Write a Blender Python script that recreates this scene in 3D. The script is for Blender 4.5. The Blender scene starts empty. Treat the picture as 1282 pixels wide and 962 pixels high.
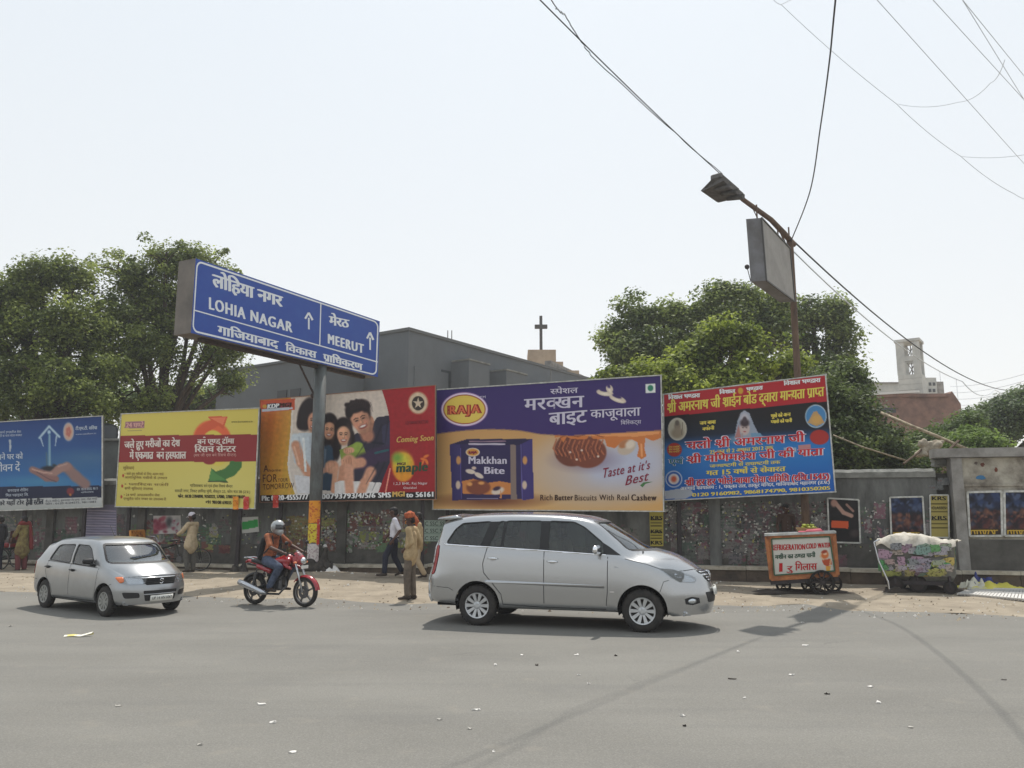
import bpy, bmesh, math, random, re
import numpy as np
from mathutils import Vector, Matrix, noise
from mathutils.bvhtree import BVHTree
random.seed(7); np.random.seed(7)
scene = bpy.context.scene
COL = scene.collection
PI = math.pi
# ---------------------------------------------------------------- camera
EYE = 1.9; FPX = 1000.0; PITCH = math.atan((638-481)/FPX)
cam = bpy.data.cameras.new('camera'); cam_ob = bpy.data.objects.new('camera', cam); COL.objects.link(cam_ob)
cam.sensor_width = 36.0; cam.lens = FPX/1282*36.0; cam.clip_start = 0.1; cam.clip_end = 4000
cam_ob.location = (0, 0, EYE); cam_ob.rotation_euler = (PI/2+PITCH, 0, 0)
scene.camera = cam_ob
# ---------------------------------------------------------------- sky and sun
SUN_EL, SUN_ROT = math.radians(64), math.radians(10)
w = bpy.data.worlds.new('World'); scene.world = w; w.use_nodes = True
nt = w.node_tree; nt.nodes.clear()
sky = nt.nodes.new('ShaderNodeTexSky'); sky.sky_type = 'NISHITA'; sky.sun_disc = False
sky.sun_elevation = SUN_EL; sky.sun_rotation = SUN_ROT; sky.air_density = 1.0; sky.dust_density = 3.0; sky.ozone_density = 1.0; sky.altitude = 200
milk = nt.nodes.new('ShaderNodeMixRGB'); milk.inputs[0].default_value = 0.78
# pale dusty summer haze over the blue, whitest low down
tcw = nt.nodes.new('ShaderNodeTexCoord'); sxyz = nt.nodes.new('ShaderNodeSeparateXYZ'); hz = nt.nodes.new('ShaderNodeMapRange'); hz.inputs[1].default_value = .0; hz.inputs[2].default_value = .75
hcol = nt.nodes.new('ShaderNodeMixRGB'); hcol.inputs[1].default_value = (10.4, 10.35, 9.95, 1); hcol.inputs[2].default_value = (8.9, 9.8, 10.5, 1)
nt.links.new(tcw.outputs['Generated'], sxyz.inputs[0]); nt.links.new(sxyz.outputs['Z'], hz.inputs[0]); nt.links.new(hz.outputs[0], hcol.inputs[0]); nt.links.new(hcol.outputs[0], milk.inputs[2])
bg = nt.nodes.new('ShaderNodeBackground'); bg.inputs[1].default_value = 0.1
wo = nt.nodes.new('ShaderNodeOutputWorld')
nt.links.new(sky.outputs[0], milk.inputs[1]); nt.links.new(milk.outputs[0], bg.inputs[0]); nt.links.new(bg.outputs[0], wo.inputs[0])
sl = bpy.data.lights.new('sun', 'SUN'); sl.energy = 4.0; sl.angle = math.radians(0.6); sl.color = (1.0, 0.95, 0.87)
so = bpy.data.objects.new('sun', sl); COL.objects.link(so)
sd = Vector((math.sin(SUN_ROT)*math.cos(SUN_EL), math.cos(SUN_ROT)*math.cos(SUN_EL), math.sin(SUN_EL)))
so.rotation_euler = sd.to_track_quat('Z', 'Y').to_euler(); so.location = sd*60
vs = scene.view_settings; vs.view_transform = 'Standard'; vs.look = 'None'; vs.exposure = 0.0; vs.gamma = 1.0
scene.cycles.use_denoising = True
scene.cycles.max_bounces = 8; scene.cycles.transparent_max_bounces = 12
# ---------------------------------------------------------------- measuring the photograph
_c, _s = math.cos(PITCH), math.sin(PITCH)
def ray(px, py):
    a = (px-641)/FPX; b = (481-py)/FPX
    y = _c-_s*b; z = _s+_c*b
    return (a/y, 1.0, z/y)
def at(px, py, Y):
    r = ray(px, py); return Vector((r[0]*Y, Y, EYE+r[2]*Y))
def ground(px, py, z=0.0):
    r = ray(px, py); Y = (z-EYE)/r[2]; return Vector((r[0]*Y, Y, z))
# ---------------------------------------------------------------- colour
def lin(c):
    c = np.asarray(c, float)/255.0
    return np.where(c <= 0.04045, c/12.92, ((c+0.055)/1.055)**2.4)
def rgb(r, g, b, k=1.0):
    v = lin((r, g, b))*k; return (float(v[0]), float(v[1]), float(v[2]), 1)
MATS = {}
def mat(name, col=(.5, .5, .5), rough=.6, metal=0.0, col2=None, scale=5.0, detail=6.0, lo=.35, hi=.65, bump=0.0, bscale=None,
        vcol=False, trans=0.0, alpha=1.0, coat=0.0, spec=.5, stretch=None, translucent=0.0, emit=None):
    if name in MATS: return MATS[name]
    m = bpy.data.materials.new(name); m.use_nodes = True; MATS[name] = m
    n = m.node_tree.nodes; L = m.node_tree.links; b = n['Principled BSDF']
    col = tuple(col)[:3]+(1,)
    b.inputs['Base Color'].default_value = col; b.inputs['Roughness'].default_value = rough; b.inputs['Metallic'].default_value = metal
    b.inputs['Specular IOR Level'].default_value = spec
    if coat: b.inputs['Coat Weight'].default_value = coat; b.inputs['Coat Roughness'].default_value = .06
    if trans: b.inputs['Transmission Weight'].default_value = trans
    tc = n.new('ShaderNodeTexCoord'); src = tc.outputs['Object']
    if stretch:
        mp = n.new('ShaderNodeMapping'); mp.inputs['Scale'].default_value = stretch; L.new(src, mp.inputs['Vector']); src = mp.outputs[0]
    colsock = None
    if vcol:
        a = n.new('ShaderNodeAttribute'); a.attribute_name = 'Col'; colsock = a.outputs['Color']
    if col2 is not None:
        t = n.new('ShaderNodeTexNoise'); t.inputs['Scale'].default_value = scale; t.inputs['Detail'].default_value = detail; t.inputs['Roughness'].default_value = .65
        L.new(src, t.inputs['Vector'])
        r = n.new('ShaderNodeMapRange'); r.inputs[1].default_value = lo; r.inputs[2].default_value = hi; L.new(t.outputs[0], r.inputs[0])
        mx = n.new('ShaderNodeMixRGB'); L.new(r.outputs[0], mx.inputs[0]); mx.inputs[2].default_value = tuple(col2)[:3]+(1,)
        if colsock is not None:
            L.new(colsock, mx.inputs[1])
        else: mx.inputs[1].default_value = col
        colsock = mx.outputs[0]
    if colsock is not None: L.new(colsock, b.inputs['Base Color'])
    if bump:
        t2 = n.new('ShaderNodeTexNoise'); t2.inputs['Scale'].default_value = bscale or scale*4; t2.inputs['Detail'].default_value = 8
        L.new(src, t2.inputs['Vector']); bp = n.new('ShaderNodeBump'); bp.inputs['Strength'].default_value = bump; bp.inputs['Distance'].default_value = .02
        L.new(t2.outputs[0], bp.inputs['Height']); L.new(bp.outputs[0], b.inputs['Normal'])
    if translucent:
        o = n['Material Output']; tr = n.new('ShaderNodeBsdfTranslucent'); ad = n.new('ShaderNodeMixShader'); ad.inputs[0].default_value = translucent
        if colsock is not None: L.new(colsock, tr.inputs[0])
        else: tr.inputs[0].default_value = col
        L.new(b.outputs[0], ad.inputs[1]); L.new(tr.outputs[0], ad.inputs[2]); L.new(ad.outputs[0], o.inputs[0])
    if alpha < 1: b.inputs['Alpha'].default_value = alpha
    return m
def glassmat(name, tint, clear=.6, rough=.05, refl=.07):
    if name in MATS: return MATS[name]
    m = bpy.data.materials.new(name); m.use_nodes = True; MATS[name] = m
    n = m.node_tree.nodes; L = m.node_tree.links; n.clear()
    o = n.new('ShaderNodeOutputMaterial'); g = n.new('ShaderNodeBsdfGlossy'); g.inputs['Roughness'].default_value = rough; g.inputs[0].default_value = (.95, .97, 1, 1)
    t = n.new('ShaderNodeBsdfTransparent'); t.inputs[0].default_value = tint
    d = n.new('ShaderNodeBsdfDiffuse'); d.inputs[0].default_value = (.25, .26, .25, 1)
    lw = n.new('ShaderNodeLayerWeight'); pw = n.new('ShaderNodeMath'); pw.operation = 'POWER'; pw.inputs[1].default_value = 4.0; L.new(lw.outputs['Facing'], pw.inputs[0])
    f = n.new('ShaderNodeMapRange'); f.inputs[3].default_value = refl; f.inputs[4].default_value = .9; L.new(pw.outputs[0], f.inputs[0])
    m1 = n.new('ShaderNodeMixShader'); m1.inputs[0].default_value = 1-clear
    L.new(t.outputs[0], m1.inputs[1]); L.new(d.outputs[0], m1.inputs[2])
    m2 = n.new('ShaderNodeMixShader'); L.new(f.outputs[0], m2.inputs[0]); L.new(m1.outputs[0], m2.inputs[1]); L.new(g.outputs[0], m2.inputs[2]); L.new(m2.outputs[0], o.inputs[0])
    return m
# ---------------------------------------------------------------- mesh collecting
class MB:
    def __init__(s, M=None): s.v = []; s.f = []; s.mi = []; s.M = M; s.cur = 0
    def add(s, vs, fs, mi=None):
        o = len(s.v)
        if s.M is not None: vs = [tuple(s.M @ Vector(v)) for v in vs]
        s.v += [tuple(v) for v in vs]; s.f += [tuple(i+o for i in f) for f in fs]; s.mi += [s.cur if mi is None else mi]*len(fs); return s
    def box(s, c, d, rz=0, R=None, bev=0):
        x, y, z = d[0]/2, d[1]/2, d[2]/2
        if bev:
            b = bev; V = []
            for (zz, k) in ((-z, b), (-z+b, 0), (z-b, 0), (z, b)):
                for sx, sy in ((-1, -1), (1, -1), (1, 1), (-1, 1)):
                    V += [(sx*(x-k-b*(1 if True else 0)), sy*(y-k), zz), (sx*(x-k), sy*(y-k-b), zz)] if sx*sy < 0 else [(sx*(x-k), sy*(y-k-b), zz), (sx*(x-k-b), sy*(y-k), zz)]
            F = [tuple(reversed(range(8))), tuple(range(24, 32))]
            for r in range(3):
                for i in range(8): F.append((r*8+i, r*8+(i+1) % 8, r*8+8+(i+1) % 8, r*8+8+i))
        else:
            V = [(-x, -y, -z), (x, -y, -z), (x, y, -z), (-x, y, -z), (-x, -y, z), (x, -y, z), (x, y, z), (-x, y, z)]
            F = [(0, 3, 2, 1), (4, 5, 6, 7), (0, 1, 5, 4), (1, 2, 6, 5), (2, 3, 7, 6), (3, 0, 4, 7)]
        Rm = R if R is not None else Matrix.Rotation(rz, 3, 'Z')
        return s.add([tuple(Rm @ Vector(v)+Vector(c)) for v in V], F)
    def beam(s, p, q, wd, ht, up=(0, 0, 1)):
        p, q = Vector(p), Vector(q); d = (q-p); L = d.length; d.normalize(); up = Vector(up)
        if abs(d.dot(up)) > .98: up = Vector((0, 1, 0))
        a = d.cross(up).normalized(); b = a.cross(d)
        R = Matrix((d, a, b)).transposed(); return s.box((p+q)/2, (L, wd, ht), R=R)
    def tube(s, pts, r, n=8, cap=True):
        pts = [Vector(p) for p in pts]; k = len(pts); rs = r if isinstance(r, (list, tuple)) else [r]*k
        V = []; F = []; prev = None
        for i, p in enumerate(pts):
            d = (pts[min(i+1, k-1)]-pts[max(i-1, 0)])
            if d.length < 1e-9: d = Vector((0, 0, 1))
            d.normalize()
            if prev is None:
                a = d.orthogonal().normalized()
            else:
                a = prev-d*prev.dot(d)
                a = a.normalized() if a.length > 1e-6 else d.orthogonal().normalized()
            prev = a; b = d.cross(a)
            for j in range(n):
                t = 2*PI*j/n; V.append(p+(a*math.cos(t)+b*math.sin(t))*rs[i])
        for i in range(k-1):
            for j in range(n): F.append((i*n+j, i*n+(j+1) % n, (i+1)*n+(j+1) % n, (i+1)*n+j))
        if cap: F += [tuple(reversed(range(n))), tuple(range((k-1)*n, k*n))]
        return s.add(V, F)
    def lathe(s, prof, n=24, c=(0, 0, 0), axis='Z', arc=None):
        V = []; F = []; k = len(prof)
        for j in range(n):
            t = 2*PI*j/n
            for (r, h) in prof:
                if axis == 'Z': V.append((c[0]+r*math.cos(t), c[1]+r*math.sin(t), c[2]+h))
                elif axis == 'Y': V.append((c[0]+r*math.cos(t), c[1]+h, c[2]+r*math.sin(t)))
                else: V.append((c[0]+h, c[1]+r*math.cos(t), c[2]+r*math.sin(t)))
        for j in range(n):
            for i in range(k-1):
                a = j*k+i; b = ((j+1) % n)*k+i; F.append((a, b, b+1, a+1))
        return s.add(V, F)
    def ball(s, c, r, n=10, m=6, R=None):
        r = r if isinstance(r, (list, tuple)) else (r, r, r); V = []; F = []
        for i in range(m+1):
            ph = PI*i/m
            for j in range(n):
                th = 2*PI*j/n; p = Vector((r[0]*math.sin(ph)*math.cos(th), r[1]*math.sin(ph)*math.sin(th), r[2]*math.cos(ph)))
                if R is not None: p = R @ p
                V.append(p+Vector(c))
        for i in range(m):
            for j in range(n): F.append((i*n+j, (i+1)*n+j, (i+1)*n+(j+1) % n, i*n+(j+1) % n))
        return s.add(V, F)
    def prism(s, poly, fn, t0, t1):
        n = len(poly); V = [fn(a, b, t0) for a, b in poly]+[fn(a, b, t1) for a, b in poly]
        F = [tuple(reversed(range(n))), tuple(range(n, 2*n))]+[(i, (i+1) % n, n+(i+1) % n, n+i) for i in range(n)]
        return s.add(V, F)
ORIG = {}
def link(name, me, parent=None, kind=None):
    o = bpy.data.objects.new(name, me); COL.objects.link(o)
    if parent is not None: o.parent = parent
    if kind: o['kind'] = kind
    return o
def tomesh(name, V, F, m=None, smooth=False, mi=None, fix=False):
    me = bpy.data.meshes.new(name); me.from_pydata([tuple(v) for v in V], [], F)
    for x in (m if isinstance(m, (list, tuple)) else [m]) if m else []: me.materials.append(x)
    if mi and any(mi): me.polygons.foreach_set('material_index', mi)
    if fix:
        bm = bmesh.new(); bm.from_mesh(me); bmesh.ops.remove_doubles(bm, verts=bm.verts, dist=1e-5); bmesh.ops.recalc_face_normals(bm, faces=bm.faces); bm.to_mesh(me); bm.free()
    if smooth: me.polygons.foreach_set('use_smooth', [True]*len(me.polygons))
    me.update(); return me
def part(name, mb, m, parent=None, world=False, smooth=False, kind=None, fix=False):
    V = mb.v
    if world and parent is not None:
        off = ORIG.get(parent.name, Vector((0, 0, 0))); V = [(v[0]-off.x, v[1]-off.y, v[2]-off.z) for v in V]
    if 'lettering' in name and not kind: kind = 'stuff'
    o = link(name, tomesh(name, V, mb.f, m, smooth, mb.mi, fix), parent, kind)
    if world and parent is not None: ORIG[o.name] = ORIG.get(parent.name, Vector((0, 0, 0)))
    return o
def thing(name, label, cat, loc=(0, 0, 0), rz=0.0, group=None):
    o = bpy.data.objects.new(name, None); COL.objects.link(o); o.location = loc; o.rotation_euler = (0, 0, rz)
    o.empty_display_size = .2; o['label'] = label; o['category'] = cat
    if group: o['group'] = group
    ORIG[o.name] = Vector(loc); return o
def tag(o, label, cat, group=None):
    o['label'] = label; o['category'] = cat
    if group: o['group'] = group
    return o
def solo(name, mb, m, label, cat, group=None, smooth=False, loc=None):
    """a thing that is one mesh; its origin goes to its base"""
    a = np.array(mb.v); c = Vector(((a[:, 0].min()+a[:, 0].max())/2, (a[:, 1].min()+a[:, 1].max())/2, a[:, 2].min()))
    o = link(name, tomesh(name, a-np.array(c), mb.f, m, smooth, mb.mi)); o.location = c
    return tag(o, label, cat, group)
def struct(name, mb, m, smooth=False):
    o = link(name, tomesh(name, mb.v, mb.f, m, smooth, mb.mi)); o['kind'] = 'structure'; ORIG[o.name] = Vector((0, 0, 0)); return o
def copy_tree(o, parent=None):
    c = o.copy(); COL.objects.link(c)
    if parent is not None: c.parent = parent
    for ch in list(o.children): copy_tree(ch, c)
    return c
# ---------------------------------------------------------------- remeshed bodies: tapered capsules merged into one skin
def blob(prims, voxel=.012, smooth=4, factor=.5):
    """prims: (p0,p1,r0,r1[,flat]) tapered capsules; flat=(axis vector, factor) squashes the round section"""
    mb = MB()
    for pr in prims:
        p0, p1, r0, r1 = Vector(pr[0]), Vector(pr[1]), pr[2], pr[3]; flat = pr[4] if len(pr) > 4 else None
        d = p1-p0; L = max(d.length, 1e-5); d = d/L if d.length > 1e-6 else Vector((0, 0, 1)); a = d.orthogonal().normalized()
        if flat:
            a = Vector(flat[0]); a = (a-d*a.dot(d)).normalized()
        b = d.cross(a); n = 14; ring = []
        for t in (1, .8, .5, .2): ring.append((-r0*math.sin(t*PI/2), r0*math.cos(t*PI/2)))
        ring += [(0, r0), (L, r1)]
        for t in (.2, .5, .8, 1): ring.append((L+r1*math.sin(t*PI/2), r1*math.cos(t*PI/2)))
        k = flat[1] if flat else 1; V = []; F = []
        for (h, r) in ring:
            r = max(r, 1e-4)
            for j in range(n):
                th = 2*PI*j/n; V.append(p0+d*h+a*(r*k*math.cos(th))+b*(r*math.sin(th)))
        m = len(ring)
        for i in range(m-1):
            for j in range(n): F.append((i*n+j, i*n+(j+1) % n, (i+1)*n+(j+1) % n, (i+1)*n+j))
        F += [tuple(reversed(range(n))), tuple(range((m-1)*n, m*n))]; mb.add(V, F)
    me = tomesh('tmp', mb.v, mb.f); o = bpy.data.objects.new('tmp', me); COL.objects.link(o)
    md = o.modifiers.new('r', 'REMESH'); md.mode = 'VOXEL'; md.voxel_size = voxel; md.use_smooth_shade = True
    if smooth:
        ms = o.modifiers.new('s', 'SMOOTH'); ms.iterations = smooth; ms.factor = factor
    dg = bpy.context.evaluated_depsgraph_get(); ev = o.evaluated_get(dg); out = bpy.data.meshes.new_from_object(ev)
    bpy.data.objects.remove(o); bpy.data.meshes.remove(me)
    out.polygons.foreach_set('use_smooth', [True]*len(out.polygons)); return out
def blobpart(name, prims, m, parent, **k):
    me = blob(prims, **k); me.name = name; me.materials.clear(); me.materials.append(m); return link(name, me, parent)
# ---------------------------------------------------------------- lettering
_GC = {}
def _textmesh(body, bold):
    cu = bpy.data.curves.new('t', 'FONT'); cu.body = body; cu.resolution_u = 3; cu.offset = bold; cu.size = 1.0
    o = bpy.data.objects.new('t', cu); COL.objects.link(o); bpy.context.view_layer.update()
    me = o.to_mesh(); V = [(v.co.x, v.co.y) for v in me.vertices]; F = [tuple(p.vertices) for p in me.polygons]; o.to_mesh_clear()
    bpy.data.objects.remove(o); bpy.data.curves.remove(cu); return V, F
_ref = {}
def glyph(ch, bold=0.0):
    key = (ch, bold)
    if key in _GC: return _GC[key]
    if bold not in _ref: _ref[bold] = max(v[0] for v in _textmesh('   |', bold)[0])
    adv = max(v[0] for v in _textmesh(ch+'   |', bold)[0])-_ref[bold]
    V, F = _textmesh(ch, bold) if ch.strip() else ([], [])
    _GC[key] = (V, F, adv); return _GC[key]
def _cut(V, F, x):
    bm = bmesh.new(); vs = [bm.verts.new((a, b, 0)) for a, b in V]
    for f in F:
        try: bm.faces.new([vs[i] for i in f])
        except ValueError: pass
    bmesh.ops.bisect_plane(bm, geom=bm.verts[:]+bm.edges[:]+bm.faces[:], plane_co=(x, 0, 0), plane_no=(1, 0, 0), clear_outer=True)
    bm.verts.index_update(); out = ([(v.co.x, v.co.y) for v in bm.verts], [tuple(v.index for v in f.verts) for f in bm.faces]); bm.free(); return out
def layout(s, bold=0.0, track=0.0):
    """glyphs side by side; '~' makes the letter before it a half form, '^' puts a reph over it, '`' a rakar under it"""
    V = []; F = []; x = 0.0; last = 0.0; i = 0; s = s.replace('्~', '~'); s = re.sub('र्(.)', r'\1^', s); s = s.replace('्र', '`'); s = re.sub('([खगघचजझणतथधनपबभमयलवशषस])्', r'\1~', s)
    while i < len(s):
        ch = s[i]; nxt = s[i+1] if i+1 < len(s) else ''
        if ch == '^':
            c = [(last-.30, .80), (last-.27, .90), (last-.18, .93), (last-.10, .87), (last-.12, .80)]
            _stroke(V, F, c, .06)
        elif ch == '`':
            _stroke(V, F, [(last-.17, .16), (last-.38, -.02)], .065)
        else:
            gv, gf, ad = glyph(ch, bold)
            if nxt == '~':
                gv, gf = _cut(gv, gf, ad-.155); ad = ad-.17; i += 1
            o = len(V); V += [(a+x, b) for a, b in gv]; F += [tuple(k+o for k in f) for f in gf]; x += ad+track; last = x
        i += 1
    return V, F, x
def _stroke(V, F, pts, w):
    for (a, b) in zip(pts, pts[1:]):
        d = Vector((b[0]-a[0], b[1]-a[1])); n = Vector((-d.y, d.x)).normalized()*w/2; o = len(V)
        V += [(a[0]+n.x, a[1]+n.y), (a[0]-n.x, a[1]-n.y), (b[0]-n.x, b[1]-n.y), (b[0]+n.x, b[1]+n.y)]; F.append((o, o+1, o+2, o+3))
def text_on(mb, s, fn, bold=0.0, fit=None, h=1.0, shear=0.0, track=0.0):
    """fn(u,v) -> 3D; text runs u in 0..1 over its whole width, v in units of h"""
    V, F, x = layout(s, bold, track)
    if not V: return
    xs = [a for a, b in V]; x0, x1 = min(xs), max(xs)
    pts = [fn((a+shear*b-x0)/(x1-x0), b/h) for a, b in V]; mb.add(pts, F)
# ---------------------------------------------------------------- printed boards standing in the street
class Board:
    """a flat board on a vertical plane through two ground points; art is measured on the photograph and lies on that plane"""
    def __init__(s, TL, TR, BR, BL, YL, YR, view=(0, 0, 1)):
        s.c = (TL, TR, BR, BL); a = at(*BL, YL); b = at(*BR, YR); s.P = Vector((a.x, a.y)); s.Q = Vector((b.x, b.y))
        d = (s.Q-s.P).normalized(); s.d = Vector((d.x, d.y, 0)); s.n = Vector((d.y, -d.x, 0)); s.view = view     # n faces the street
    def p(s, px, py, off=0.0):
        r = ray(px, py); n = s.n; k = (n.x*s.P.x+n.y*s.P.y+off)/(n.x*r[0]+n.y); return Vector((r[0]*k, k, EYE+r[2]*k))
    def z(s, x, y, off=0.0):
        v = s.view; return s.p(v[0]+x*v[2], v[1]+y*v[2], off)
    def bil(s, u, v):
        TL, TR, BR, BL = s.c; t = (TL[0]*(1-u)+TR[0]*u, TL[1]*(1-u)+TR[1]*u); b = (BL[0]*(1-u)+BR[0]*u, BL[1]*(1-u)+BR[1]*u)
        return t[0]*(1-v)+b[0]*v, t[1]*(1-v)+b[1]*v
    def text(s, mb, txt, A, B, hA, hB=None, off=.014, bold=0.0, h=.62, shear=0.0, track=0.0, fat=0.0):
        """baseline A->B in view units, letter heights hA, hB in the same units"""
        hB = hA if hB is None else hB
        def fn(u, v, dx=0, do=0):
            x = A[0]*(1-u)+B[0]*u; y = A[1]*(1-u)+B[1]*u; hh = hA*(1-u)+hB*u; return s.z(x+dx, y-hh*v, off+do)
        text_on(mb, txt, fn, bold, None, h, shear, track)
        if fat:
            text_on(mb, txt, lambda u, v: fn(u, v, fat, .0007), bold, None, h, shear, track)
            text_on(mb, txt, lambda u, v: fn(u, v, -fat, .0014), bold, None, h, shear, track)
    def poly(s, mb, pts, off=.008):
        o = [s.z(x, y, off) for x, y in pts]; mb.add(o, [tuple(reversed(range(len(o))))])
    def ring(s, mb, cx, cy, rx, ry, w, off=.008, n=28, a0=0, a1=2*PI):
        V = []; F = []; full = abs(a1-a0-2*PI) < 1e-6; m = n if full else n+1
        for i in range(m):
            t = a0+(a1-a0)*i/n; V += [s.z(cx+rx*math.cos(t), cy+ry*math.sin(t), off), s.z(cx+(rx-w)*math.cos(t), cy+(ry-w)*math.sin(t), off)]
        for i in range(n): j = (i+1) % m; F.append((2*i, 2*i+1, 2*j+1, 2*j))
        mb.add(V, F)
    def disc(s, mb, cx, cy, rx, ry, off=.008, n=24, rot=0):
        s.poly(mb, [(cx+rx*math.cos(t)*math.cos(rot)-ry*math.sin(t)*math.sin(rot), cy+rx*math.cos(t)*math.sin(rot)+ry*math.sin(t)*math.cos(rot)) for t in [2*PI*i/n for i in range(n)]], off)
    def line(s, mb, pts, w, off=.008):
        for a, b in zip(pts, pts[1:]):
            d = Vector((b[0]-a[0], b[1]-a[1])); n = Vector((-d.y, d.x)).normalized()*w/2
            s.poly(mb, [(a[0]+n.x, a[1]+n.y), (b[0]+n.x, b[1]+n.y), (b[0]-n.x, b[1]-n.y), (a[0]-n.x, a[1]-n.y)], off)
class Art:
    """a small painter: flat print worked out per vertex of a grid"""
    def __init__(s, px, py, base): s.x = px; s.y = py; s.c = np.tile(np.array(base, float), (len(px), 1))
    def mix(s, a, c): a = np.clip(a, 0, 1)[:, None]; s.c = s.c*(1-a)+np.array(c, float)*a
    def ell(s, cx, cy, rx, ry, c, rot=0, soft=.12, op=1):
        dx, dy = s.x-cx, s.y-cy; u = (dx*math.cos(rot)+dy*math.sin(rot))/rx; v = (-dx*math.sin(rot)+dy*math.cos(rot))/ry
        d = np.sqrt(u*u+v*v); s.mix((1+soft-d)/(2*soft)*op, c)
    def poly(s, P, c, op=1):
        ins = np.zeros(len(s.x), bool); n = len(P)
        for i in range(n):
            (x0, y0), (x1, y1) = P[i], P[(i+1) % n]
            if y0 == y1: continue
            k = ((y0 > s.y) != (y1 > s.y)) & (s.x < (x1-x0)*(s.y-y0)/(y1-y0)+x0); ins ^= k
        s.mix(ins*op, c)
    def line(s, P, w, c, op=1, w2=None, soft=.25):
        for i, (a, b) in enumerate(zip(P, P[1:])):
            dx, dy = b[0]-a[0], b[1]-a[1]; L = dx*dx+dy*dy+1e-9; t = np.clip(((s.x-a[0])*dx+(s.y-a[1])*dy)/L, 0, 1)
            d = np.hypot(s.x-a[0]-t*dx, s.y-a[1]-t*dy); ww = w/2 if w2 is None else (w+(w2-w)*t)/2
            s.mix((1+soft-d/ww)/(2*soft)*op, c)
    def gy(s, y0, y1, c0, c1, where=None):
        t = np.clip((s.y-y0)/(y1-y0), 0, 1)[:, None]; g = np.array(c0, float)*(1-t)+np.array(c1, float)*t
        w = (np.ones(len(s.x)) if where is None else where)[:, None]; s.c = s.c*(1-w)+g*w
ARTK = 1.0
def art_sheet(board, name, paint, parent, base, nx, ny, m, off=.004):
    V = []; PX = []; PY = []
    x0, y0, k = board.view
    for j in range(ny+1):
        for i in range(nx+1):
            a, b = board.bil(i/nx, j/ny); V.append(board.p(a, b, off)); PX.append((a-x0)/k); PY.append((b-y0)/k)
    A = Art(np.array(PX), np.array(PY), base); paint(A)
    F = [(j*(nx+1)+i, (j+1)*(nx+1)+i, (j+1)*(nx+1)+i+1, j*(nx+1)+i+1) for j in range(ny) for i in range(nx)]
    orig = ORIG.get(parent.name, Vector((0, 0, 0))); me = tomesh(name, [v-orig for v in V], F, m)
    at_ = me.color_attributes.new('Col', 'FLOAT_COLOR', 'POINT'); c = np.ones((len(V), 4)); c[:, :3] = lin(np.clip(A.c, 0, 255))*ARTK
    at_.data.foreach_set('color', c.ravel().astype(np.float32)); return link(name, me, parent)
M_PRINT = mat('vinyl print', vcol=True, rough=.5, spec=.3, bump=.35, bscale=1.6)
def ink(name, r, g, b): return mat('ink '+name, rgb(r, g, b, ARTK), rough=.55, spec=.25)
W_INK = ink('white', 232, 232, 232); K_INK = ink('black', 22, 20, 24); Y_INK = ink('yellow', 240, 215, 60); R_INK = ink('red', 196, 34, 40)
M_STEEL = mat('rusty angle iron', rgb(70, 55, 48), rough=.8, col2=rgb(48, 38, 36), scale=9, bump=.3)
M_DARKST = mat('dark painted steel', rgb(58, 50, 52), rough=.7, col2=rgb(38, 34, 36), scale=7)
M_TRIM = mat('faded white trim', rgb(205, 205, 200), rough=.7, col2=rgb(160, 158, 150), scale=8)
M_BACK = mat('board backing', rgb(90, 90, 88), rough=.8, col2=rgb(70, 68, 66), scale=6)
def board_thing(B, name, label, cat, paint, base, nx, ny, trim=M_TRIM, legs=(), thick=.10, group=None, fr=.03, legm=M_DARKST, legr=.05):
    TL, TR, BR, BL = B.c; mid = (B.P+B.Q)/2; t = thing(name, label, cat, (mid.x, mid.y, 0), 0, group)
    mb = MB(); fr3 = [B.p(*q, 0) for q in (BL, BR, TR, TL)]; bk = [v-B.n*thick for v in fr3]
    mb.add(fr3+bk, [(0, 1, 2, 3), (7, 6, 5, 4), (0, 4, 5, 1), (1, 5, 6, 2), (2, 6, 7, 3), (3, 7, 4, 0)]); part('panel', mb, M_BACK, t, True)
    art_sheet(B, 'printed_sheet', paint, t, base, nx, ny, M_PRINT)
    for (a, b) in ((TL, TR), (BL, BR), (TL, BL), (TR, BR)):
        mb = MB(); p, q = B.p(*a, .008), B.p(*b, .008); e = (q-p).normalized()*.012; vert = abs((q-p).z) > abs((q-p).x)
        mb.beam(p+(e if vert else -e*2), q-(e if vert else -e*2), fr, fr+(.0 if vert else .004), up=B.n); part('frame_rail', mb, trim, t, True)
    for lg in legs:
        px, pyt = lg[0], lg[1]; top = B.p(px, pyt, -thick-.06); bx = B.p(lg[2] if len(lg) > 2 else px, 660, -thick-.06); mb = MB()
        g = Vector((bx.x, bx.y, -.1)); g.x = top.x+(bx.x-top.x)*1.3
        top2 = top+Vector((0, 0, 2.2)); mb.beam(g, top2, legr*2, legr*2, up=(0, 1, 0)); part('post', mb, legm, t, True)
    return t
# ================================================================ THE SETTING
def kerbY(X): return 22.6-.275*X
def kerb_h(X): return .2+.22*min(1, max(0, (X+9)/12))
# ground: one sheet to the horizon, dry earth
M_EARTH = mat('dry pale earth', rgb(176, 158, 132), rough=.95, col2=rgb(140, 124, 104), scale=1.3, detail=9, bump=.6, bscale=14)
mb = MB(); mb.add([(-900, -300, -.03), (900, -300, -.03), (900, 1500, -.03), (-900, 1500, -.03)], [(0, 1, 2, 3)]); struct('ground', mb, M_EARTH)
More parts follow.
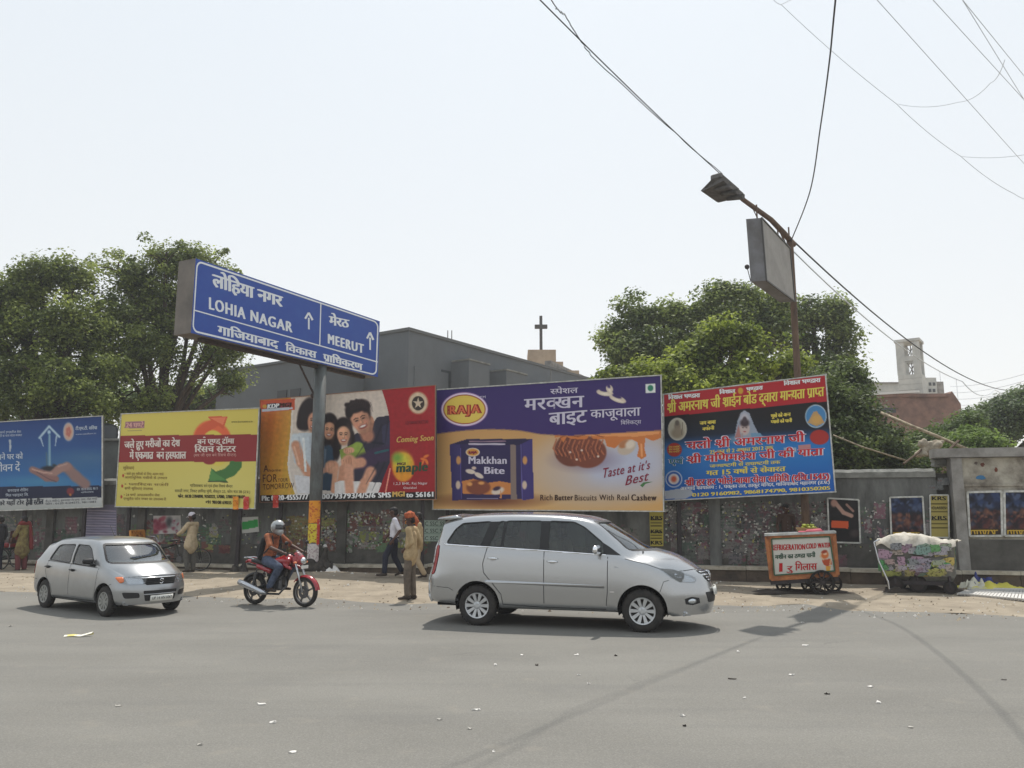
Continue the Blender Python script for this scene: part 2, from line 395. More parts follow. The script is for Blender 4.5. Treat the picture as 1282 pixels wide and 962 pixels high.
# road
def asphalt():
    m = mat('worn asphalt', rgb(126, 124, 122), rough=.82, spec=.25)
    n = m.node_tree.nodes; L = m.node_tree.links; b = n['Principled BSDF']; tc = [x for x in n if x.type == 'TEX_COORD'][0]
    def no(sc, de=6, st=None):
        t = n.new('ShaderNodeTexNoise'); t.inputs['Scale'].default_value = sc; t.inputs['Detail'].default_value = de
        if st:
            mp = n.new('ShaderNodeMapping'); mp.inputs['Scale'].default_value = st; L.new(tc.outputs['Object'], mp.inputs['Vector']); L.new(mp.outputs[0], t.inputs['Vector'])
        else: L.new(tc.outputs['Object'], t.inputs['Vector'])
        return t.outputs[0]
    def mr(s, a, b_, c=0, d=1):
        r = n.new('ShaderNodeMapRange'); r.inputs[1].default_value = a; r.inputs[2].default_value = b_; r.inputs[3].default_value = c; r.inputs[4].default_value = d; L.new(s, r.inputs[0]); return r.outputs[0]
    def mx(f, a, b_):
        x = n.new('ShaderNodeMixRGB')
        L.new(f, x.inputs[0])
        for i, v in ((1, a), (2, b_)):
            if isinstance(v, tuple): x.inputs[i].default_value = v
            else: L.new(v, x.inputs[i])
        return x.outputs[0]
    c = mx(mr(no(.35, 8, (1, 2.2, 1)), .3, .7), (.155, .149, .133, 1), (.194, .187, .167, 1))
    c = mx(mr(no(.9, 5, (.25, 3.0, 1)), .5, .8, 0, .5), c, (.130, .127, .119, 1))          # long darker tyre lanes
    c = mx(mr(no(60, 4), .45, .75, 0, .45), c, (.30, .285, .265, 1))                       # light aggregate
    c = mx(mr(no(95, 3), .5, .8, 0, .5), c, (.07, .07, .07, 1))
    c = mx(mr(no(2.3, 10), .60, .72, 0, .35), c, (.24, .22, .185, 1))                     # dust patches
    c = mx(mr(no(.55, 9, (1, 1.6, 1)), .58, .7, 0, .22), c, (.12, .117, .112, 1))          # old patches and oil
    vo = n.new('ShaderNodeTexVoronoi'); vo.feature = 'DISTANCE_TO_EDGE'; vo.inputs['Scale'].default_value = .42; wn = n.new('ShaderNodeTexNoise'); wn.inputs['Scale'].default_value = 1.7; wn.inputs['Detail'].default_value = 7
    L.new(tc.outputs['Object'], wn.inputs['Vector']); va = n.new('ShaderNodeVectorMath'); va.operation = 'MULTIPLY_ADD'; va.inputs[1].default_value = (1.3, 1.3, 0); L.new(wn.outputs['Color'], va.inputs[0]); L.new(tc.outputs['Object'], va.inputs[2]); L.new(va.outputs[0], vo.inputs['Vector'])
    cm = n.new('ShaderNodeMath'); cm.operation = 'MULTIPLY'; L.new(mr(vo.outputs['Distance'], .001, .010, 1, 0), cm.inputs[0]); L.new(mr(no(.6, 2), .58, .66, 0, .3), cm.inputs[1]); c = mx(cm.outputs[0], c, (.07, .068, .065, 1))
    L.new(c, b.inputs['Base Color'])
    bp = n.new('ShaderNodeBump'); bp.inputs['Strength'].default_value = .35; bp.inputs['Distance'].default_value = .01
    L.new(no(120, 4), bp.inputs['Height']); L.new(bp.outputs[0], b.inputs['Normal']); return m
M_ASPH = asphalt()
edge_px = [(-700, 740), (-300, 742), (0, 741), (120, 744), (250, 747), (330, 751), (400, 748), (450, 755), (520, 756), (600, 757), (700, 758), (800, 760), (920, 759), (1010, 757), (1060, 765), (1130, 766), (1200, 769), (1290, 773), (1600, 790), (2100, 815)]
edge = []
for (a, b) in zip(edge_px, edge_px[1:]):
    n = max(2, int((b[0]-a[0])/9))
    for i in range(n):
        t = i/n; g = ground(a[0]*(1-t)+b[0]*t, a[1]*(1-t)+b[1]*t); edge.append((g.x, g.y+.22*(noise.noise(Vector((g.x*1.1, 3, 0))))+.10*noise.noise(Vector((g.x*4, 9, 0)))))
mb = MB(); V = []; F = []
for (x, y) in edge: V += [(x, y, .004), (x, -120, .004)]
for i in range(len(edge)-1): F.append((2*i, 2*i+1, 2*i+3, 2*i+2))
mb.add(V, F)
mb.add([(edge[0][0]-400, edge[0][1], .004), (edge[0][0]-400, -120, .004), (edge[0][0], -120, .004), (edge[0][0], edge[0][1], .004)], [(0, 1, 2, 3)])
mb.add([(edge[-1][0], edge[-1][1], .004), (edge[-1][0], -120, .004), (edge[-1][0]+400, -120, .004), (edge[-1][0]+400, edge[-1][1], .004)], [(0, 1, 2, 3)]); struct('road', mb, M_ASPH)
# dusty verge: uneven sand that thins out over the asphalt
M_SAND = mat('verge sand', rgb(160, 148, 130), rough=.97, col2=rgb(124, 114, 99), scale=1.6, detail=12, bump=.5, bscale=30, lo=.3, hi=.7)
mb = MB(); nx, ny = 300, 34; V = []; F = []
def edgeY(x):
    for a, b in zip(edge, edge[1:]):
        if a[0] <= x < b[0]: t = (x-a[0])/(b[0]-a[0]); return a[1]*(1-t)+b[1]*t
    return edge[0][1] if x < edge[0][0] else edge[-1][1]
for i in range(nx+1):
    x = -30+i*50/nx; y0 = edgeY(x)-.05+.18*noise.noise(Vector((x*.8, 5, 1)))+.25*max(0, noise.noise(Vector((x*2.6, 1, 7)))); y1 = kerbY(x)+.02
    for j in range(ny+1):
        t = j/ny; y = y0*(1-t)+y1*t; k = min(1, t*5)
        mound = .14*math.exp(-((x+4.6)/2.6)**2)*math.sin(PI*min(1, max(0, (t-.35)/.65)))+.05*t
        z = .0 + k*(.022+.03*noise.noise(Vector((x*.9, y*1.3, 0)))+.014*noise.noise(Vector((x*5, y*5, 0)))+mound)
        V.append((x, y, max(.0, z)+(.0055 if t > 0 else .001)))
for i in range(nx):
    for j in range(ny): a = i*(ny+1)+j; F.append((a, a+ny+1, a+ny+2, a+1))
mb.add(V, F); struct('verge', mb, M_SAND, smooth=True)
def vergeZ(x, y):
    y0 = edgeY(x); y1 = kerbY(x)
    if y < y0: return .004
    t = (y-y0)/(y1-y0); k = min(1, t*5); mound = .14*math.exp(-((x+4.6)/2.6)**2)*math.sin(PI*min(1, max(0, (t-.35)/.65)))+.05*t
    return max(0, k*(.022+.03*noise.noise(Vector((x*.9, y*1.3, 0)))+mound))+.0055
# plinth with pale coping, in cast lengths
M_PL = mat('dirty brown plinth', rgb(104, 90, 76), rough=.9, col2=rgb(66, 58, 52), scale=2.5, detail=9, bump=.5)
M_COPE = mat('chalky coping', rgb(196, 188, 172), rough=.9, col2=rgb(150, 140, 124), scale=3.5, detail=9, bump=.4)
pl = thing('plinth_kerb', 'long low brown plinth with a chalky pale coping, running along the foot of the grey wall', 'kerb', (0, kerbY(0), 0))
for i in range(-20, 16):
    x0, x1 = i*1.2, i*1.2+1.19; x1 = min(x1, 17.9)
    h = kerb_h((x0+x1)/2); rd = random.Random(i); a = Vector((x0, kerbY(x0), 0)); b = Vector((x1, kerbY(x1), 0)); n = Vector((.265, .964, 0))
    mb = MB(); mb.beam(a+n*.2+Vector((0, 0, h/2-.1)), b+n*.2+Vector((0, 0, h/2-.1)), .36, h+.1); part('kerb_block', mb, M_PL, pl, True)
    mb = MB(); dz = rd.uniform(-.012, .008); mb.beam(a+n*.19+Vector((0, 0, h-.01+dz)), b+n*.19+Vector((0, 0, h-.01+dz)), .42, .085); part('coping_block', mb, M_COPE, pl, True)
# boundary wall
M_WALL = mat('grey wall plaster', rgb(114, 115, 112), rough=.9, col2=rgb(72, 72, 70), scale=2.2, detail=10, stretch=(1, 1, .35), bump=.35, bscale=12)
M_CAP = mat('weathered wall cap', rgb(140, 140, 134), rough=.9, col2=rgb(100, 100, 96), scale=3, detail=9, bump=.4)
M_WALLD = mat('damp lower plaster', rgb(92, 89, 84), rough=.92, col2=rgb(68, 66, 62), scale=2.2, detail=10, bump=.45)
def wallY(X): return kerbY(X)+.46
wl = thing('boundary_wall', 'long grey plastered boundary wall behind the billboards, its lower part covered in torn posters', 'wall', (0, wallY(0), 0))
WX = 10.62
WN = Vector((.265, .964, 0)).normalized()      # points away from the street
def wallp(X, z, off=0.0): return Vector((X, wallY(X), z))-WN*off
seg = [-26, -22.5, -19, -15.5, -12, -8.6, -5.1, -1.6, 1.9, 5.4, WX]
for a, b in zip(seg, seg[1:]):
    mb = MB(); p = wallp(a, 0)+WN*.12; q = wallp(b-.006, 0)+WN*.12; mb.beam(p+Vector((0, 0, 1.35)), q+Vector((0, 0, 1.35)), .24, 2.9); part('plaster_panel', mb, M_WALL, wl, True)
    mb = MB(); V = []; n = 40
    for i in range(n+1):
        X = a+(b-a-.01)*i/n; dz = .035*noise.noise(Vector((X*1.2, 0, 4)))+.015*noise.noise(Vector((X*7, 0, 2)))
        for (o, z) in ((.05, 2.70), (.055, 2.84+dz), (-.05, 2.92+dz), (-.3, 2.9+dz), (-.3, 2.70)): V.append(wallp(X, z, o))
    F = [(i*5+j, (i+1)*5+j, (i+1)*5+j+1, i*5+j+1) for i in range(n) for j in range(4)]; mb.add(V, F); part('cap', mb, M_CAP, wl, True, fix=True)
for a in seg[1:-1]:
    mb = MB(); p = wallp(a, 1.4)-WN*.03; mb.beam(p-Vector((0, 0, 1.38)), p+Vector((0, 0, 1.28)), .3, .16, up=WN); part('pilaster', mb, M_WALLD if a < 0 else M_WALL, wl, True)
mb = MB(); V = []; n = 400
for i in range(n+1):
    X = -26+(WX+26)*i/n; h = .62+.12*noise.noise(Vector((X*.7, 0, 0)))+.05*noise.noise(Vector((X*4, 1, 0))); h += kerb_h(X)
    V += [wallp(X, .1, .008), wallp(X, h, .008), wallp(X, h+.01, -.01)]
F = [(i*3+j, (i+1)*3+j, (i+1)*3+j+1, i*3+j+1) for i in range(n) for j in range(2)]; mb.add(V, F); part('damp_render', mb, M_WALLD, wl, True)
# the taller framed wall at the right end
M_CONC = mat('pale concrete frame', rgb(150, 147, 142), rough=.9, col2=rgb(112, 108, 104), scale=2.2, detail=9, bump=.4)
M_CONC2 = mat('stained cream plaster', rgb(178, 172, 158), rough=.9, col2=rgb(104, 96, 86), scale=1.4, detail=10, lo=.4, hi=.62, bump=.4)
gw = thing('gate_wall', 'taller concrete framed wall with stained cream panel and film posters at the right edge', 'wall', (11.5, 19.6, 0))
def gp(X, z, off=0): return Vector((X, wallY(X)-.05, z))-WN*off
def gbox(name, X0, X1, z0, z1, d0, d1, m):
    mb = MB(); p, q = gp(X0, (z0+z1)/2, (d0+d1)/2), gp(X1, (z0+z1)/2, (d0+d1)/2); mb.beam(p, q, abs(d1-d0), z1-z0); return part(name, mb, m, gw, True)
gbox('pillar', 10.90, 11.14, 0, 3.16, -.25, .22, M_CONC); gbox('top_beam', 10.55, 17.0, 3.17, 3.39, -.28, .27, M_CONC)
gbox('cream_panel', 11.15, 17.0, .0, 3.16, -.22, .10, M_CONC2); gbox('lower_render', 11.15, 17.0, .0, 1.18, .103, .16, M_WALLD)
gbox('recess', 10.4, 10.895, 0, 2.8, -.45, -.22, M_WALLD); gbox('ledge', 11.15, 17.0, 2.46, 2.52, .102, .13, M_CONC2)
# ================================================================ BILLBOARDS
# ---- 1 blue, far left
B1 = Board((-26, 530), (128, 521), (128, 635), (-26, 640.5), 26.9, 26.2, view=(0, 510, .1351))
def paint1(A):
    A.gy(60, 730, (28, 54, 112), (50, 110, 168))
    A.ell(820, 470, 260, 60, (84, 122, 146), 0, .9, .5); A.ell(620, 560, 320, 50, (62, 108, 140), .1, .9, .4); A.ell(380, 690, 300, 40, (80, 150, 170), 0, .9, .5)
    A.gy(735, 850, (22, 30, 62), (20, 28, 58), ((A.y > 738-.012*A.x) & (A.y < 855-.012*A.x)).astype(float))
    A.gy(850, 960, (188, 190, 190), (160, 164, 160), (A.y >= 853-.02*A.x).astype(float))
    g = (158, 178, 200)
    A.line([(365, 285), (455, 178), (550, 275)], 24, (120, 150, 178)); A.line([(365, 285), (455, 178), (550, 275)], 12, (176, 196, 210))
    A.line([(378, 290), (402, 365)], 16, g, w2=7); A.line([(524, 270), (512, 360)], 16, g, w2=7); A.ell(455, 232, 15, 19, (170, 196, 214), 0, .3)
    A.line([(458, 255), (458, 560)], 20, (96, 138, 166), w2=34); A.line([(430, 420), (436, 560)], 12, (70, 104, 128), w2=18); A.line([(462, 260), (462, 560)], 5, (150, 176, 190))
    A.ell(455, 572, 70, 26, (24, 26, 34), 0, .35); A.ell(510, 545, 26, 14, (40, 52, 56), .5, .4)
    for P, w, c in (([(790, 715), (700, 640), (620, 560)], 95, (140, 112, 108)), ([(640, 560), (560, 560), (480, 628), (380, 610), (300, 580)], 62, (150, 112, 104)), ([(620, 545), (540, 580), (470, 640)], 70, (156, 122, 114)), ([(320, 588), (430, 660), (520, 665)], 55, (138, 102, 98))): A.line(P, w, c, soft=.3)
    A.line([(300, 575), (400, 606), (480, 612)], 14, (186, 150, 138)); A.line([(340, 600), (450, 665), (520, 690)], 8, (96, 72, 76)); A.line([(540, 550), (620, 525)], 14, (178, 146, 134))
    A.ell(635, 228, 50, 86, (176, 172, 176), 0, .12); A.ell(635, 228, 40, 74, (196, 158, 140), 0, .12)
    for i in range(5): A.ell(635+14*math.cos(i*1.26), 228+28*math.sin(i*1.26), 12, 20, (182, 110, 96), 0, .3)
    A.ell(652, 780, 36, 34, (120, 44, 52), 0, .2); A.ell(652, 812, 10, 12, (190, 120, 60), 0, .3)
    A.line([(92, 310), (96, 360), (92, 408)], 22, (176, 184, 190), w2=10)
BT1 = board_thing(B1, 'billboard', 'blue billboard with a house outline in an open hand, leftmost of the billboards', 'billboard', paint1, (36, 64, 110), 190, 110, legs=((30, 640), (105, 637)), group='billboards along the wall')
mb = MB()
B1.text(mb, 'अपने घर को', (-70, 490), (212, 478), 46, fat=1.5); B1.text(mb, 'जीवन दें', (-60, 600), (186, 588), 62, fat=2)
B1.text(mb, 'िव~श्व~कमा^ इण्ड~स्~ट`ीज सेवा', (-40, 246), (196, 236), 18); B1.text(mb, 'गारन्~टी क साथ सदव मजबत', (-40, 278), (204, 268), 18)
B1.text(mb, 'टी.एम.टी. सिरया', (700, 212), (900, 204), 26, fat=1.2); B1.text(mb, 'www.steelbars.in', (700, 258), (890, 248), 14, h=.7)
B1.text(mb, 'सनराइज रोिलंग', (70, 786), (262, 778), 22); B1.text(mb, 'िमल पव`ाइवट िल.', (52, 830), (264, 822), 22)
B1.text(mb, 'मोब : 98110 35502, 98113', (712, 775), (905, 762), 20); B1.text(mb, 'गािजयाबाद', (750, 798), (868, 790), 12); part('white_lettering', mb, ink('soft white', 190, 200, 212), BT1, True)
mb = MB(); B1.text(mb, 'हमारे यहाँ टोर', (-60, 912), (222, 900), 34, fat=2); B1.text(mb, 'हैवी स्~टील', (240, 908), (400, 898), 44, fat=3)
B1.text(mb, 'डी-12, साईट-2, बुलन्दशहर रोड इण्ड. एरया, लोहा मण्डी', (420, 880), (900, 856), 16); B1.text(mb, 'फोन : 0120 4104575, 9811083', (420, 906), (890, 884), 16); part('dark_lettering', mb, ink('slate', 52, 56, 66), BT1, True)
# ---- 2 yellow
B2 = Board((152, 518.5), (324.5, 511), (319, 637), (144.5, 634.5), 26.2, 24.1, view=(130, 500, .2494))
def paint2(A):
    A.gy(60, 550, (214, 196, 92), (206, 194, 100)); A.ell(600, 420, 240, 120, (226, 214, 130), 0, .9, .45)
    A.ell(500, 480, 190, 70, (216, 208, 120), 0, .8, .3)
    A.ell(545, 215, 98, 110, (226, 104, 62), -.3, .05); A.ell(560, 245, 62, 92, (218, 200, 84), -.3, .05)
    A.poly([(520, 86), (622, 86), (600, 152), (575, 132), (560, 142), (520, 165), (500, 180), (455, 180), (470, 150), (500, 125), (536, 106)], (214, 92, 56))
    A.poly([(530, 92), (612, 92), (598, 130)], (232, 128, 88))
    A.poly([(0, 184), (800, 176), (800, 312), (0, 318)], (142, 42, 44)); A.ell(530, 312, 30, 16, (142, 42, 44))
    A.poly([(695, 312), (690, 345), (655, 385), (612, 402), (622, 416), (524, 412), (540, 345), (562, 362), (600, 352), (628, 330), (634, 312)], (66, 116, 58))
    A.poly([(538, 352), (560, 372), (612, 404), (530, 410)], (84, 140, 72)); A.line([(524, 413), (622, 417)], 4, (60, 60, 40))
    A.poly([(108, 112), (205, 110), (203, 146), (104, 146)], (160, 110, 120)); A.line([(120, 158), (190, 157)], 3, (150, 130, 90))
    for i, (x, y) in enumerate(((97, 384), (92, 436), (88, 490))): A.ell(x, y, 5, 8, (170, 50, 40), 0, .3)
BT2 = board_thing(B2, 'billboard', 'yellow hospital billboard with a maroon band and red and green curved arrows', 'billboard', paint2, (214, 196, 80), 200, 146, legs=((160, 636, 161), (303, 636, 299)), group='billboards along the wall')
mb = MB(); W = ink('cream white', 226, 214, 206)
B2.text(mb, 'जले हुए मरीजों का देश', (104, 246), (382, 236), 32, 32, fat=1.6); B2.text(mb, 'में एकमात`  बन^ हस्पताल', (130, 300), (412, 298), 34, fat=1.6)
B2.text(mb, 'बन^ एण्ड ट`ॉमा', (470, 226), (654, 222), 24, fat=1.4); B2.text(mb, 'िरसच^ सेन्~टर', (456, 266), (662, 264), 28, fat=2); part('white_lettering', mb, W, BT2, True)
mb = MB(); B2.text(mb, '(सर जी एस बन^ िरसच^ सैन्टर)', (452, 288), (664, 286), 12); B2.text(mb, '24 घण्टे', (112, 142), (200, 142), 22, fat=1.5); part('pink_lettering', mb, ink('pale pink', 220, 170, 160), BT2, True)
mb = MB(); B2.text(mb, 'सुिवधाएं', (96, 352), (152, 352), 13)
B2.text(mb, '• जले हुए मरीजों के िलए अलग वाड^', (104, 380), (300, 382), 11); B2.text(mb, 'अत्याधुिनक मशीनो से उपचार', (104, 398), (318, 402), 11)
B2.text(mb, '• प्लािस्टक सज^री', (104, 432), (325, 436), 11); B2.text(mb, 'सभी सुिवधाएं उपलब्ध', (104, 453), (246, 456), 11)
B2.text(mb, '• 24 घण्टे आपातकालीन सेवा', (100, 486), (280, 488), 11); B2.text(mb, 'एम्बुलैंस फोन नम्बर पर उपलब्ध है', (98, 505), (312, 508), 11)
part('brown_lettering', mb, ink('brown', 120, 84, 42), BT2, True)
mb = MB(); B2.text(mb, 'गािजयाबाद बन^ एवं ट`ॉमा िरसच^ सैन्टर', (432, 440), (646, 444), 12); B2.text(mb, 'शास्त`ी नगर, िनकट हािपड़ चुंगी, सैक्टर 23, फोन 93138 (उ.प्र.)', (356, 466), (734, 472), 12)
B2.text(mb, 'फोन : 0120 2784890, 9350222, 57080, 2788733 98109', (372, 494), (708, 498), 14, fat=1); B2.text(mb, '+91 98108 69035', (510, 524), (640, 528), 15, fat=1); B2.text(mb, 'www.burncentre.in', (640, 118), (746, 116), 9); part('dark_lettering', mb, ink('olive black', 62, 54, 34), BT2, True)
# ---- 3 the family picture
B3 = Board((325.5, 501), (545, 482.5), (545, 625.5), (325.5, 629), 24.75, 22.7, view=(310, 470, .195))
def face(A, cx, cy, rx, ry, skin, rot=0, smile=1.0, hair=(34, 22, 22)):
    d = tuple(x*.66 for x in skin); m = tuple(x*.84 for x in skin); l = tuple(min(255, x*1.13) for x in skin); c, s = math.cos(rot), math.sin(rot)
    def q(u, v): return cx+u*rx*c-v*ry*s, cy+u*rx*s+v*ry*c
    A.ell(*q(0, -.12), rx, ry*.86, skin, rot, .12); A.ell(*q(0, .38), rx*.76, ry*.62, skin, rot, .14)
    A.ell(*q(.72, .1), rx*.36, ry*.9, d, rot, .8, .55); A.ell(*q(-.3, -.45), rx*.5, ry*.3, l, rot, .9, .6); A.ell(*q(0, .86), rx*.5, ry*.18, d, rot, .8, .6)
    for k in (-.40, .36):
        A.ell(*q(k, -.13), rx*.27, ry*.13, m, rot, .7, .9); A.ell(*q(k, -.11), rx*.17, ry*.055, (58, 38, 34), rot, .5); A.line([q(k-.24, -.27), q(k, -.33), q(k+.24, -.27)], rx*.11, (60, 40, 34), .75, soft=.6); A.ell(*q(k*1.35, .24), rx*.25, ry*.17, (220, 140, 116), rot, .9, .55)
    A.line([q(.10, -.1), q(.14, .16)], rx*.12, m, soft=.8); A.ell(*q(.0, .22), rx*.2, ry*.06, d, rot, .7, .7); A.ell(*q(-.04, .12), rx*.09, ry*.12, l, rot, .8, .7)
    A.ell(*q(0, .50), rx*.42*smile, ry*.15*smile, (140, 62, 58), rot, .3); A.ell(*q(0, .47), rx*.32*smile, ry*.075*smile, (236, 228, 222), rot, .35); A.line([q(-.5, .34), q(-.42, .52)], rx*.07, m, soft=.8); A.line([q(.5, .34), q(.42, .52)], rx*.07, d, soft=.8)
def paint3(A):
    A.gy(100, 800, (206, 190, 176), (214, 206, 200)); A.ell(520, 330, 420, 240, (220, 206, 190), 0, .8, .6)
    dk, nv = (44, 40, 58), (30, 28, 46); sk = (206, 150, 120); hair = (32, 20, 22)
    # woman
    A.ell(385, 250, 62, 110, hair, .25, .1); A.ell(350, 300, 34, 52, hair, .3, .15); face(A, 425, 300, 40, 66, sk, .2)
    A.poly([(275, 430), (330, 370), (440, 370), (440, 640), (380, 650), (300, 560)], (196, 206, 214)); A.ell(310, 420, 46, 46, (206, 216, 222), 0, .15)
    A.line([(310, 450), (345, 560), (395, 635)], 60, (206, 148, 118)); A.line([(300, 460), (330, 570)], 12, (226, 176, 148)); A.poly([(350, 400), (365, 400), (380, 620), (365, 620)], (226, 230, 230))
    # father
    A.poly([(640, 420), (700, 370), (760, 385), (830, 270), (905, 258), (960, 300), (960, 560), (860, 760), (690, 760), (640, 560)], dk)
    A.poly([(862, 330), (960, 270), (960, 500), (870, 520)], (54, 52, 78)); A.line([(740, 400), (800, 430), (870, 440)], 14, (28, 26, 44)); A.line([(800, 300), (785, 360)], 26, (176, 120, 96))
    A.line([(745, 330), (770, 390)], 84, (178, 122, 98)); A.ell(795, 285, 14, 24, (196, 138, 110), -.3, .2); A.ell(712, 250, 78, 78, hair, -.35, .1)
    face(A, 726, 292, 60, 80, (210, 152, 122), -.38, 1.1); A.ell(700, 200, 76, 40, hair, -.35, .16); A.ell(655, 232, 26, 44, hair, .2, .2); A.ell(760, 205, 26, 34, hair, .3, .25)
    for k in range(14): A.ell(632+k*11, 190-26*math.sin(k/13*PI)+(k % 3)*5, 10, 12, hair, 0, .5)
    for k in range(9): A.line([(650+k*13, 205-24*math.sin(k/8*PI)), (662+k*12, 182-24*math.sin(k/8*PI))], 3, (74, 58, 54), .6, soft=.9)
    # mother's girl, left
    A.ell(525, 318, 56, 76, hair, 0, .1); A.ell(500, 400, 50, 70, hair, 0, .2); A.ell(560, 430, 30, 90, hair, -.1, .2); face(A, 524, 356, 38, 56, (220, 164, 130), .08)
    A.poly([(470, 470), (520, 450), (560, 480), (560, 740), (470, 740)], (40, 62, 84)); A.ell(512, 500, 44, 50, (52, 76, 98), 0, .3)
    # small girl
    A.ell(615, 345, 58, 76, hair, 0, .1); A.ell(575, 460, 26, 90, hair, .1, .2); A.ell(668, 410, 20, 60, hair, 0, .2); face(A, 616, 388, 42, 62, (226, 172, 138), 0)
    A.poly([(590, 480), (650, 455), (700, 430), (735, 440), (770, 520), (720, 560), (610, 600)], (128, 150, 60)); A.ell(708, 462, 36, 34, (146, 170, 70), 0, .2)
    # arms and hands
    A.line([(930, 490), (820, 520), (730, 560)], 96, (58, 40, 70)); A.line([(900, 480), (820, 500)], 14, (40, 92, 98)); A.line([(730, 560), (670, 570)], 66, (206, 150, 122))
    A.ell(650, 560, 48, 52, (212, 156, 126), 0, .15)
    for i in range(4): A.line([(608+i*16, 545-6*i), (612+i*16, 610-8*i)], 15, (220-8*i, 164-8*i, 134-8*i)); A.line([(616+i*16, 545-6*i), (620+i*16, 606-8*i)], 3, (164, 108, 84))
    A.ell(640, 486, 26, 22, (206, 150, 120), .3, .2); A.ell(664, 480, 22, 18, (216, 162, 130), .3, .2); [A.line([(628+12*i, 474), (632+12*i, 500)], 2.5, (160, 104, 84), .7, soft=.6) for i in range(4)]; A.line([(610, 600), (600, 680), (590, 740)], 46, (198, 142, 114)); A.line([(650, 600), (655, 750)], 62, (214, 158, 130)); A.line([(790, 620), (750, 700), (728, 750)], 70, (208, 152, 124), w2=56)
    A.ell(540, 590, 46, 44, (206, 150, 122), 0, .15); A.line([(470, 620), (520, 600)], 34, (196, 138, 112)); A.line([(565, 600), (550, 740)], 34, (214, 160, 130))
    for i in range(3): A.line([(510+i*18, 570), (514+i*18, 615)], 14, (220, 166, 136))
    A.poly([(560, 690), (600, 676), (860, 690), (850, 760), (560, 760)], (222, 218, 216)); A.line([(650, 680), (655, 750)], 56, (214, 158, 130)); A.line([(752, 690), (728, 752)], 56, (206, 150, 122)); A.poly([(300, 640), (400, 650), (400, 760), (320, 760)], (216, 216, 220))
    for (x0, y0, x1, y1) in ((860, 320, 800, 480), (900, 300, 880, 460), (760, 430, 700, 520), (840, 560, 760, 700), (880, 560, 800, 740), (330, 400, 345, 520), (400, 400, 415, 600), (500, 480, 490, 640)): A.line([(x0, y0), (x1, y1)], 12, (20, 18, 30) if x0 > 600 else (150, 160, 172), .5, w2=3, soft=.9)
    for k in range(26): A.line([(668+k*5, 175-20*math.sin(k/25*PI)), (655+k*6, 235-26*math.sin(k/25*PI))], 2.4, (64, 46, 42), .5, soft=.8)
    # orange wave, left
    t = np.clip((A.x-85)/240, 0, 1); edge_ = 265+16*np.sin((A.y-150)/620*PI*1.2+1.2)+np.clip((A.y-560)/200, 0, 1)**1.5*55; w = (A.x < edge_).astype(float)
    A.gy(200, 780, (202, 104, 40), (200, 152, 52), w); A.mix(w*np.clip((A.x-150)/140, 0, 1)*.7, (198, 170, 60)); A.mix(w*.25*(np.sin(A.x*.09+A.y*.012) > .6), (226, 150, 60)); A.mix(((A.x-edge_ > 0) & (A.x-edge_ < 12)).astype(float)*.7, (230, 224, 214))
    A.poly([(85, 165), (305, 148), (302, 222), (90, 238)], (196, 80, 44)); A.poly([(92, 218), (290, 205), (290, 218), (92, 236)], (196, 200, 208)); A.poly([(122, 184), (278, 174), (276, 206), (122, 216)], (34, 32, 66)); A.ell(110, 200, 14, 12, (210, 160, 60), 0, .2); A.poly([(205, 178), (280, 174), (278, 206), (205, 211)], (150, 60, 70))
    # red, right
    edge_ = 915-52*np.clip((330-A.y)/230, 0, 1)**1.6; edge_ = np.where(A.y > 500, 915-75*np.clip((A.y-560)/190, 0, 1)**.9, edge_); w = (A.x > edge_).astype(float)
    A.gy(60, 760, (160, 30, 36), (150, 22, 30), w); A.mix(w*np.clip((A.x-900)/500, 0, 1)*.3, (190, 60, 60)); A.line([(915, 600), (886, 750)], 9, (230, 150, 130))
    A.ell(1095, 178, 66, 74, (186, 120, 96), 0, .04); A.ell(1095, 178, 58, 66, (214, 190, 160), 0, .05); A.ell(1095, 180, 40, 46, (56, 44, 40), 0, .05)
    A.poly([(1095+(34 if i % 2 == 0 else 13)*math.sin(i*PI/5), 180-(38 if i % 2 == 0 else 14)*math.cos(i*PI/5)) for i in range(10)], (206, 186, 160))
    A.ell(1000, 590, 76, 98, (196, 90, 40), 0, .05); A.ell(1000, 590, 68, 90, (226, 150, 40), 0, .05); A.ell(990, 550, 56, 56, (206, 196, 60), 0, .5); A.ell(960, 530, 30, 30, (120, 160, 60), 0, .6)
    for (x, y, r) in ((1128, 540, .3), (1150, 556, 1.2), (1120, 565, 2.2), (1146, 520, -.4)): A.ell(x, y, 20, 9, (226, 120, 50), r, .3)
    nz = np.array([noise.noise(Vector((x*.05, y*.05, 1)))*.07+noise.noise(Vector((x*.3, y*.3, 5)))*.05 for x, y in zip(A.x, A.y)]); A.c = A.c*(1+nz[:, None])
    A.poly([(80, 770), (1300, 745), (1300, 830), (80, 830)], (28, 20, 22))
BT3 = board_thing(B3, 'billboard', 'family photograph billboard with orange left edge and red right side behind the blue sign pole', 'billboard', paint3, (206, 190, 176), 330, 200, legs=((350, 630, 351), (528, 626, 529)), group='billboards along the wall', trim=mat('worn rail', rgb(150, 110, 90), rough=.8), fr=.02)
mb = MB(); B3.text(mb, 'Ph: 0120-4555777', (93, 806), (388, 796), 34, h=.72, track=.05, fat=3); B3.text(mb, '9800793793/4/5/6', (424, 796), (818, 786), 34, h=.72, track=.05, fat=3)
B3.text(mb, 'SMS', (840, 786), (918, 784), 34, h=.72, track=.05, fat=3); B3.text(mb, 'to 56161', (1020, 784), (1190, 780), 34, h=.72, track=.05, fat=3); B3.text(mb, 'KDP', (128, 214), (198, 208), 28, h=.72, track=.05, fat=3, shear=.15)
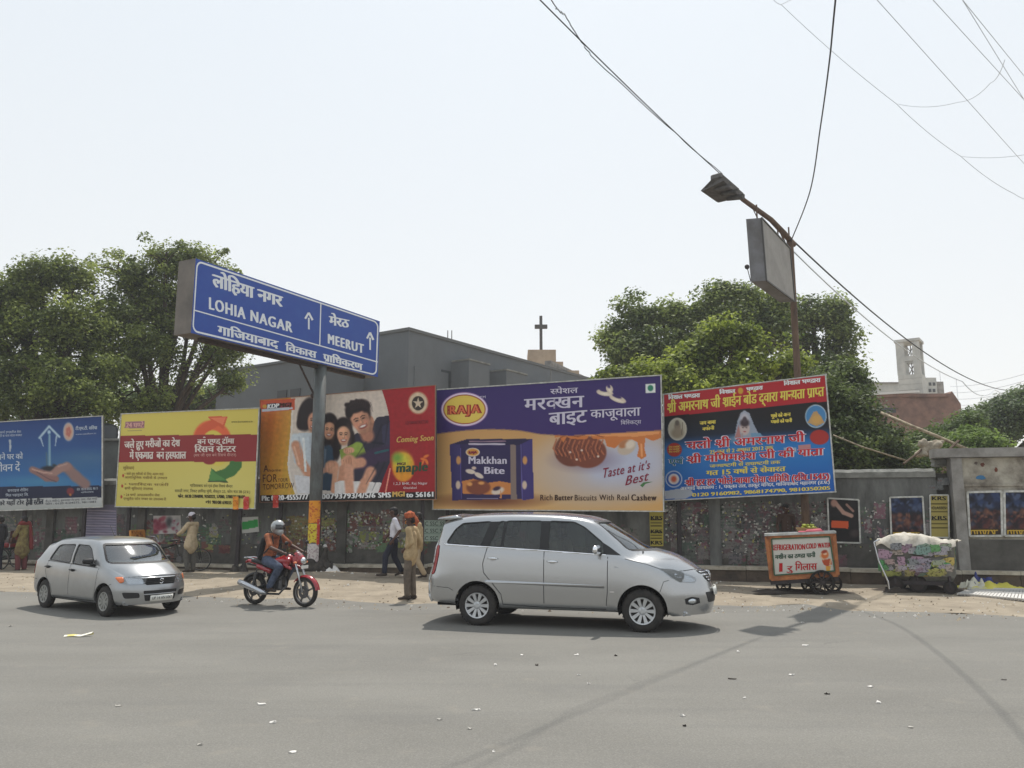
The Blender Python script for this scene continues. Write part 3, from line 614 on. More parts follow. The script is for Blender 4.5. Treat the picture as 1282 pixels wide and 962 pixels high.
B3.text(mb, '1,2,3 BHK, Raj Nagar', (938, 704), (1154, 700), 16, h=.72, track=.05); B3.text(mb, 'Ghaziabad', (1000, 730), (1084, 728), 14, h=.72, track=.05); part('white_lettering', mb, W_INK, BT3, True)
mb = MB(); B3.text(mb, 'MGI', (204, 206), (276, 202), 28, h=.72, track=.05, fat=3, shear=.15); B3.text(mb, 'A', (102, 622), (134, 620), 46, h=.72, track=.05); B3.text(mb, 'home', (136, 620), (214, 617), 20, h=.72, track=.05); B3.text(mb, 'FOR', (98, 688), (190, 684), 52, h=.72, track=.05); B3.text(mb, 'YOUR', (194, 684), (258, 682), 24, h=.72, track=.05); B3.text(mb, 'TOMORROW', (98, 735), (298, 724), 36, h=.72, track=.05)
part('brown_lettering', mb, ink('dark brown', 74, 40, 24), BT3, True)
mb = MB(); B3.text(mb, 'Coming Soon', (954, 432), (1190, 418), 38, h=.72, track=.05, shear=.3, fat=1.5); B3.text(mb, 'MGI', (932, 780), (1006, 778), 34, h=.72, track=.05, fat=3); part('gold_lettering', mb, ink('gold', 214, 176, 96), BT3, True)
mb = MB(); B3.text(mb, 'maple', (956, 624), (1152, 614), 62, h=.72, track=.05, fat=4, shear=.1); part('green_lettering', mb, ink('deep green', 44, 74, 52), BT3, True)
mb = MB(); B3.text(mb, 'MGI', (962, 578), (1012, 576), 18, h=.72, track=.05, fat=2); B3.text(mb, 'KDP INFRASTRUCTURE', (1014, 318), (1160, 308), 22, h=.72, track=.05); part('maroon_lettering', mb, ink('maroon', 84, 30, 40), BT3, True)
# ---- 4 biscuit billboard
B4 = Board((541.5, 488.5), (827.5, 470), (831, 640.5), (542, 638), 23.3, 20.5, view=(530, 460, .2418))
def paint4(A):
    cr = (206, 160, 104); A.gy(330, 740, (196, 146, 86), (212, 166, 104)); A.ell(420, 560, 330, 190, (226, 190, 136), 0, .9, .45)
    A.ell(980, 520, 330, 150, (188, 190, 206), -.1, .6, .95); A.ell(1130, 480, 180, 140, (186, 190, 210), 0, .7, .8); A.ell(700, 480, 110, 120, (202, 180, 160), 0, .9, .7)
    # package
    A.ell(350, 690, 240, 34, (120, 70, 44), 0, .5, .8)
    pk = (44, 34, 82); A.poly([(136, 400), (225, 372), (565, 370), (572, 680), (150, 690)], pk); A.poly([(136, 400), (190, 395), (196, 682), (150, 690)], (56, 46, 104)); A.poly([(510, 385), (565, 372), (572, 680), (515, 690)], (62, 50, 116)); A.poly([(150, 398), (225, 376), (565, 370), (500, 402)], (36, 28, 66))
    A.poly([(450, 402), (478, 402), (484, 686), (452, 686)], (134, 116, 108)); A.line([(192, 420), (197, 680)], 4, (90, 80, 150)); A.line([(505, 400), (512, 684)], 5, (100, 90, 158))
    A.ell(256, 440, 36, 22, (236, 220, 200), 0, .05); A.ell(256, 440, 31, 18, (214, 150, 60), 0, .1)
    A.poly([(200, 590), (260, 578), (330, 600), (395, 590), (452, 600), (452, 660), (205, 655)], (206, 132, 70)); A.ell(285, 622, 62, 38, (132, 70, 48), 0, .1); A.ell(240, 605, 14, 10, (226, 160, 90), 0, .3); A.ell(300, 600, 16, 8, (226, 160, 90), 0, .3)
    A.ell(385, 640, 34, 18, (222, 206, 190), -.3, .2); A.ell(380, 628, 20, 10, (60, 36, 60), -.3, .3); A.poly([(400, 640), (408, 680), (396, 680)], (214, 140, 80))
    for (x, y, r) in ((244, 540, .2), (288, 560, .5)): A.ell(x, y, 26, 12, (222, 206, 190), r, .15)
    A.ell(262, 522, 12, 8, (214, 190, 170), 0, .2)
    for (x, a, b) in ((182, 470, 610), (526, 470, 610)):
        A.ell(x, a+12, 12, 22, (206, 150, 90), 0, .2); A.ell(x-2, b, 12, 22, (214, 190, 170), 0, .2)
    A.line([(240, 385), (425, 383)], 6, (150, 120, 140)); A.line([(238, 398), (420, 398)], 8, (206, 196, 210)); A.line([(226, 680), (385, 680)], 3, (150, 140, 170))
    # big biscuits with caramel
    A.ell(840, 480, 130, 46, (110, 84, 110), 0, .7, .6)
    A.ell(770, 430, 92, 84, (112, 60, 44), 0, .05); A.ell(850, 440, 98, 82, (124, 66, 48), 0, .05)
    for i in range(11):
        x = 690+i*24; A.line([(x, 372+(i % 3)*6), (x-18, 420), (x+4, 486-abs(5-i)*7)], 8, (178, 104, 70), .8)
    for i in range(14): A.line([(700+i*17, 400), (690+i*17, 470)], 3, (84, 42, 34), .7)
    for (x, y) in ((760, 440), (794, 478), (905, 462), (820, 430)): A.ell(x, y, 6, 5, (226, 206, 190), 0, .3)
    ca = (204, 120, 60); top = 336
    A.poly([(672, 330), (1232, 315), (1230, 366), (1190, 382), (1150, 366), (1144, 420), (1156, 460), (1130, 478), (1106, 460), (1116, 420), (1108, 388), (1080, 376), (1030, 388), (990, 420), (950, 410), (940, 372), (880, 372), (862, 350), (845, 372), (770, 372), (742, 360), (725, 392), (706, 360), (682, 366)], ca)
    A.poly([(690, 340), (1225, 330), (1220, 345), (1100, 360), (700, 352)], (226, 152, 92)); A.line([(1128, 400), (1132, 460)], 10, (232, 160, 104)); A.line([(700, 372), (740, 348), (800, 360), (860, 340), (930, 362)], 5, (150, 80, 44))
    A.ell(1052, 415, 50, 36, (196, 178, 160), -.5, .1); A.ell(1040, 398, 30, 18, (180, 120, 80), -.5, .2); A.ell(1070, 400, 26, 20, (222, 206, 188), -.6, .3)
    # purple top
    yb = 347-.019*(A.x-45)-22*np.sin(np.clip((A.x-45)/560, 0, 1)*PI)+34*np.clip((A.x-500)/260, 0, 1)*np.clip((1240-A.x)/500, 0, 1)*.6; w = (A.y < yb).astype(float)
    A.gy(40, 340, (52, 36, 100), (58, 38, 104), w); A.mix(((A.y > yb) & (A.y < yb+5)).astype(float)*.6, (120, 90, 90))
    for i, (rx, ry, c) in enumerate(((121, 88, (196, 150, 200)), (117, 84, (232, 222, 236)), (110, 77, (150, 50, 44)), (105, 72, (226, 196, 84)))): A.ell(213, 218, rx, ry, c, 0, .02)
    A.ell(213, 245, 70, 30, (240, 214, 110), 0, .8, .5)
    for (x, y, r, a) in ((940, 132, .15, 44), (1006, 164, .35, 46), (964, 112, 1.2, 22)): A.ell(x, y, a, 17, (214, 198, 178), r, .08); A.ell(x-4, y-13, a*.55, 8, (58, 40, 100), r, .2); A.ell(x, y+6, a*.6, 5, (240, 230, 214), r, .5, .7)
    A.poly([(1150, 86), (1200, 84), (1200, 132), (1150, 133)], (224, 226, 222)); A.ell(1176, 108, 15, 16, (40, 124, 96), 0, .1)
BT4 = board_thing(B4, 'billboard', 'purple and caramel biscuit billboard behind the silver people carrier, largest of the billboards', 'billboard', paint4, (206, 160, 104), 330, 196, legs=((560, 638, 560), (700, 640, 700)), group='billboards along the wall')
mb = MB(); PW = ink('lilac white', 206, 200, 216)
B4.text(mb, 'मरव~खन', (524, 224), (830, 206), 58, fat=3, track=.03); B4.text(mb, 'बाइट', (652, 300), (846, 284), 62, fat=3); B4.text(mb, 'स्पेशल', (658, 140), (800, 132), 26, fat=1)
B4.text(mb, 'काजूवाला', (866, 264), (1124, 250), 42, fat=1.5); B4.text(mb, 'िबिस्कट्स', (1022, 298), (1128, 292), 18)
B4.text(mb, 'Makkhan', (236, 500), (430, 500), 40, h=.72, track=.05, fat=2); B4.text(mb, 'Bite', (318, 552), (418, 552), 38, h=.72, track=.05, fat=3); B4.text(mb, 'TM', (292, 164), (322, 160), 14, h=.72, track=.05); part('white_lettering', mb, PW, BT4, True)
mb = MB(); B4.text(mb, 'RAJA', (132, 246), (296, 238), 50, h=.72, track=.10, fat=8, off=.008); part('red_lettering', mb, ink('raja red', 160, 30, 34), BT4, True)
mb = MB(); B4.text(mb, 'RAJA', (138, 243), (290, 235), 43, h=.72, track=.16, fat=1.5, off=.018); part('lettering_fill', mb, ink('letter fill', 226, 120, 74), BT4, True)
mb = MB(); B4.text(mb, 'RAJA', (236, 448), (276, 446), 14, h=.72, track=.05, fat=2); B4.text(mb, 'Taste at it\'s', (925, 574), (1170, 526), 52, 46, h=.72, track=.05, shear=.25, fat=.8); B4.text(mb, 'Best', (1046, 612), (1160, 586), 50, h=.72, track=.05, shear=.3, fat=1); part('maroon_lettering', mb, ink('wine', 134, 34, 62), BT4, True)
mb = MB(); B4.poly(mb, [(1122, 612), (1140, 596), (1190, 592), (1150, 604), (1135, 622)]); part('green_leaf', mb, ink('leaf green', 70, 120, 70), BT4, True)
mb = MB(); BK = ink('coffee', 66, 44, 34)
B4.text(mb, 'Rich', (606, 690), (668, 688), 31, h=.72, track=.05, fat=.5); B4.text(mb, 'Butter', (682, 690), (774, 688), 31, h=.72, track=.1, fat=1.8); B4.text(mb, 'Biscuits With Real', (784, 690), (1064, 688), 31, h=.72, track=.05, fat=.5); B4.text(mb, 'Cashew', (1078, 690), (1206, 690), 33, h=.72, track=.1, fat=1.8); part('brown_lettering', mb, BK, BT4, True)
# ---- 5 pilgrimage billboard
B5 = Board((830.8, 494), (1033.5, 469.5), (1046, 616), (831.5, 627), 21.7, 19.55, view=(820, 460, .1872))
def paint5(A):
    sl_ = lambda y0, y1: y0+(y1-y0)*(A.x-60)/1090
    A.gy(330, 880, (20, 16, 20), (22, 92, 170)); w = (A.y > sl_(490, 400)).astype(float); A.mix(np.clip((A.y-sl_(470, 400))/90, 0, 1), (36, 116, 186)); A.mix(np.clip((A.y-sl_(640, 590))/200, 0, 1)*.8, (20, 84, 170))
    A.ell(600, 480, 110, 28, (150, 180, 200), 0, .6, .8)
    A.poly([(40, 180), (1160, 40), (1160, 226), (40, 332)], (176, 30, 40)); A.mix(((A.y > sl_(180, 55)) & (A.y < sl_(190, 65))).astype(float), (196, 60, 64))
    A.poly([(530, 480), (552, 360), (575, 305), (600, 288), (632, 310), (660, 380), (690, 440), (690, 480)], (150, 160, 176)); A.ell(600, 345, 34, 44, (196, 190, 196), 0, .4, .8)
    A.poly([(535, 470), (560, 380), (575, 470)], (176, 120, 116)); A.ell(600, 412, 34, 42, (196, 176, 170), 0, .1); A.ell(600, 372, 30, 26, (60, 44, 48), 0, .3); A.ell(600, 350, 14, 20, (74, 60, 66), 0, .3)
    for k in (-12, 12): A.ell(600+k, 405, 6, 3, (60, 40, 40), 0, .4)
    A.ell(600, 430, 9, 4, (160, 60, 60), 0, .4); A.line([(585, 470), (585, 445)], 10, (170, 150, 146)); A.poly([(640, 440), (700, 440), (740, 475), (640, 475)], (110, 150, 180))
    A.ell(150, 414, 63, 76, (206, 200, 186), 0, .03); A.ell(150, 414, 56, 68, (186, 180, 160), 0, .1); A.ell(150, 395, 22, 30, (140, 126, 110), 0, .3); A.ell(150, 440, 40, 34, (150, 136, 116), 0, .3); A.ell(148, 372, 14, 18, (104, 94, 84), 0, .3); A.line([(184, 370), (180, 450)], 5, (110, 100, 90))
    A.ell(1076, 328, 72, 78, (180, 196, 206), 0, .03); A.ell(1076, 328, 66, 71, (70, 130, 180), 0, .05); A.poly([(1020, 370), (1060, 300), (1080, 292), (1110, 330), (1135, 370), (1080, 396)], (186, 150, 100)); A.ell(1080, 350, 34, 30, (206, 160, 90), 0, .4)
    A.ell(130, 552, 50, 46, (170, 50, 40), 0, .06); A.ell(1100, 468, 64, 50, (170, 46, 40), 0, .06)
    A.ell(126, 748, 56, 56, (206, 214, 226), 0, .03); A.ell(126, 748, 50, 50, (40, 90, 170), 0, .04); A.ell(126, 748, 36, 36, (214, 206, 206), 0, .06); A.ell(126, 748, 18, 20, (200, 90, 60), 0, .4)
    A.poly([(60, 830), (160, 812), (240, 820), (260, 850), (200, 880), (70, 880)], (170, 176, 186)); A.poly([(860, 540), (945, 535), (945, 570), (862, 575)], (150, 170, 190)); A.poly([(955, 520), (1040, 515), (1040, 560), (960, 562)], (186, 130, 130)); A.ell(572, 158, 18, 22, (206, 160, 50), 0, .2)
BT5 = board_thing(B5, 'billboard', 'red, black and blue pilgrimage billboard with dense lettering, rightmost of the billboards', 'billboard', paint5, (24, 90, 170), 230, 170, legs=((850, 600, 850),), group='billboards along the wall')
mb = MB(); B5.text(mb, 'िवशाल भण्डारा', (90, 216), (300, 200), 26, fat=2.5); B5.text(mb, 'िवशाल', (432, 180), (536, 170), 24, fat=2.5); B5.text(mb, 'भण्डारा', (612, 160), (720, 148), 24, fat=2.5); B5.text(mb, 'िवशाल भण्डारा', (862, 122), (1106, 98), 26, fat=2.5)
B5.text(mb, 'अस्थाई कायालय : 1, पक्का तल, ठाकुर मिन्दर, गािजयाबाद महानगर (उ.प्र.)', (170, 822), (1168, 778), 20, fat=1); part('white_lettering', mb, W_INK, BT5, True)
mb = MB(); B5.text(mb, 'श`ी अमरनाथ जी श`ाईन बोड^ द्वारा मान्~यता प`ाप्~त', (84, 304), (1130, 192), 60, 60, fat=2.6)
B5.text(mb, 'जय बाबा', (300, 386), (406, 376), 22, fat=2); B5.text(mb, 'बर्फानी', (318, 424), (396, 416), 20, fat=2); B5.text(mb, 'भूखे को अन्न', (776, 338), (906, 326), 22, fat=2); B5.text(mb, 'प्यासे को पानी', (776, 376), (916, 366), 20, fat=2)
B5.text(mb, '25 जून से 2 अगस्त 2012 तक', (366, 580), (790, 548), 22, fat=1.5); B5.text(mb, 'जन्माष्टमी से राधाष्टमी तक', (366, 672), (838, 644), 20, fat=1.5); B5.text(mb, 'गत 15 वषो^ं से सेवारत', (344, 724), (872, 694), 30, fat=3)
B5.text(mb, '0120 9160982, 9868174790, 9810350205', (250, 866), (1170, 818), 24, h=.7, fat=2.5)
for y in (540, 556, 572): B5.text(mb, 'सेवा समिति', (92, y), (170, y-3), 10)
part('yellow_lettering', mb, ink('lemon', 226, 206, 90), BT5, True)
mb = MB()
B5.text(mb, 'चलो श`ी अमरनाथ जी', (206, 552), (1004, 498), 54, fat=8, off=.010); B5.text(mb, 'श`ी मिणमहेश जी की यात`ा', (216, 644), (1128, 588), 48, fat=8, off=.010); B5.text(mb, 'श`ी हर हर भोले-बाबा सेवा सिमित (रिज.1545)', (204, 794), (1166, 750), 40, fat=7, off=.010); B5.text(mb, 'एवं', (92, 652), (190, 646), 36, fat=5, off=.010); part('lettering_outline', mb, ink('outline white', 220, 214, 226), BT5, True)
mb = MB()
B5.text(mb, 'चलो श`ी अमरनाथ जी', (210, 550), (1000, 496), 50, fat=3, off=.016); B5.text(mb, 'श`ी मिणमहेश जी की यात`ा', (220, 642), (1124, 586), 45, fat=3, off=.016); B5.text(mb, 'श`ी हर हर भोले-बाबा सेवा सिमित (रिज.1545)', (208, 792), (1162, 748), 37, fat=2.5, off=.016); part('red_lettering', mb, R_INK, BT5, True)
mb = MB(); B5.text(mb, 'एवं', (94, 651), (188, 645), 34, fat=2, off=.016); part('blue_lettering', mb, ink('teal', 40, 110, 120), BT5, True)
# ================================================================ BLUE DIRECTION SIGN
SG = Board((245, 323.5), (475.5, 402.5), (473, 472.5), (239, 417), 19.05, 25.7, view=(200, 300, .234))
M_SIGN = mat('sign blue', rgb(22, 66, 156), rough=.45, col2=rgb(28, 74, 160), scale=3); M_REF = mat('reflective white', rgb(226, 230, 234), rough=.5)
M_SBOX = mat('grey sign box sheet', rgb(122, 114, 106), rough=.7, col2=rgb(96, 90, 84), scale=1.6, detail=8)
pole_b = at(392, 712, 23.6); pole_b.z = 0
sg = thing('direction_sign', 'large blue road direction sign in white Hindi and English on a thick grey steel pole', 'road sign', tuple(pole_b))
mb = MB(); fr3 = [SG.p(*q, 0) for q in (SG.c[3], SG.c[2], SG.c[1], SG.c[0])]; bk = [v-SG.n*.6 for v in fr3]
mb.add(fr3+bk, [(0, 1, 2, 3), (7, 6, 5, 4), (0, 4, 5, 1), (1, 5, 6, 2), (2, 6, 7, 3), (3, 7, 4, 0)]); part('sign_box', mb, M_SBOX, sg, True)
def sgc(u, v, o): a, b = SG.bil(u, v); return SG.p(a, b, o)
def rrect(u0, v0, u1, v1, ru, rv, n=5):
    P = []
    for (cu, cv, a) in ((u1-ru, v0+rv, -90), (u1-ru, v1-rv, 0), (u0+ru, v1-rv, 90), (u0+ru, v0+rv, 180)):
        for i in range(n+1): t = math.radians(a+90*i/n); P.append((cu+ru*math.cos(t), cv+rv*math.sin(t)))
    return P
mb = MB(); V = [sgc(u, v, .012) for u, v in ((.0, 0), (1, 0), (1, 1), (0, 1))]; mb.add(V, [(3, 2, 1, 0)]); part('blue_sheet', mb, M_SIGN, sg, True)
mb = MB(); a = rrect(.006, .02, .994, .98, .028, .10); b = rrect(.013, .045, .987, .955, .022, .08); n = len(a); V = [sgc(u, v, .018) for u, v in a+b]; mb.add(V, [(i, n+i, n+(i+1) % n, (i+1) % n) for i in range(n)])
def sline(p, q, w): SG.line(mb, [p, q], w, off=.019)
sline((184, 378), (1166, 656), 6.5); sline((862, 344), (856, 566), 6)
part('white_border', mb, M_REF, sg, True)
SGW = []
def sgword(*a, **k): mb = MB(); SG.text(mb, *a, **k); part('word', mb, M_REF, sg, True)
sgword('लोिहया नगर', (284, 250), (656, 362), 64, 54, fat=4.5); sgword('LOHIA NAGAR', (266, 372), (708, 498), 66, 56, h=.72, track=.09, fat=3.2); sgword('मेरठ', (908, 456), (1012, 474), 46, 42, fat=3.5)
sgword('MEERUT', (902, 556), (1090, 610), 54, 50, h=.72, track=.10, fat=3); sgword('गािजयाबाद', (312, 506), (634, 584), 44, 38, fat=3.5); sgword('िवकास', (674, 596), (838, 636), 36, 34, fat=3); sgword('प`ािधकरण', (876, 648), (1084, 700), 36, 32, fat=3)
for (x, y0, y1, w) in ((798, 388, 480, 20), (1126, 494, 590, 17)):
    mb = MB(); SG.poly(mb, [(x-5, y1), (x-5, y0+30), (x+4, y0+32), (x+4, y1+2)], .018); SG.line(mb, [(x-w, y0+36), (x-1, y0+4)], 11, .019); SG.line(mb, [(x-1, y0+4), (x+w, y0+44)], 11, .020); part('arrow', mb, M_REF, sg, True)
M_POLE = mat('grey painted pole', rgb(98, 104, 104), rough=.6, col2=rgb(70, 66, 62), scale=4, detail=8, stretch=(1, 1, .4), lo=.4, hi=.7)
ptop = at(399, 462, 23.6); mb = MB(); mb.tube([pole_b-Vector((0, 0, .3)), Vector((pole_b.x, pole_b.y, ptop.z+.5))], .185, 20, True); part('pole', mb, M_POLE, sg, True, smooth=True)
u0 = SG.p(372, 449, -.3); mb = MB(); mb.beam(SG.p(250, 421, -.25)+Vector((0, 0, -.07)), SG.p(455, 470, -.25)+Vector((0, 0, -.05)), .14, .14); part('support_beam', mb, M_STEEL, sg, True)
mb = MB(); mb.beam(SG.p(250, 421, -.5)+Vector((0, 0, -.07)), SG.p(455, 470, -.5)+Vector((0, 0, -.05)), .1, .12); part('support_beam', mb, M_STEEL, sg, True)
mb = MB(); mb.tube([SG.p(372, 450, -.28), Vector((pole_b.x, pole_b.y, at(392, 495, 23.5).z))-Vector((.16, 0, 0))], .03, 8); mb.ball((pole_b.x-.19, pole_b.y, at(392, 495, 23.5).z), .09, 8, 6); part('brace', mb, M_STEEL, sg, True)
# wrap-around paper bills on the pole
PM = [mat('paper orange', rgb(226, 150, 44), col2=rgb(190, 90, 40), scale=14, rough=.8, lo=.5, hi=.6), mat('paper yellow', rgb(216, 196, 60), col2=rgb(150, 60, 40), scale=16, rough=.8, lo=.52, hi=.6), mat('paper white', rgb(206, 200, 196), col2=rgb(150, 120, 130), scale=18, rough=.8, lo=.5, hi=.62), mat('paper red', rgb(196, 60, 50), col2=rgb(210, 170, 160), scale=14, rough=.8, lo=.55, hi=.62)]
def zat(py, P): return at(392, py, P.y-.19).z
for (y0, y1, a0, a1, m, lab) in ((627, 655, -2.6, -.5, 0, 'orange bill pasted around the blue sign pole, topmost of the pole bills'), (656, 680, -2.6, -1.0, 1, 'yellow bill pasted on the blue sign pole under the orange one'), (650, 682, -1.0, -.45, 3, 'narrow red bill pasted down the right side of the blue sign pole'), (681, 704, -2.6, -.5, 2, 'torn white bill pasted low on the blue sign pole')):
    mb = MB(); V = []; r = .189; n = 10; z0, z1 = zat(y1, pole_b), zat(y0, pole_b)
    for i in range(n+1):
        t = a0+(a1-a0)*i/n; dz = .02*random.uniform(-1, 1)
        for rr in (r, r+.004): V += [(pole_b.x+rr*math.cos(t), pole_b.y+rr*math.sin(t), z0+dz), (pole_b.x+rr*math.cos(t), pole_b.y+rr*math.sin(t), z1)]
    F = [];
    for i in range(n): a = i*4; b = a+4; F += [(a+2, b+2, b+3, a+3), (a, a+1, b+1, b)]
    mb.add(V, F); solo('paper_bill', mb, PM[m], lab, 'poster', 'paper bills on the sign pole')
# ================================================================ CARS
def curve(xs, ys):
    xs = np.array(xs, float); ys = np.array(ys, float); h = np.diff(xs); d = np.diff(ys)/h; m = np.zeros(len(xs)); m[0] = d[0]; m[-1] = d[-1]
    for i in range(1, len(xs)-1): m[i] = 0 if d[i-1]*d[i] <= 0 else 2*d[i-1]*d[i]/(d[i-1]+d[i])
    def f(x):
        x = min(max(x, xs[0]), xs[-1]); i = min(int(np.searchsorted(xs, x, 'right'))-1, len(h)-1); i = max(i, 0); t = (x-xs[i])/h[i]
        return float((2*t**3-3*t*t+1)*ys[i]+(t**3-2*t*t+t)*h[i]*m[i]+(-2*t**3+3*t*t)*ys[i+1]+(t**3-t*t)*h[i]*m[i+1])
    return f
class CarBody:
    def __init__(s, P):
        s.P = P; zt, zb, w, wt, sill, bow, crown = [curve(*P[k]) for k in ('zt', 'zb', 'w', 'wt', 'sill', 'bow', 'crown')]
        X0, X1 = P['ends']; fz, rz = curve(*P['fz']), curve(*P['rz']); N = 92; V = []; ring = None
        xs = [X0+(X1-X0)*i/(N-1) for i in range(N)]
        def ringpts(x):
            W, Z0, ZB, ZT, WT, C = w(x), sill(x), zb(x), zt(x), wt(x), crown(x); ZB = min(ZB, ZT-.03); h = ZB-Z0
            hi = max(0, min(1, (ZT-ZB-.1)/.3))
            ctl = [(W*.90, Z0-.0), (W*.965, Z0+.05), (W*.99, Z0+.22*h), (W, Z0+.45*h), (W*.99, Z0+.72*h), (W*(.975-.0*hi), Z0+.9*h), (W*.95, ZB)]
            top = (min(WT, W*.93), ZT-.035)
            for t in (.33, .66, .92): ctl.append((W*.95*(1-t)+top[0]*t+.018*hi*math.sin(t*PI), ZB*(1-t)+top[1]*t+.012*(1-hi)*math.sin(t*PI)))
            ctl += [(top[0]*.94, ZT-.012), (top[0]*.8, ZT+C*.25), (top[0]*.45, ZT+C*.75), (0, ZT+C)]
            out = []
            for i in range(len(ctl)-1):
                p0, p1, p2, p3 = ctl[max(i-1, 0)], ctl[i], ctl[i+1], ctl[min(i+2, len(ctl)-1)]
                if i == len(ctl)-2: p3 = (-p1[0], p1[1])
                for k in range(3):
                    t = k/3; out.append(tuple(.5*((2*p1[j])+(-p0[j]+p2[j])*t+(2*p0[j]-5*p1[j]+4*p2[j]-p3[j])*t*t+(-p0[j]+3*p1[j]-3*p2[j]+p3[j])*t**3) for j in (0, 1)))
            out.append(ctl[-1]); return [(-y, z) for y, z in out]+[(y, z) for y, z in reversed(out[:-1])]
        rows = [(x, ringpts(x)) for x in xs]
        # end caps fold the ring down to the sill line
        def cap(x, r, sgn):
            z0 = r[0][1]; return [(x, [(y*(1-.04*k/8), z0+(z-z0)*(1-k/8)) for y, z in r]) for k in range(1, 9)]
        rows = list(reversed(cap(xs[0], rows[0][1], -1)))+rows+cap(xs[-1], rows[-1][1], 1)
        K = len(rows[0][1])
        for x, r in rows:
            W = w(x)
            for y, z in r:
                b = bow(x)*(1-min(1, abs(y)/W)**2.6); kf = min(1, max(0, (x-P['fstart'])/(X1-P['fstart']))); kr = min(1, max(0, (P['rstart']-x)/(P['rstart']-X0)))
                kf = kf*kf*(3-2*kf); kr = kr*kr*(3-2*kr); V.append((x+b+fz(z)*kf+rz(z)*kr, y, z))
        F = [(i*K+j, (i+1)*K+j, (i+1)*K+j+1, i*K+j+1) for i in range(len(rows)-1) for j in range(K-1)]
        s.V = V; s.F = F; s.bvh = BVHTree.FromPolygons([Vector(v) for v in V], F)
    def shell(s, name, cutters, m, parent):
        me = tomesh('shell', s.V, s.F, m, True, fix=True); o = bpy.data.objects.new('shell', me); COL.objects.link(o)
        so_ = o.modifiers.new('s', 'SOLIDIFY'); so_.thickness = .03; so_.offset = -1
        tmp = []
        for c in cutters:
            c_ = bpy.data.objects.new('cut', tomesh('cut', c.v, c.f, fix=True)); COL.objects.link(c_); tmp.append(c_)
            b = o.modifiers.new('b', 'BOOLEAN'); b.object = c_; b.operation = 'DIFFERENCE'; b.solver = 'EXACT'
        dg = bpy.context.evaluated_depsgraph_get(); out = bpy.data.meshes.new_from_object(o.evaluated_get(dg)); bpy.data.objects.remove(o)
        for t in tmp: bpy.data.objects.remove(t)
        out.materials.clear(); out.materials.append(m)
        bm = bmesh.new(); bm.from_mesh(out); bm.normal_update()
        for f in bm.faces: f.smooth = True; f.material_index = 0
        for e in bm.edges:
            if len(e.link_faces) == 2 and e.calc_face_angle(0) > .6: e.smooth = False
        bm.to_mesh(out); bm.free(); return link(name, out, parent)
    def patch(s, poly, phi=0.0, off=.004, step=.06, thick=0.0, top=False, side=1):
        """poly in the view plane (u, z); phi 0 looks at the right side, 90 at the front; top: poly is (x, y) seen from above"""
        bm = bmesh.new(); bm.faces.new([bm.verts.new((a, b, 0)) for a, b in poly])
        us = [a for a, b in poly]; vs_ = [b for a, b in poly]
        for ax, lo_, hi_ in ((0, min(us), max(us)), (1, min(vs_), max(vs_))):
            n = int((hi_-lo_)/step)
            for i in range(1, n+1):
                c = lo_+(hi_-lo_)*i/(n+1); co = (c, 0, 0) if ax == 0 else (0, c, 0); no = (1, 0, 0) if ax == 0 else (0, 1, 0)
                bmesh.ops.bisect_plane(bm, geom=bm.verts[:]+bm.edges[:]+bm.faces[:], plane_co=co, plane_no=no)
        ph = math.radians(phi); u = Vector((math.cos(ph), math.sin(ph), 0)); d = Vector((-math.sin(ph), math.cos(ph), 0))
        if top: u = Vector((1, 0, 0)); d = Vector((0, 0, -1))
        last = None; bad = []
        for v in bm.verts:
            o = (Vector((v.co.x, v.co.y, 5)) if top else u*v.co.x+Vector((0, 0, v.co.y))-d*6); loc, nor, ix, ds = s.bvh.ray_cast(o, d)
            if loc is None: bad.append(v); continue
            if nor.dot(d) > 0: nor = -nor
            v.co = loc+nor*off
        if bad: bmesh.ops.delete(bm, geom=bad, context='VERTS')
        bm.normal_update()
        if thick and bm.faces: bmesh.ops.solidify(bm, geom=bm.faces[:], thickness=thick)
        mb = MB(); bm.verts.index_update(); sg_ = side
        mb.add([(v.co.x, v.co.y*sg_, v.co.z) for v in bm.verts], [tuple(v.index for v in (f.verts if sg_ > 0 else reversed(f.verts))) for f in bm.faces]); bm.free(); return mb
    def stroke(s, pts, w, **k):
        mb = MB()
        for a, b in zip(pts, pts[1:]):
            d = Vector((b[0]-a[0], b[1]-a[1])); d.normalize(); n = Vector((-d.y, d.x))*w/2
            q = s.patch([(a[0]-n.x, a[1]-n.y), (b[0]-n.x, b[1]-n.y), (b[0]+n.x, b[1]+n.y), (a[0]+n.x, a[1]+n.y)], step=.08, **k); mb.add(q.v, q.f)
        return mb
M_SILVER = mat('silver car paint', rgb(176, 177, 178), rough=.22, metal=.8, coat=.7); M_SILVER2 = mat('dusty silver paint', rgb(164, 166, 168), rough=.30, metal=.75, coat=.6, col2=rgb(154, 156, 157), scale=2)
M_SEAM = mat('dark seam', rgb(44, 45, 46), rough=.8); M_BLKP = mat('black plastic', rgb(30, 30, 32), rough=.55); M_RUB = mat('tyre rubber', rgb(34, 33, 33), rough=.85, col2=rgb(56, 52, 48), scale=9)
M_CHR = mat('chrome', (.85, .86, .88), rough=.12, metal=1.0); M_ALLOY = mat('alloy', rgb(190, 192, 194), rough=.35, metal=.6); M_INT = mat('car interior', rgb(66, 64, 62), rough=.8); M_SEAT = mat('seat fabric', rgb(120, 112, 100), rough=.9)
M_LENS = glassmat('headlight lens', (.95, .97, 1, 1), clear=.75); M_LAMPIN = mat('lamp reflector', rgb(205, 210, 214), rough=.22, metal=.85); M_RED = mat('tail lamp', rgb(150, 22, 26), rough=.25, coat=.5); M_AMB = mat('amber lamp', rgb(222, 120, 70), rough=.3, coat=.4)
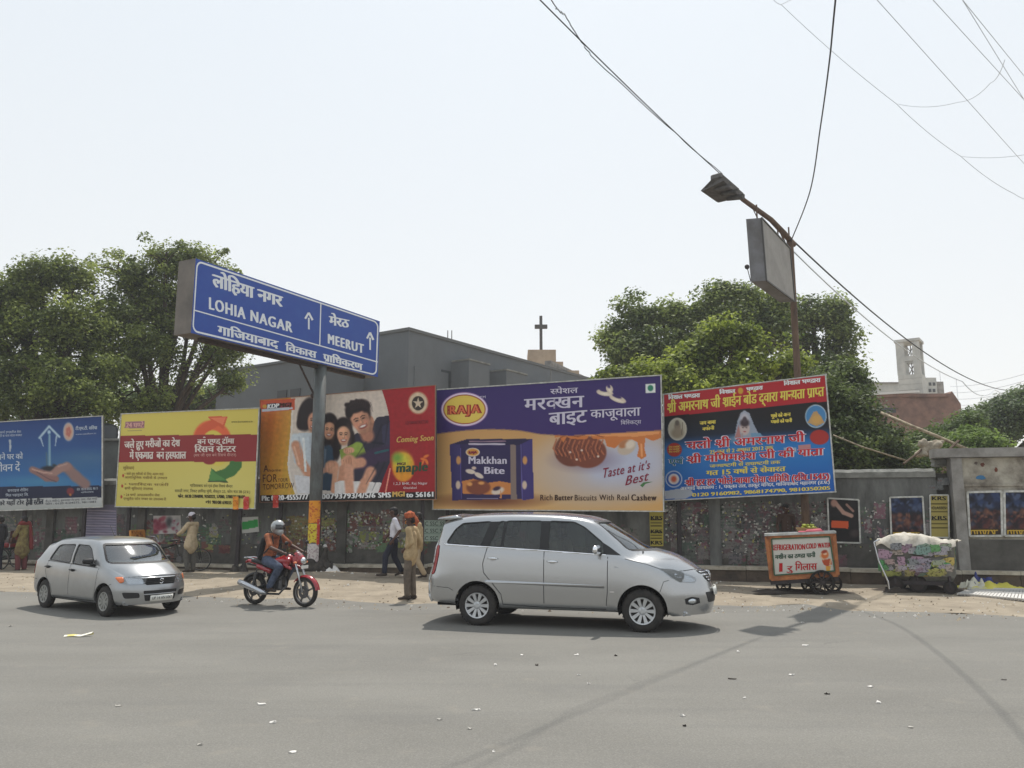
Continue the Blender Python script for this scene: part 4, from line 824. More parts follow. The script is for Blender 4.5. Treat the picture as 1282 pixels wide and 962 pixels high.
M_GL1 = glassmat('clear car glass', (.42, .49, .45, 1), clear=.985, refl=.06); M_GL2 = glassmat('windscreen glass', (.56, .68, .62, 1), clear=.92, refl=.17); M_PLATE = mat('number plate', rgb(216, 216, 210), rough=.5); M_GREYD = mat('wheel well', rgb(20, 20, 21), rough=.95)
def wheel(parent, c, R, W, rimR, style, side, spokes=10):
    """side -1: outer face looks to -y"""
    t = bpy.data.objects.new('wheel', None); COL.objects.link(t); t.parent = parent; t.location = c; o = side
    mb = MB(); k = W/2
    prof = [(rimR-.01, -k*.8), (rimR+.015, -k*.98), (rimR+.5*(R-rimR), -k*1.02), (R-.03, -k*.9), (R-.006, -k*.72), (R, -k*.4), (R, k*.4), (R-.006, k*.72), (R-.03, k*.9), (rimR+.5*(R-rimR), k*1.02), (rimR+.015, k*.98), (rimR-.01, k*.8)]
    mb.lathe(prof, 40, axis='Y')
    for i in range(40):
        a = 2*PI*i/40; mb.box((R*math.cos(a), 0, R*math.sin(a)), (.012, W*.62, .022), R=Matrix.Rotation(-a, 3, 'Y'))
    part('tyre', mb, M_RUB, t, smooth=True)
    mb = MB(); f = o*k
    mb.lathe([(rimR+.004, f*.9), (rimR, f*.98), (rimR-.018, f*.93), (rimR-.026, f*.6), (rimR-.03, -f*.6), (rimR, -f*.9)], 40, axis='Y')
    if style == 'alloy':
        for i in range(spokes):
            a = 2*PI*i/spokes; r0, r1 = .055, rimR-.015
            ca, sa = math.cos(a), math.sin(a)
            for (w0, w1, dy, th) in ((.018, .030, .92, .03),):
                P = []
                for r, wd, yy in ((r0, w0, f*.80), (r0+(r1-r0)*.5, (w0+w1)/2, f*.86), (r1, w1, f*.93)):
                    for sgn in (-1, 1): P.append((r*ca-sgn*wd*sa, yy, r*sa+sgn*wd*ca))
                P2 = [(x, y-o*th, z) for x, y, z in P]
                mb.add(P+P2, [(0, 1, 3, 2), (2, 3, 5, 4), (6, 8, 9, 7), (8, 10, 11, 9), (0, 2, 8, 6), (2, 4, 10, 8), (1, 7, 9, 3), (3, 9, 11, 5)])
        mb.lathe([(0, f*.9), (.035, f*.9), (.06, f*.82), (.066, f*.6)], 20, axis='Y')
        for i in range(5): a = 2*PI*(i+.5)/5; mb.ball((.045*math.cos(a), f*.84, .045*math.sin(a)), .011, 6, 4)
    else:
        mb.lathe([(0, f*.80), (.05, f*.82), (.07, f*.70), (rimR*.62, f*.74), (rimR*.72, f*.62), (rimR-.02, f*.68)], 28, axis='Y')
        for i in range(9): a = 2*PI*i/9; mb.beam((.05*math.cos(a), f*.76, .05*math.sin(a)), ((rimR-.02)*math.cos(a), f*.80, (rimR-.02)*math.sin(a)), .035, .02, up=(0, 1, 0))
    part('rim', mb, M_ALLOY if style == 'alloy' else mat('hubcap', rgb(150, 150, 146), rough=.5, metal=.3), t, smooth=False)
    mb = MB(); mb.lathe([(0, f*.3), (rimR*.62, f*.3), (rimR*.62, f*.24), (0, f*.24)], 24, axis='Y'); mb.lathe([(rimR-.03, f*.1), (0, f*.05)], 20, axis='Y'); part('brake_disc', mb, M_GREYD if style != 'alloy' else mat('brake iron', rgb(74, 70, 68), rough=.6, metal=.4), t)
    return t
def ycyl(cx, cz, r, y0, y1, n=40, flat=None):
    mb = MB(); pts = [(cx+r*math.cos(2*PI*i/n), max(cz+r*math.sin(2*PI*i/n), flat) if flat is not None else cz+r*math.sin(2*PI*i/n)) for i in range(n)]
    return mb.prism(pts, lambda a, b, t: (a, t, b), y0, y1)
def inset(poly, d):
    cx = sum(p[0] for p in poly)/len(poly); cy = sum(p[1] for p in poly)/len(poly); out = []
    n = len(poly)
    for i in range(n):
        a, b, c = Vector(poly[i-1]), Vector(poly[i]), Vector(poly[(i+1) % n]); e1 = (b-a).normalized(); e2 = (c-b).normalized(); n1 = Vector((-e1.y, e1.x)); n2 = Vector((-e2.y, e2.x)); m = (n1+n2).normalized(); k = 1/max(.4, m.dot(n1))
        if m.dot(Vector((cx, cy))-b) < 0: m = -m
        q = b+m*d*k; out.append((q.x, q.y))
    return out
def rounded(poly, r=.03, n=3):
    out = []; N = len(poly)
    for i in range(N):
        a, b, c = Vector(poly[i-1]), Vector(poly[i]), Vector(poly[(i+1) % N]); ra = min(r, (a-b).length*.4, (c-b).length*.4); p = b+(a-b).normalized()*ra; q = b+(c-b).normalized()*ra
        for k in range(n+1): t = k/n; z = p*(1-t)**2+b*2*t*(1-t)+q*t*t; out.append((z.x, z.y))
    return out
def seat(parent, x, y, z, m, w=.46, back=.55):
    mb = MB(); mb.box((x, y, z), (.48, w, .16), bev=.04); R = Matrix.Rotation(math.radians(-14), 3, 'Y'); mb.box((x-.27, y, z+.33), (.13, w, back), R=R, bev=.04)
    mb.box((x-.345, y, z+.33+back/2+.11), (.09, .26, .17), R=R, bev=.03); return part('car_seat', mb, m, parent)
def build_car(cfg, t):
    B = CarBody(cfg['P']); paint = cfg['paint']; wb = cfg['wb']; WR = cfg['WR']; hw = cfg['hw']; cut = []
    for x in (0, wb): cut.append(ycyl(x, WR+.01, WR+cfg['gap'], -1.3, 1.3))
    for P in cfg['side_windows']: cut.append(MB().prism(rounded(P, .04), lambda a, b, k: (a, k, b), -2, 2))
    ws = cfg['windscreen']; cut.append(MB().prism(rounded(ws, .06), lambda a, b, k: (k, a, b), cfg['ws_from'], 6))
    rw = cfg['rear_window']; cut.append(MB().prism(rounded(rw, .06), lambda a, b, k: (k, a, b), -3, cfg['rw_to']))
    B.shell('body', cut, paint, t)
    for sd_ in (1, -1):
        for P in cfg['side_windows']:
            g = part('window_glass', B.patch(inset(rounded(P, .04), -.012), off=-.012, side=sd_), M_GL1, t, smooth=True)
            rm = MB(); a = rounded(P, .04); q = B.stroke([*inset(a, -.006), inset(a, -.006)[0]], .016, off=.003, side=sd_); part('window_seal', q, M_BLKP, g)
        for P in cfg.get('black_side', []): part('pillar_trim', B.patch(P, off=.002, side=sd_), M_BLKP, t, smooth=True)
        for ln, wd in cfg['seams']: part('panel_gap', B.stroke(ln, wd, off=.0015, side=sd_), M_SEAM, t)
        for (x, z) in cfg['handles']:
            y = -B.bvh.ray_cast(Vector((x, -5, z)), Vector((0, 1, 0)))[0].y; mb = MB(); mb.box((x, -sd_*(y+.012), z), (.085, .012, .05), bev=.005)
            mb.tube([(x-.085, -sd_*(y+.002), z+.005), (x-.06, -sd_*(y+.035), z+.007), (x+.06, -sd_*(y+.035), z+.004), (x+.085, -sd_*(y+.002), z)], .012, 8); part('door_handle', mb, cfg['handle_mat'], t, smooth=True)
        for (nm, P, phi, off, m, th) in cfg['lamps']:
            o = part(nm, B.patch(rounded(P, .03), phi=phi, off=off, side=sd_, step=.04, thick=th), m, t, smooth=True)
        for (nm, P, phi, off, m, th) in cfg['trims_side']: part(nm, B.patch(P, phi=phi, off=off, side=sd_, step=.05, thick=th), m, t, smooth=True)
    for (nm, P, phi, off, m, th) in cfg['trims']: part(nm, B.patch(P, phi=phi, off=off, step=.05, thick=th), m, t, smooth=True)
    part('windscreen', B.patch(inset(rounded(ws, .06), -.02), phi=90, off=-.010), M_GL2, t, smooth=True)
    a = inset(rounded(ws, .06), .004); part('windscreen_seal', B.stroke([*a, a[0]], .03, phi=90, off=.002), M_BLKP, t)
    part('rear_glass', B.patch(inset([(-y, z) for y, z in rounded(rw, .06)], -.02), phi=-90, off=-.010), M_GL1, t, smooth=True)
    for ln, wd in cfg['front_seams']: part('panel_gap', B.stroke(ln, wd, phi=90, off=.0015), M_SEAM, t)
    for ln, wd in cfg.get('top_seams', []): part('panel_gap', B.stroke(ln, wd, top=True, off=.0015), M_SEAM, t)
    # floor, wells, interior
    mb = MB(); x0, x1 = cfg['floor']; mb.box(((x0+x1)/2, 0, cfg['fz0']), (x1-x0, hw*1.62, .08))
    mb.box(((WR+.1+wb-WR-.1)/2, 0, cfg['fz0']+.0), (wb-2*WR-.22, hw*1.8, .07)); part('underbody', mb, M_GREYD, t)
    for x in (0, wb):
        for s_ in (1, -1):
            mb = MB(); r = WR+cfg['gap']-.004; n = 20; V = []; F = []
            for i in range(n+1):
                a = -.25+(PI+.5)*i/n
                for yy in (hw*.93, hw*.52): V.append((x+r*math.cos(a), s_*yy, WR+.01+r*math.sin(a)))
            F = [(2*i, 2*i+1, 2*i+3, 2*i+2) for i in range(n)]; c0 = len(V); V.append((x, s_*hw*.52, WR)); F += [(c0, 2*i+1, 2*i+3) for i in range(n)]; mb.add(V, F); part('wheel_well', mb, M_GREYD, t)
            wheel(t, (x, s_*(hw-cfg['TW']/2-.02), WR), WR, cfg['TW'], cfg['rimR'], cfg['style'], s_)
    for (x, y) in cfg['seats']: seat(t, x, y, cfg['seatz'], cfg['seatm'])
    dx, dz = cfg['dash']; mb = MB(); mb.box((dx, 0, dz), (.42, hw*1.6, .2), bev=.05); part('dashboard', mb, M_INT, t)
    mb = MB(); R = Matrix.Rotation(math.radians(65), 4, 'Y'); M = Matrix.Translation((dx-.36, -.36, dz+.04)) @ R; V = []; mb.M = M; mb.lathe([(.17+.014*math.cos(a*PI/3), .014*math.sin(a*PI/3)) for a in range(7)], 24); mb.box((0, 0, 0), (.3, .05, .02)); part('steering_wheel', mb, M_BLKP, t, smooth=True)
    return B
def mirror(B, t, x, z, y, m, sc=1.0):
    for s_ in (-1, 1):
        o = blobpart('wing_mirror', [((x+.02, s_*(y+.07), z+.02), (x+.0, s_*(y+.2*sc), z+.025), .07*sc, .062*sc, ((1, 0, 0), .62))], m, t, voxel=.01, smooth=3)
        mb = MB(); mb.tube([(x+.06, s_*(y-.06), z-.06), (x+.02, s_*(y+.08), z-.03)], .025, 8); part('mirror_stalk', mb, M_BLKP, o)
# ---- the silver people carrier
inn = dict(paint=M_SILVER, wb=2.72, WR=.325, gap=.065, hw=.885, TW=.205, rimR=.205, style='alloy', handle_mat=M_CHR, floor=(-.75, 3.0), fz0=.34,
    P=dict(ends=(-.86, 3.33), fstart=2.75, rstart=.1,
      zt=([-.86, -.6, 0, .65, 1.2, 1.65, 1.88, 2.15, 2.42, 2.75, 3.05, 3.22, 3.33], [1.68, 1.735, 1.785, 1.80, 1.79, 1.75, 1.68, 1.43, 1.17, 1.085, .98, .90, .83]),
      zb=([-.86, -.5, 0, 1.1, 2.2, 2.6, 3.0, 3.2, 3.33], [1.30, 1.29, 1.25, 1.20, 1.14, 1.06, .93, .84, .78]),
      w=([-.86, -.8, -.68, -.4, 0, 2.5, 2.9, 3.1, 3.24, 3.33], [.72, .80, .855, .88, .885, .885, .87, .84, .77, .68]),
      wt=([-.86, -.3, .5, 1.8, 2.1, 2.42, 2.8, 3.33], [.66, .69, .70, .67, .70, .77, .76, .60]),
      sill=([-.86, -.4, -.3, 3.0, 3.1, 3.33], [.36, .33, .29, .29, .25, .26]),
      bow=([-.86, -.4, 0, 1.3, 1.88, 2.42, 2.9, 3.33], [-.10, -.04, 0, .0, .12, .34, .40, .44]),
      crown=([-.86, .5, 1.8, 2.1, 2.42, 3.0, 3.33], [.04, .05, .05, .08, .12, .09, .05]),
      fz=([.2, .35, .55, .68, .8, .95, 1.1], [-.06, .0, .03, .0, -.05, -.10, -.12]), rz=([.3, .5, .75, .9, 1.3, 1.6, 1.72, 1.85], [.05, -.03, -.03, .03, .10, .20, .24, .26])),
    side_windows=[[(-.56, 1.335), (-.42, 1.56), (-.30, 1.655), (.20, 1.69), (.05, 1.30)], [(.20, 1.295), (.36, 1.69), (.44, 1.695), (.40, 1.285)], [(.44, 1.285), (.48, 1.697), (1.08, 1.70), (1.07, 1.24)], [(1.21, 1.235), (1.22, 1.70), (1.62, 1.685), (1.80, 1.60), (2.10, 1.36), (2.13, 1.19)]],
    black_side=[[(.05, 1.29), (.20, 1.69), (.36, 1.695), (.20, 1.285)], [(1.07, 1.24), (1.08, 1.705), (1.22, 1.705), (1.21, 1.235)], [(.40, 1.285), (.44, 1.698), (.48, 1.70), (.44, 1.285)], [(2.13, 1.185), (2.10, 1.37), (2.20, 1.31), (2.40, 1.17)]],
    seams=[([(.17, 1.27), (.10, 1.0), (.12, .86), (.30, .66), (.42, .52), (.45, .36), (1.15, .335), (2.15, .335), (2.18, .60), (2.19, 1.15)], .012), ([(1.145, 1.22), (1.145, .335)], .012), ([(.2, 1.285), (1.05, 1.235), (2.1, 1.18)], .022), ([(-.83, .62), (-.5, .60), (-.42, .56)], .008), ([(3.0, .62), (3.06, .78), (3.14, .80)], .008), ([(2.46, 1.12), (2.8, 1.04), (3.02, .965)], .008)],
    handles=[(.28, 1.09), (1.29, 1.055)],
    lamps=[('headlight', [(1.76, .985), (2.02, .965), (2.34, .855), (2.42, .795), (2.36, .745), (2.10, .755), (1.92, .84)], 40, .006, M_LENS, .0), ('headlight_inner', [(2.02, .92), (2.28, .84), (2.37, .785), (2.30, .765), (2.12, .775), (2.0, .86)], 40, .003, M_LAMPIN, 0), ('headlight_shade', [(1.79, .978), (2.02, .958), (2.20, .90), (2.14, .77), (2.08, .765), (1.94, .845)], 40, .0035, M_INT, 0),
           ('fog_lamp', [(1.96, .49), (2.02, .515), (2.09, .50), (2.10, .455), (2.02, .43), (1.96, .45)], 45, .005, M_LAMPIN, .004), ('tail_light', [(-.16, .80), (-.07, .82), (-.02, 1.16), (-.05, 1.30), (-.14, 1.28), (-.20, .90)], -40, .012, M_RED, .006)],
    trims_side=[('bump_strip', [(.14, .70), (2.13, .66), (2.13, .705), (.14, .745)], 0, .010, M_SILVER, .01), ('belt_trim', [(-.60, 1.30), (.05, 1.272), (1.10, 1.222), (2.16, 1.165), (2.16, 1.182), (1.10, 1.240), (.05, 1.290), (-.60, 1.32)], 0, .005, M_CHR, .004), ('fog_recess', [(1.90, .51), (2.02, .54), (2.16, .52), (2.18, .44), (2.04, .41), (1.92, .43)], 45, .003, M_BLKP, 0), ('mud_flap', [(-.44, .16), (-.35, .16), (-.34, .42), (-.41, .42)], 0, -.02, M_BLKP, .02), ('badge', [(2.22, .60), (2.29, .60), (2.29, .615), (2.22, .615)], 0, .004, M_CHR, 0), ('side_repeater', [(2.30, .98), (2.36, .975), (2.36, .995), (2.30, 1.0)], 0, .005, M_LENS, 0)],
    trims=[('grille', [(-.36, .925), (.36, .925), (.30, .79), (.20, .745), (-.20, .745), (-.30, .79)], 90, .004, M_BLKP, 0), *[('grille_bar', [(-.345+.03*i, .903-.04*i), (.345-.03*i, .903-.04*i), (.34-.03*i, .886-.04*i), (-.34+.03*i, .886-.04*i)], 90, .012, M_CHR, .006) for i in range(4)],
           ('grille_emblem', rounded([(-.085, .90), (.085, .90), (.085, .80), (-.085, .80)], .05, 5), 90, .022, M_CHR, .008), ('emblem_centre', rounded([(-.065, .885), (.065, .885), (.065, .815), (-.065, .815)], .04, 5), 90, .030, M_SILVER, .004), ('emblem_ring', rounded([(-.03, .885), (.03, .885), (.03, .815), (-.03, .815)], .025, 5), 90, .037, M_CHR, .003),
           ('lower_intake', rounded([(-.42, .60), (.42, .60), (.36, .44), (-.36, .44)], .03), 90, .004, M_BLKP, 0), ('number_plate', [(-.25, .66), (.25, .66), (.25, .55), (-.25, .55)], 90, .03, M_PLATE, .01)],
    windscreen=[(-.66, 1.24), (-.585, 1.70), (.585, 1.70), (.66, 1.24)], ws_from=1.5, rear_window=[(-.60, 1.30), (-.54, 1.62), (.54, 1.62), (.60, 1.30)], rw_to=-.45,
    front_seams=[([(-.62, .93), (-.4, .945), (.4, .945), (.62, .93)], .010)], seats=[(1.55, .38), (1.55, -.38), (.62, .42), (.62, -.42), (.62, 0), (-.12, .4), (-.12, -.4)], seatz=.80, seatm=M_SEAT, dash=(2.22, 1.05))
R_ = ground(597.4, 783.9); F_ = ground(804.6, 792.6); hd = math.atan2(F_.y-R_.y, F_.x-R_.x)
org = R_+Vector((-math.sin(hd), math.cos(hd), 0))*(.885-.05)
car = thing('parked_car', 'silver people carrier with ten-spoke alloy wheels, in front of the biscuit billboard', 'car', (org.x, org.y, .0045), hd)
car.name = 'people_carrier'; ORIG['people_carrier'] = org
BI = build_car(inn, car); mirror(BI, car, 2.03, 1.24, .84, M_CHR, 1.15)
# spoiler, aerial details, driver, number
mb = MB(); V = []; F = []; n = 14
for i in range(n+1):
    y = -.66+1.32*i/n; b = -.10*(1-(y/.66)**2); zc = 1.775+.03*(1-(y/.66)**2)
    for (x, z) in ((-.34, zc-.02), (-.46, zc+.012), (-.78, zc-.03), (-.80, zc-.055), (-.55, zc-.06)): V.append((x+b, y, z))
F = [(i*5+j, (i+1)*5+j, (i+1)*5+(j+1) % 5, i*5+(j+1) % 5) for i in range(n) for j in range(5)]+[(0, 1, 2, 3, 4), tuple(reversed(range(n*5, n*5+5)))]
mb.add(V, F); part('roof_spoiler', mb, M_SILVER, car, smooth=True, fix=True)
mb = MB(); mb.tube([(2.72, -.55, 1.215), (2.66, -.1, 1.275), (2.64, -.05, 1.285)], .012, 6); mb.tube([(2.80, .0, 1.21), (2.76, .5, 1.22)], .012, 6); part('wiper', mb, M_BLKP, car)
mb = MB(); mb.tube([(3.56, 0, .30), (3.5, .1, .28)], .02, 6); mb.tube([(-.75, .45, .27), (-.1, .45, .30), (.4, .4, .3)], .035, 8); mb.box((.0, 0, .33), (.1, 1.3, .1)); mb.box((2.72, 0, .31), (.1, 1.3, .09)); part('running_gear', mb, M_GREYD, car)
mb = MB(); rc = BI.bvh.ray_cast(Vector((6, 0, .605)), Vector((-1, 0, 0)))[0].x+.048
text_on(mb, 'UP 14 BX 8214', lambda u, v: (rc-.16*abs((u-.5)*.46)**1.6, -.225+.45*u, .575+.06*v), .0, None, .72); part('plate_lettering', mb, K_INK, car)
M_SKIN = mat('brown skin', rgb(128, 84, 62), rough=.6, col2=rgb(112, 72, 54), scale=6); M_SKIN2 = mat('dark brown skin', rgb(84, 56, 44), rough=.6, col2=rgb(70, 46, 38), scale=6)
# ---- the small silver hatchback
alt = dict(paint=M_SILVER2, wb=2.28, WR=.265, gap=.05, hw=.715, TW=.15, rimR=.165, style='cap', handle_mat=M_BLKP, floor=(-.5, 2.7), fz0=.24,
    P=dict(ends=(-.58, 2.72), fstart=2.15, rstart=.35,
      zt=([-.58, -.3, .0, .3, .8, 1.3, 1.58, 1.74, 1.95, 2.10, 2.35, 2.60, 2.72], [1.22, 1.26, 1.29, 1.32, 1.345, 1.34, 1.31, 1.24, 1.04, .925, .85, .755, .69]),
      zb=([-.58, 0, 1.0, 1.9, 2.2, 2.55, 2.72], [.93, .92, .88, .85, .80, .70, .64]),
      w=([-.58, -.52, -.38, 0, 1.9, 2.35, 2.56, 2.66, 2.72], [.58, .65, .695, .71, .715, .705, .68, .635, .575]),
      wt=([-.58, 0, .8, 1.6, 1.85, 2.10, 2.72], [.51, .55, .59, .585, .62, .64, .50]),
      sill=([-.58, -.35, .3, 2.0, 2.5, 2.72], [.30, .25, .21, .22, .22, .22]), bow=([-.58, 0, 1.0, 1.58, 2.10, 2.72], [-.06, 0, 0, .08, .22, .25]),
      crown=([-.58, 1.4, 2.14, 2.72], [.03, .04, .07, .04]), fz=([.2, .32, .48, .58, .68, .8], [-.03, .01, .02, -.02, -.05, -.08]), rz=([.2, .4, .6, .88, .95, 1.1, 1.3, 1.4], [.02, -.02, -.02, .0, .09, .22, .40, .46])),
    side_windows=[[(.10, .93), (.28, 1.17), (.40, 1.21), (.98, 1.23), (.93, .895)], [(1.02, .89), (1.08, 1.232), (1.48, 1.22), (1.60, 1.16), (1.90, .86)]],
    black_side=[[(.93, .90), (.98, 1.268), (1.08, 1.270), (1.02, .895)]] if False else [], seams=[([(.10, .92), (.02, .72), (.12, .58), (.30, .45), (.38, .25), (1.93, .25), (2.0, .5), (2.02, .84)], .010), ([(.985, .89), (1.0, .25)], .010), ([(-.44, .55), (-.3, .54)], .008), ([(2.36, .50), (2.44, .56), (2.50, .58)], .008), ([(.05, .905), (1.0, .875), (1.98, .84)], .010)],
    handles=[(.12, .79), (1.10, .765)],
    lamps=[('headlight', [(.94, .70), (1.1, .715), (1.46, .67), (1.44, .565), (1.17, .555), (1.02, .60)], 55, .008, M_LENS, 0), ('headlight_inner', [(1.10, .69), (1.43, .655), (1.42, .575), (1.16, .575)], 55, .003, M_LAMPIN, 0), ('indicator', [(.93, .695), (1.07, .70), (1.10, .62), (1.03, .59)], 55, .011, M_AMB, .003),
           ('tail_light', [(-.08, .62), (.02, .64), (.02, .84), (-.04, .90), (-.12, .82)], -40, .010, M_RED, .006)],
    trims_side=[('fog_recess', rounded([(-.60, .44), (-.38, .43), (-.36, .34), (-.56, .33)], .03), 90, .004, M_BLKP, 0)],
    trims=[('grille', rounded([(-.33, .675), (.33, .675), (.27, .555), (-.27, .555)], .02), 90, .004, M_GREYD, 0), ('grille_rim', rounded([(-.34, .685), (.34, .685), (.33, .67), (-.33, .67)], .005), 90, .012, M_CHR, .004),
           *[('grille_bar', [(-.31, .645-.03*i), (.31, .645-.03*i), (.31, .638-.03*i), (-.31, .638-.03*i)], 90, .008, M_SEAM, .003) for i in range(3)],
           ('lower_intake', rounded([(-.32, .46), (.32, .46), (.28, .28), (-.28, .28)], .02), 90, .004, M_BLKP, 0), ('intake_bar', [(-.31, .405), (.31, .405), (.31, .385), (-.31, .385)], 90, .012, M_SILVER2, .006), ('number_plate', [(-.21, .375), (.21, .375), (.21, .28), (-.21, .28)], 90, .03, M_PLATE, .01)],
    windscreen=[(-.60, .925), (-.525, 1.26), (.525, 1.26), (.60, .925)], ws_from=1.2, rear_window=[(-.48, .98), (-.42, 1.18), (.42, 1.18), (.48, .98)], rw_to=.2,
    front_seams=[([(-.50, .70), (-.3, .705), (.3, .705), (.50, .70)], .008)], seats=[(1.15, .30), (1.15, -.30), (.45, .28), (.45, -.28)], seatz=.52, seatm=M_INT, dash=(1.86, .84))
hd = math.radians(-36); n_ = Vector((-math.sin(hd), math.cos(hd), 0)); o_ = Vector((-9.15, 16.1, 0))+n_*.66
car2 = thing('hatchback', 'small dusty silver hatchback with amber indicators, left of the motorcycle', 'car', (o_.x, o_.y, .0045), hd)
BA = build_car(alt, car2); mirror(BA, car2, 1.78, .93, .66, M_BLKP, .8)
mb = MB(); rc = BA.bvh.ray_cast(Vector((6, 0, .33)), Vector((-1, 0, 0)))[0].x+.045
text_on(mb, 'UP 14 AN 6067', lambda u, v: (rc-.12*abs((u-.5)*.4)**1.6, -.19+.38*u, .302+.05*v), .0, None, .72); part('plate_lettering', mb, K_INK, car2)
mb = MB(); rc = BA.bvh.ray_cast(Vector((6, 0, .615)), Vector((-1, 0, 0)))[0].x+.02
mb.tube([(rc, .035, .645), (rc, -.005, .66), (rc, -.03, .635), (rc, .03, .60), (rc, .005, .57), (rc, -.035, .585)], .010, 6); part('bonnet_badge', mb, M_CHR, car2)
mb = MB(); mb.tube([(1.2, .0, 1.38), (1.02, -.0, 1.58)], .006, 6); mb.ball((1.2, 0, 1.38), .02); part('aerial', mb, M_BLKP, car2)
mb = MB(); mb.tube([(2.30, -.42, .93), (2.14, .05, 1.0)], .009, 6); mb.tube([(2.34, .05, .945), (2.18, .48, .985)], .009, 6); part('wiper', mb, M_BLKP, car2)
# ================================================================ STREET LAMP, HANGING BOX SIGN, WIRES
LP = Vector((7.36, 20.3, 0)); PT = Vector((7.36, 20.3, at(990, 300, 20.3).z)); LH = at(909, 232, 17.5)
M_RUST = mat('rusty lamp pole', rgb(112, 90, 72), rough=.85, col2=rgb(78, 62, 54), scale=5, detail=8, stretch=(1, 1, .35), bump=.3)
M_LGREY = mat('weathered lamp housing', rgb(104, 102, 100), rough=.75, col2=rgb(74, 70, 68), scale=6)
lamp = thing('street_lamp', 'tall rusty street lamp with a long rising arm and grey floodlight head, at the right', 'street lamp', tuple(LP))
mb = MB(); mb.tube([LP-Vector((0, 0, .2)), LP+Vector((0, 0, 3)), LP+Vector((0, 0, 6)), PT+Vector((0, 0, -.2)), PT+Vector((-.03, -.03, .02))], [.105, .095, .085, .08, .08], 12); part('pole', mb, M_RUST, lamp, True, smooth=True)
ad = (LH-PT).normalized(); mb = MB(); P = [PT-ad*.25+Vector((0, 0, -.06)), PT+ad*.4+Vector((0, 0, .03)), PT+ad*1.2+Vector((0, 0, .1)), LH-ad*.9, LH+ad*.25+Vector((0, 0, .05))]; mb.tube(P, [.075, .075, .065, .055, .05], 10); part('arm', mb, M_RUST, lamp, True, smooth=True)
mb = MB(); mb.tube([PT+ad*.05+Vector((0, 0, .0)), PT+ad*.05+Vector((0, 0, .32))], .02, 6); mb.tube([PT+Vector((0, 0, -.5)), PT+ad*.7+Vector((0, 0, .05))], .025, 6); part('brace', mb, M_RUST, lamp, True)
side_ = Vector((ad.y, -ad.x, 0)).normalized()*-1
hx = LH+ad*.05; upv = Vector((0, 0, 1)); lf = Vector((-.75, -.55, -.35)).normalized()
mb = MB(); R = Matrix((ad, side_, ad.cross(side_))).transposed()
mb.box(hx+Vector((0, 0, .0)), (.95, .26, .13), R=R, bev=.02); part('lamp_housing', mb, M_LGREY, lamp, True)
mb = MB(); c0 = hx-R @ Vector((0, 0, .08)); o1 = [c0+R @ Vector((x, y, z)) for x, y, z in ((-.48, -.1, 0), (.50, -.1, 0), (.50, .22, 0), (-.48, .22, 0), (-.42, -.42, -.08), (.34, -.44, -.10), (.36, -.40, -.14), (-.40, -.36, -.12), (.5, .2, -.10), (-.48, .2, -.10))]
mb.add(o1, [(0, 1, 5, 4), (4, 5, 6, 7), (7, 6, 8, 9), (1, 2, 8, 6, 5), (3, 0, 4, 7, 9), (2, 3, 9, 8), (0, 3, 2, 1)]); part('reflector_hood', mb, M_LGREY, lamp, True, fix=True)
for k in range(3):
    mb = MB(); a = c0+R @ Vector((-.34+.3*k, -.1, -.12)); mb.tube([a, a+R @ Vector((.06, .42, -.10))], .05, 8); mb.box(a+R @ Vector((.03, .22, -.02)), (.08, .40, .03), R=R); part('lamp_tube', mb, M_LGREY, lamp, True)
BX = Board((953, 273), (988.5, 311), (994.8, 378), (959.2, 351.6), 18.3, 20.0)
bs = thing('hanging_box_sign', 'blank grey double-sided box sign hanging under the street lamp arm', 'sign', tuple((BX.p(970, 300)+BX.p(975, 360))/2))
M_BX = mat('grey sign face', rgb(150, 146, 140), rough=.6, col2=rgb(128, 124, 118), scale=1.5); M_BX2 = mat('grey sign edge', rgb(122, 122, 126), rough=.6, col2=rgb(100, 98, 98), scale=2.5)
fr3 = [BX.p(*q, 0) for q in (BX.c[3], BX.c[2], BX.c[1], BX.c[0])]; th = Vector((-.34, .08, 0))
bk = [v+th for v in fr3]; mb = MB(); mb.add(fr3+bk, [(7, 6, 5, 4), (0, 4, 5, 1), (1, 5, 6, 2), (2, 6, 7, 3), (3, 7, 4, 0)]); part('sign_casing', mb, M_BX2, bs, True)
mb = MB(); q = [v+BX.n*.004 for v in fr3]; mb.add(q, [(0, 1, 2, 3)]); part('front_face', mb, M_BX, bs, True)
for a, b in zip(fr3, fr3[1:]+fr3[:1]): mb = MB(); mb.beam(a+BX.n*.01, b+BX.n*.01, .035, .03, up=BX.n); part('edge_trim', mb, mat('dark edge trim', rgb(74, 72, 70), rough=.6), bs, True)
for t in (.12, .85):
    tp = fr3[3]*(1-t)+fr3[2]*t+th*.5; k = (tp-PT).dot(ad); ap = PT+ad*k; mb = MB(); mb.tube([tp, Vector((tp.x, tp.y, ap.z+.02))], .018, 6); mb.ball(tp+Vector((0, 0, .06)), .05, 6, 4); mb.tube([tp+Vector((0, 0, .12)), ap], .012, 5); part('hanger', mb, M_RUST, bs, True)
mb = MB(); mb.ball(at(941, 334, 18.3)+th*.3, .06, 8, 6); mb.tube([at(941, 334, 18.3)+th*.3, fr3[0]+th], .01, 5); part('cable_ball', mb, M_DARKST, bs, True)
M_WIRE = mat('black cable', rgb(60, 60, 64), rough=.7); M_WIRE2 = mat('pale old cable', rgb(205, 212, 220), rough=.7)
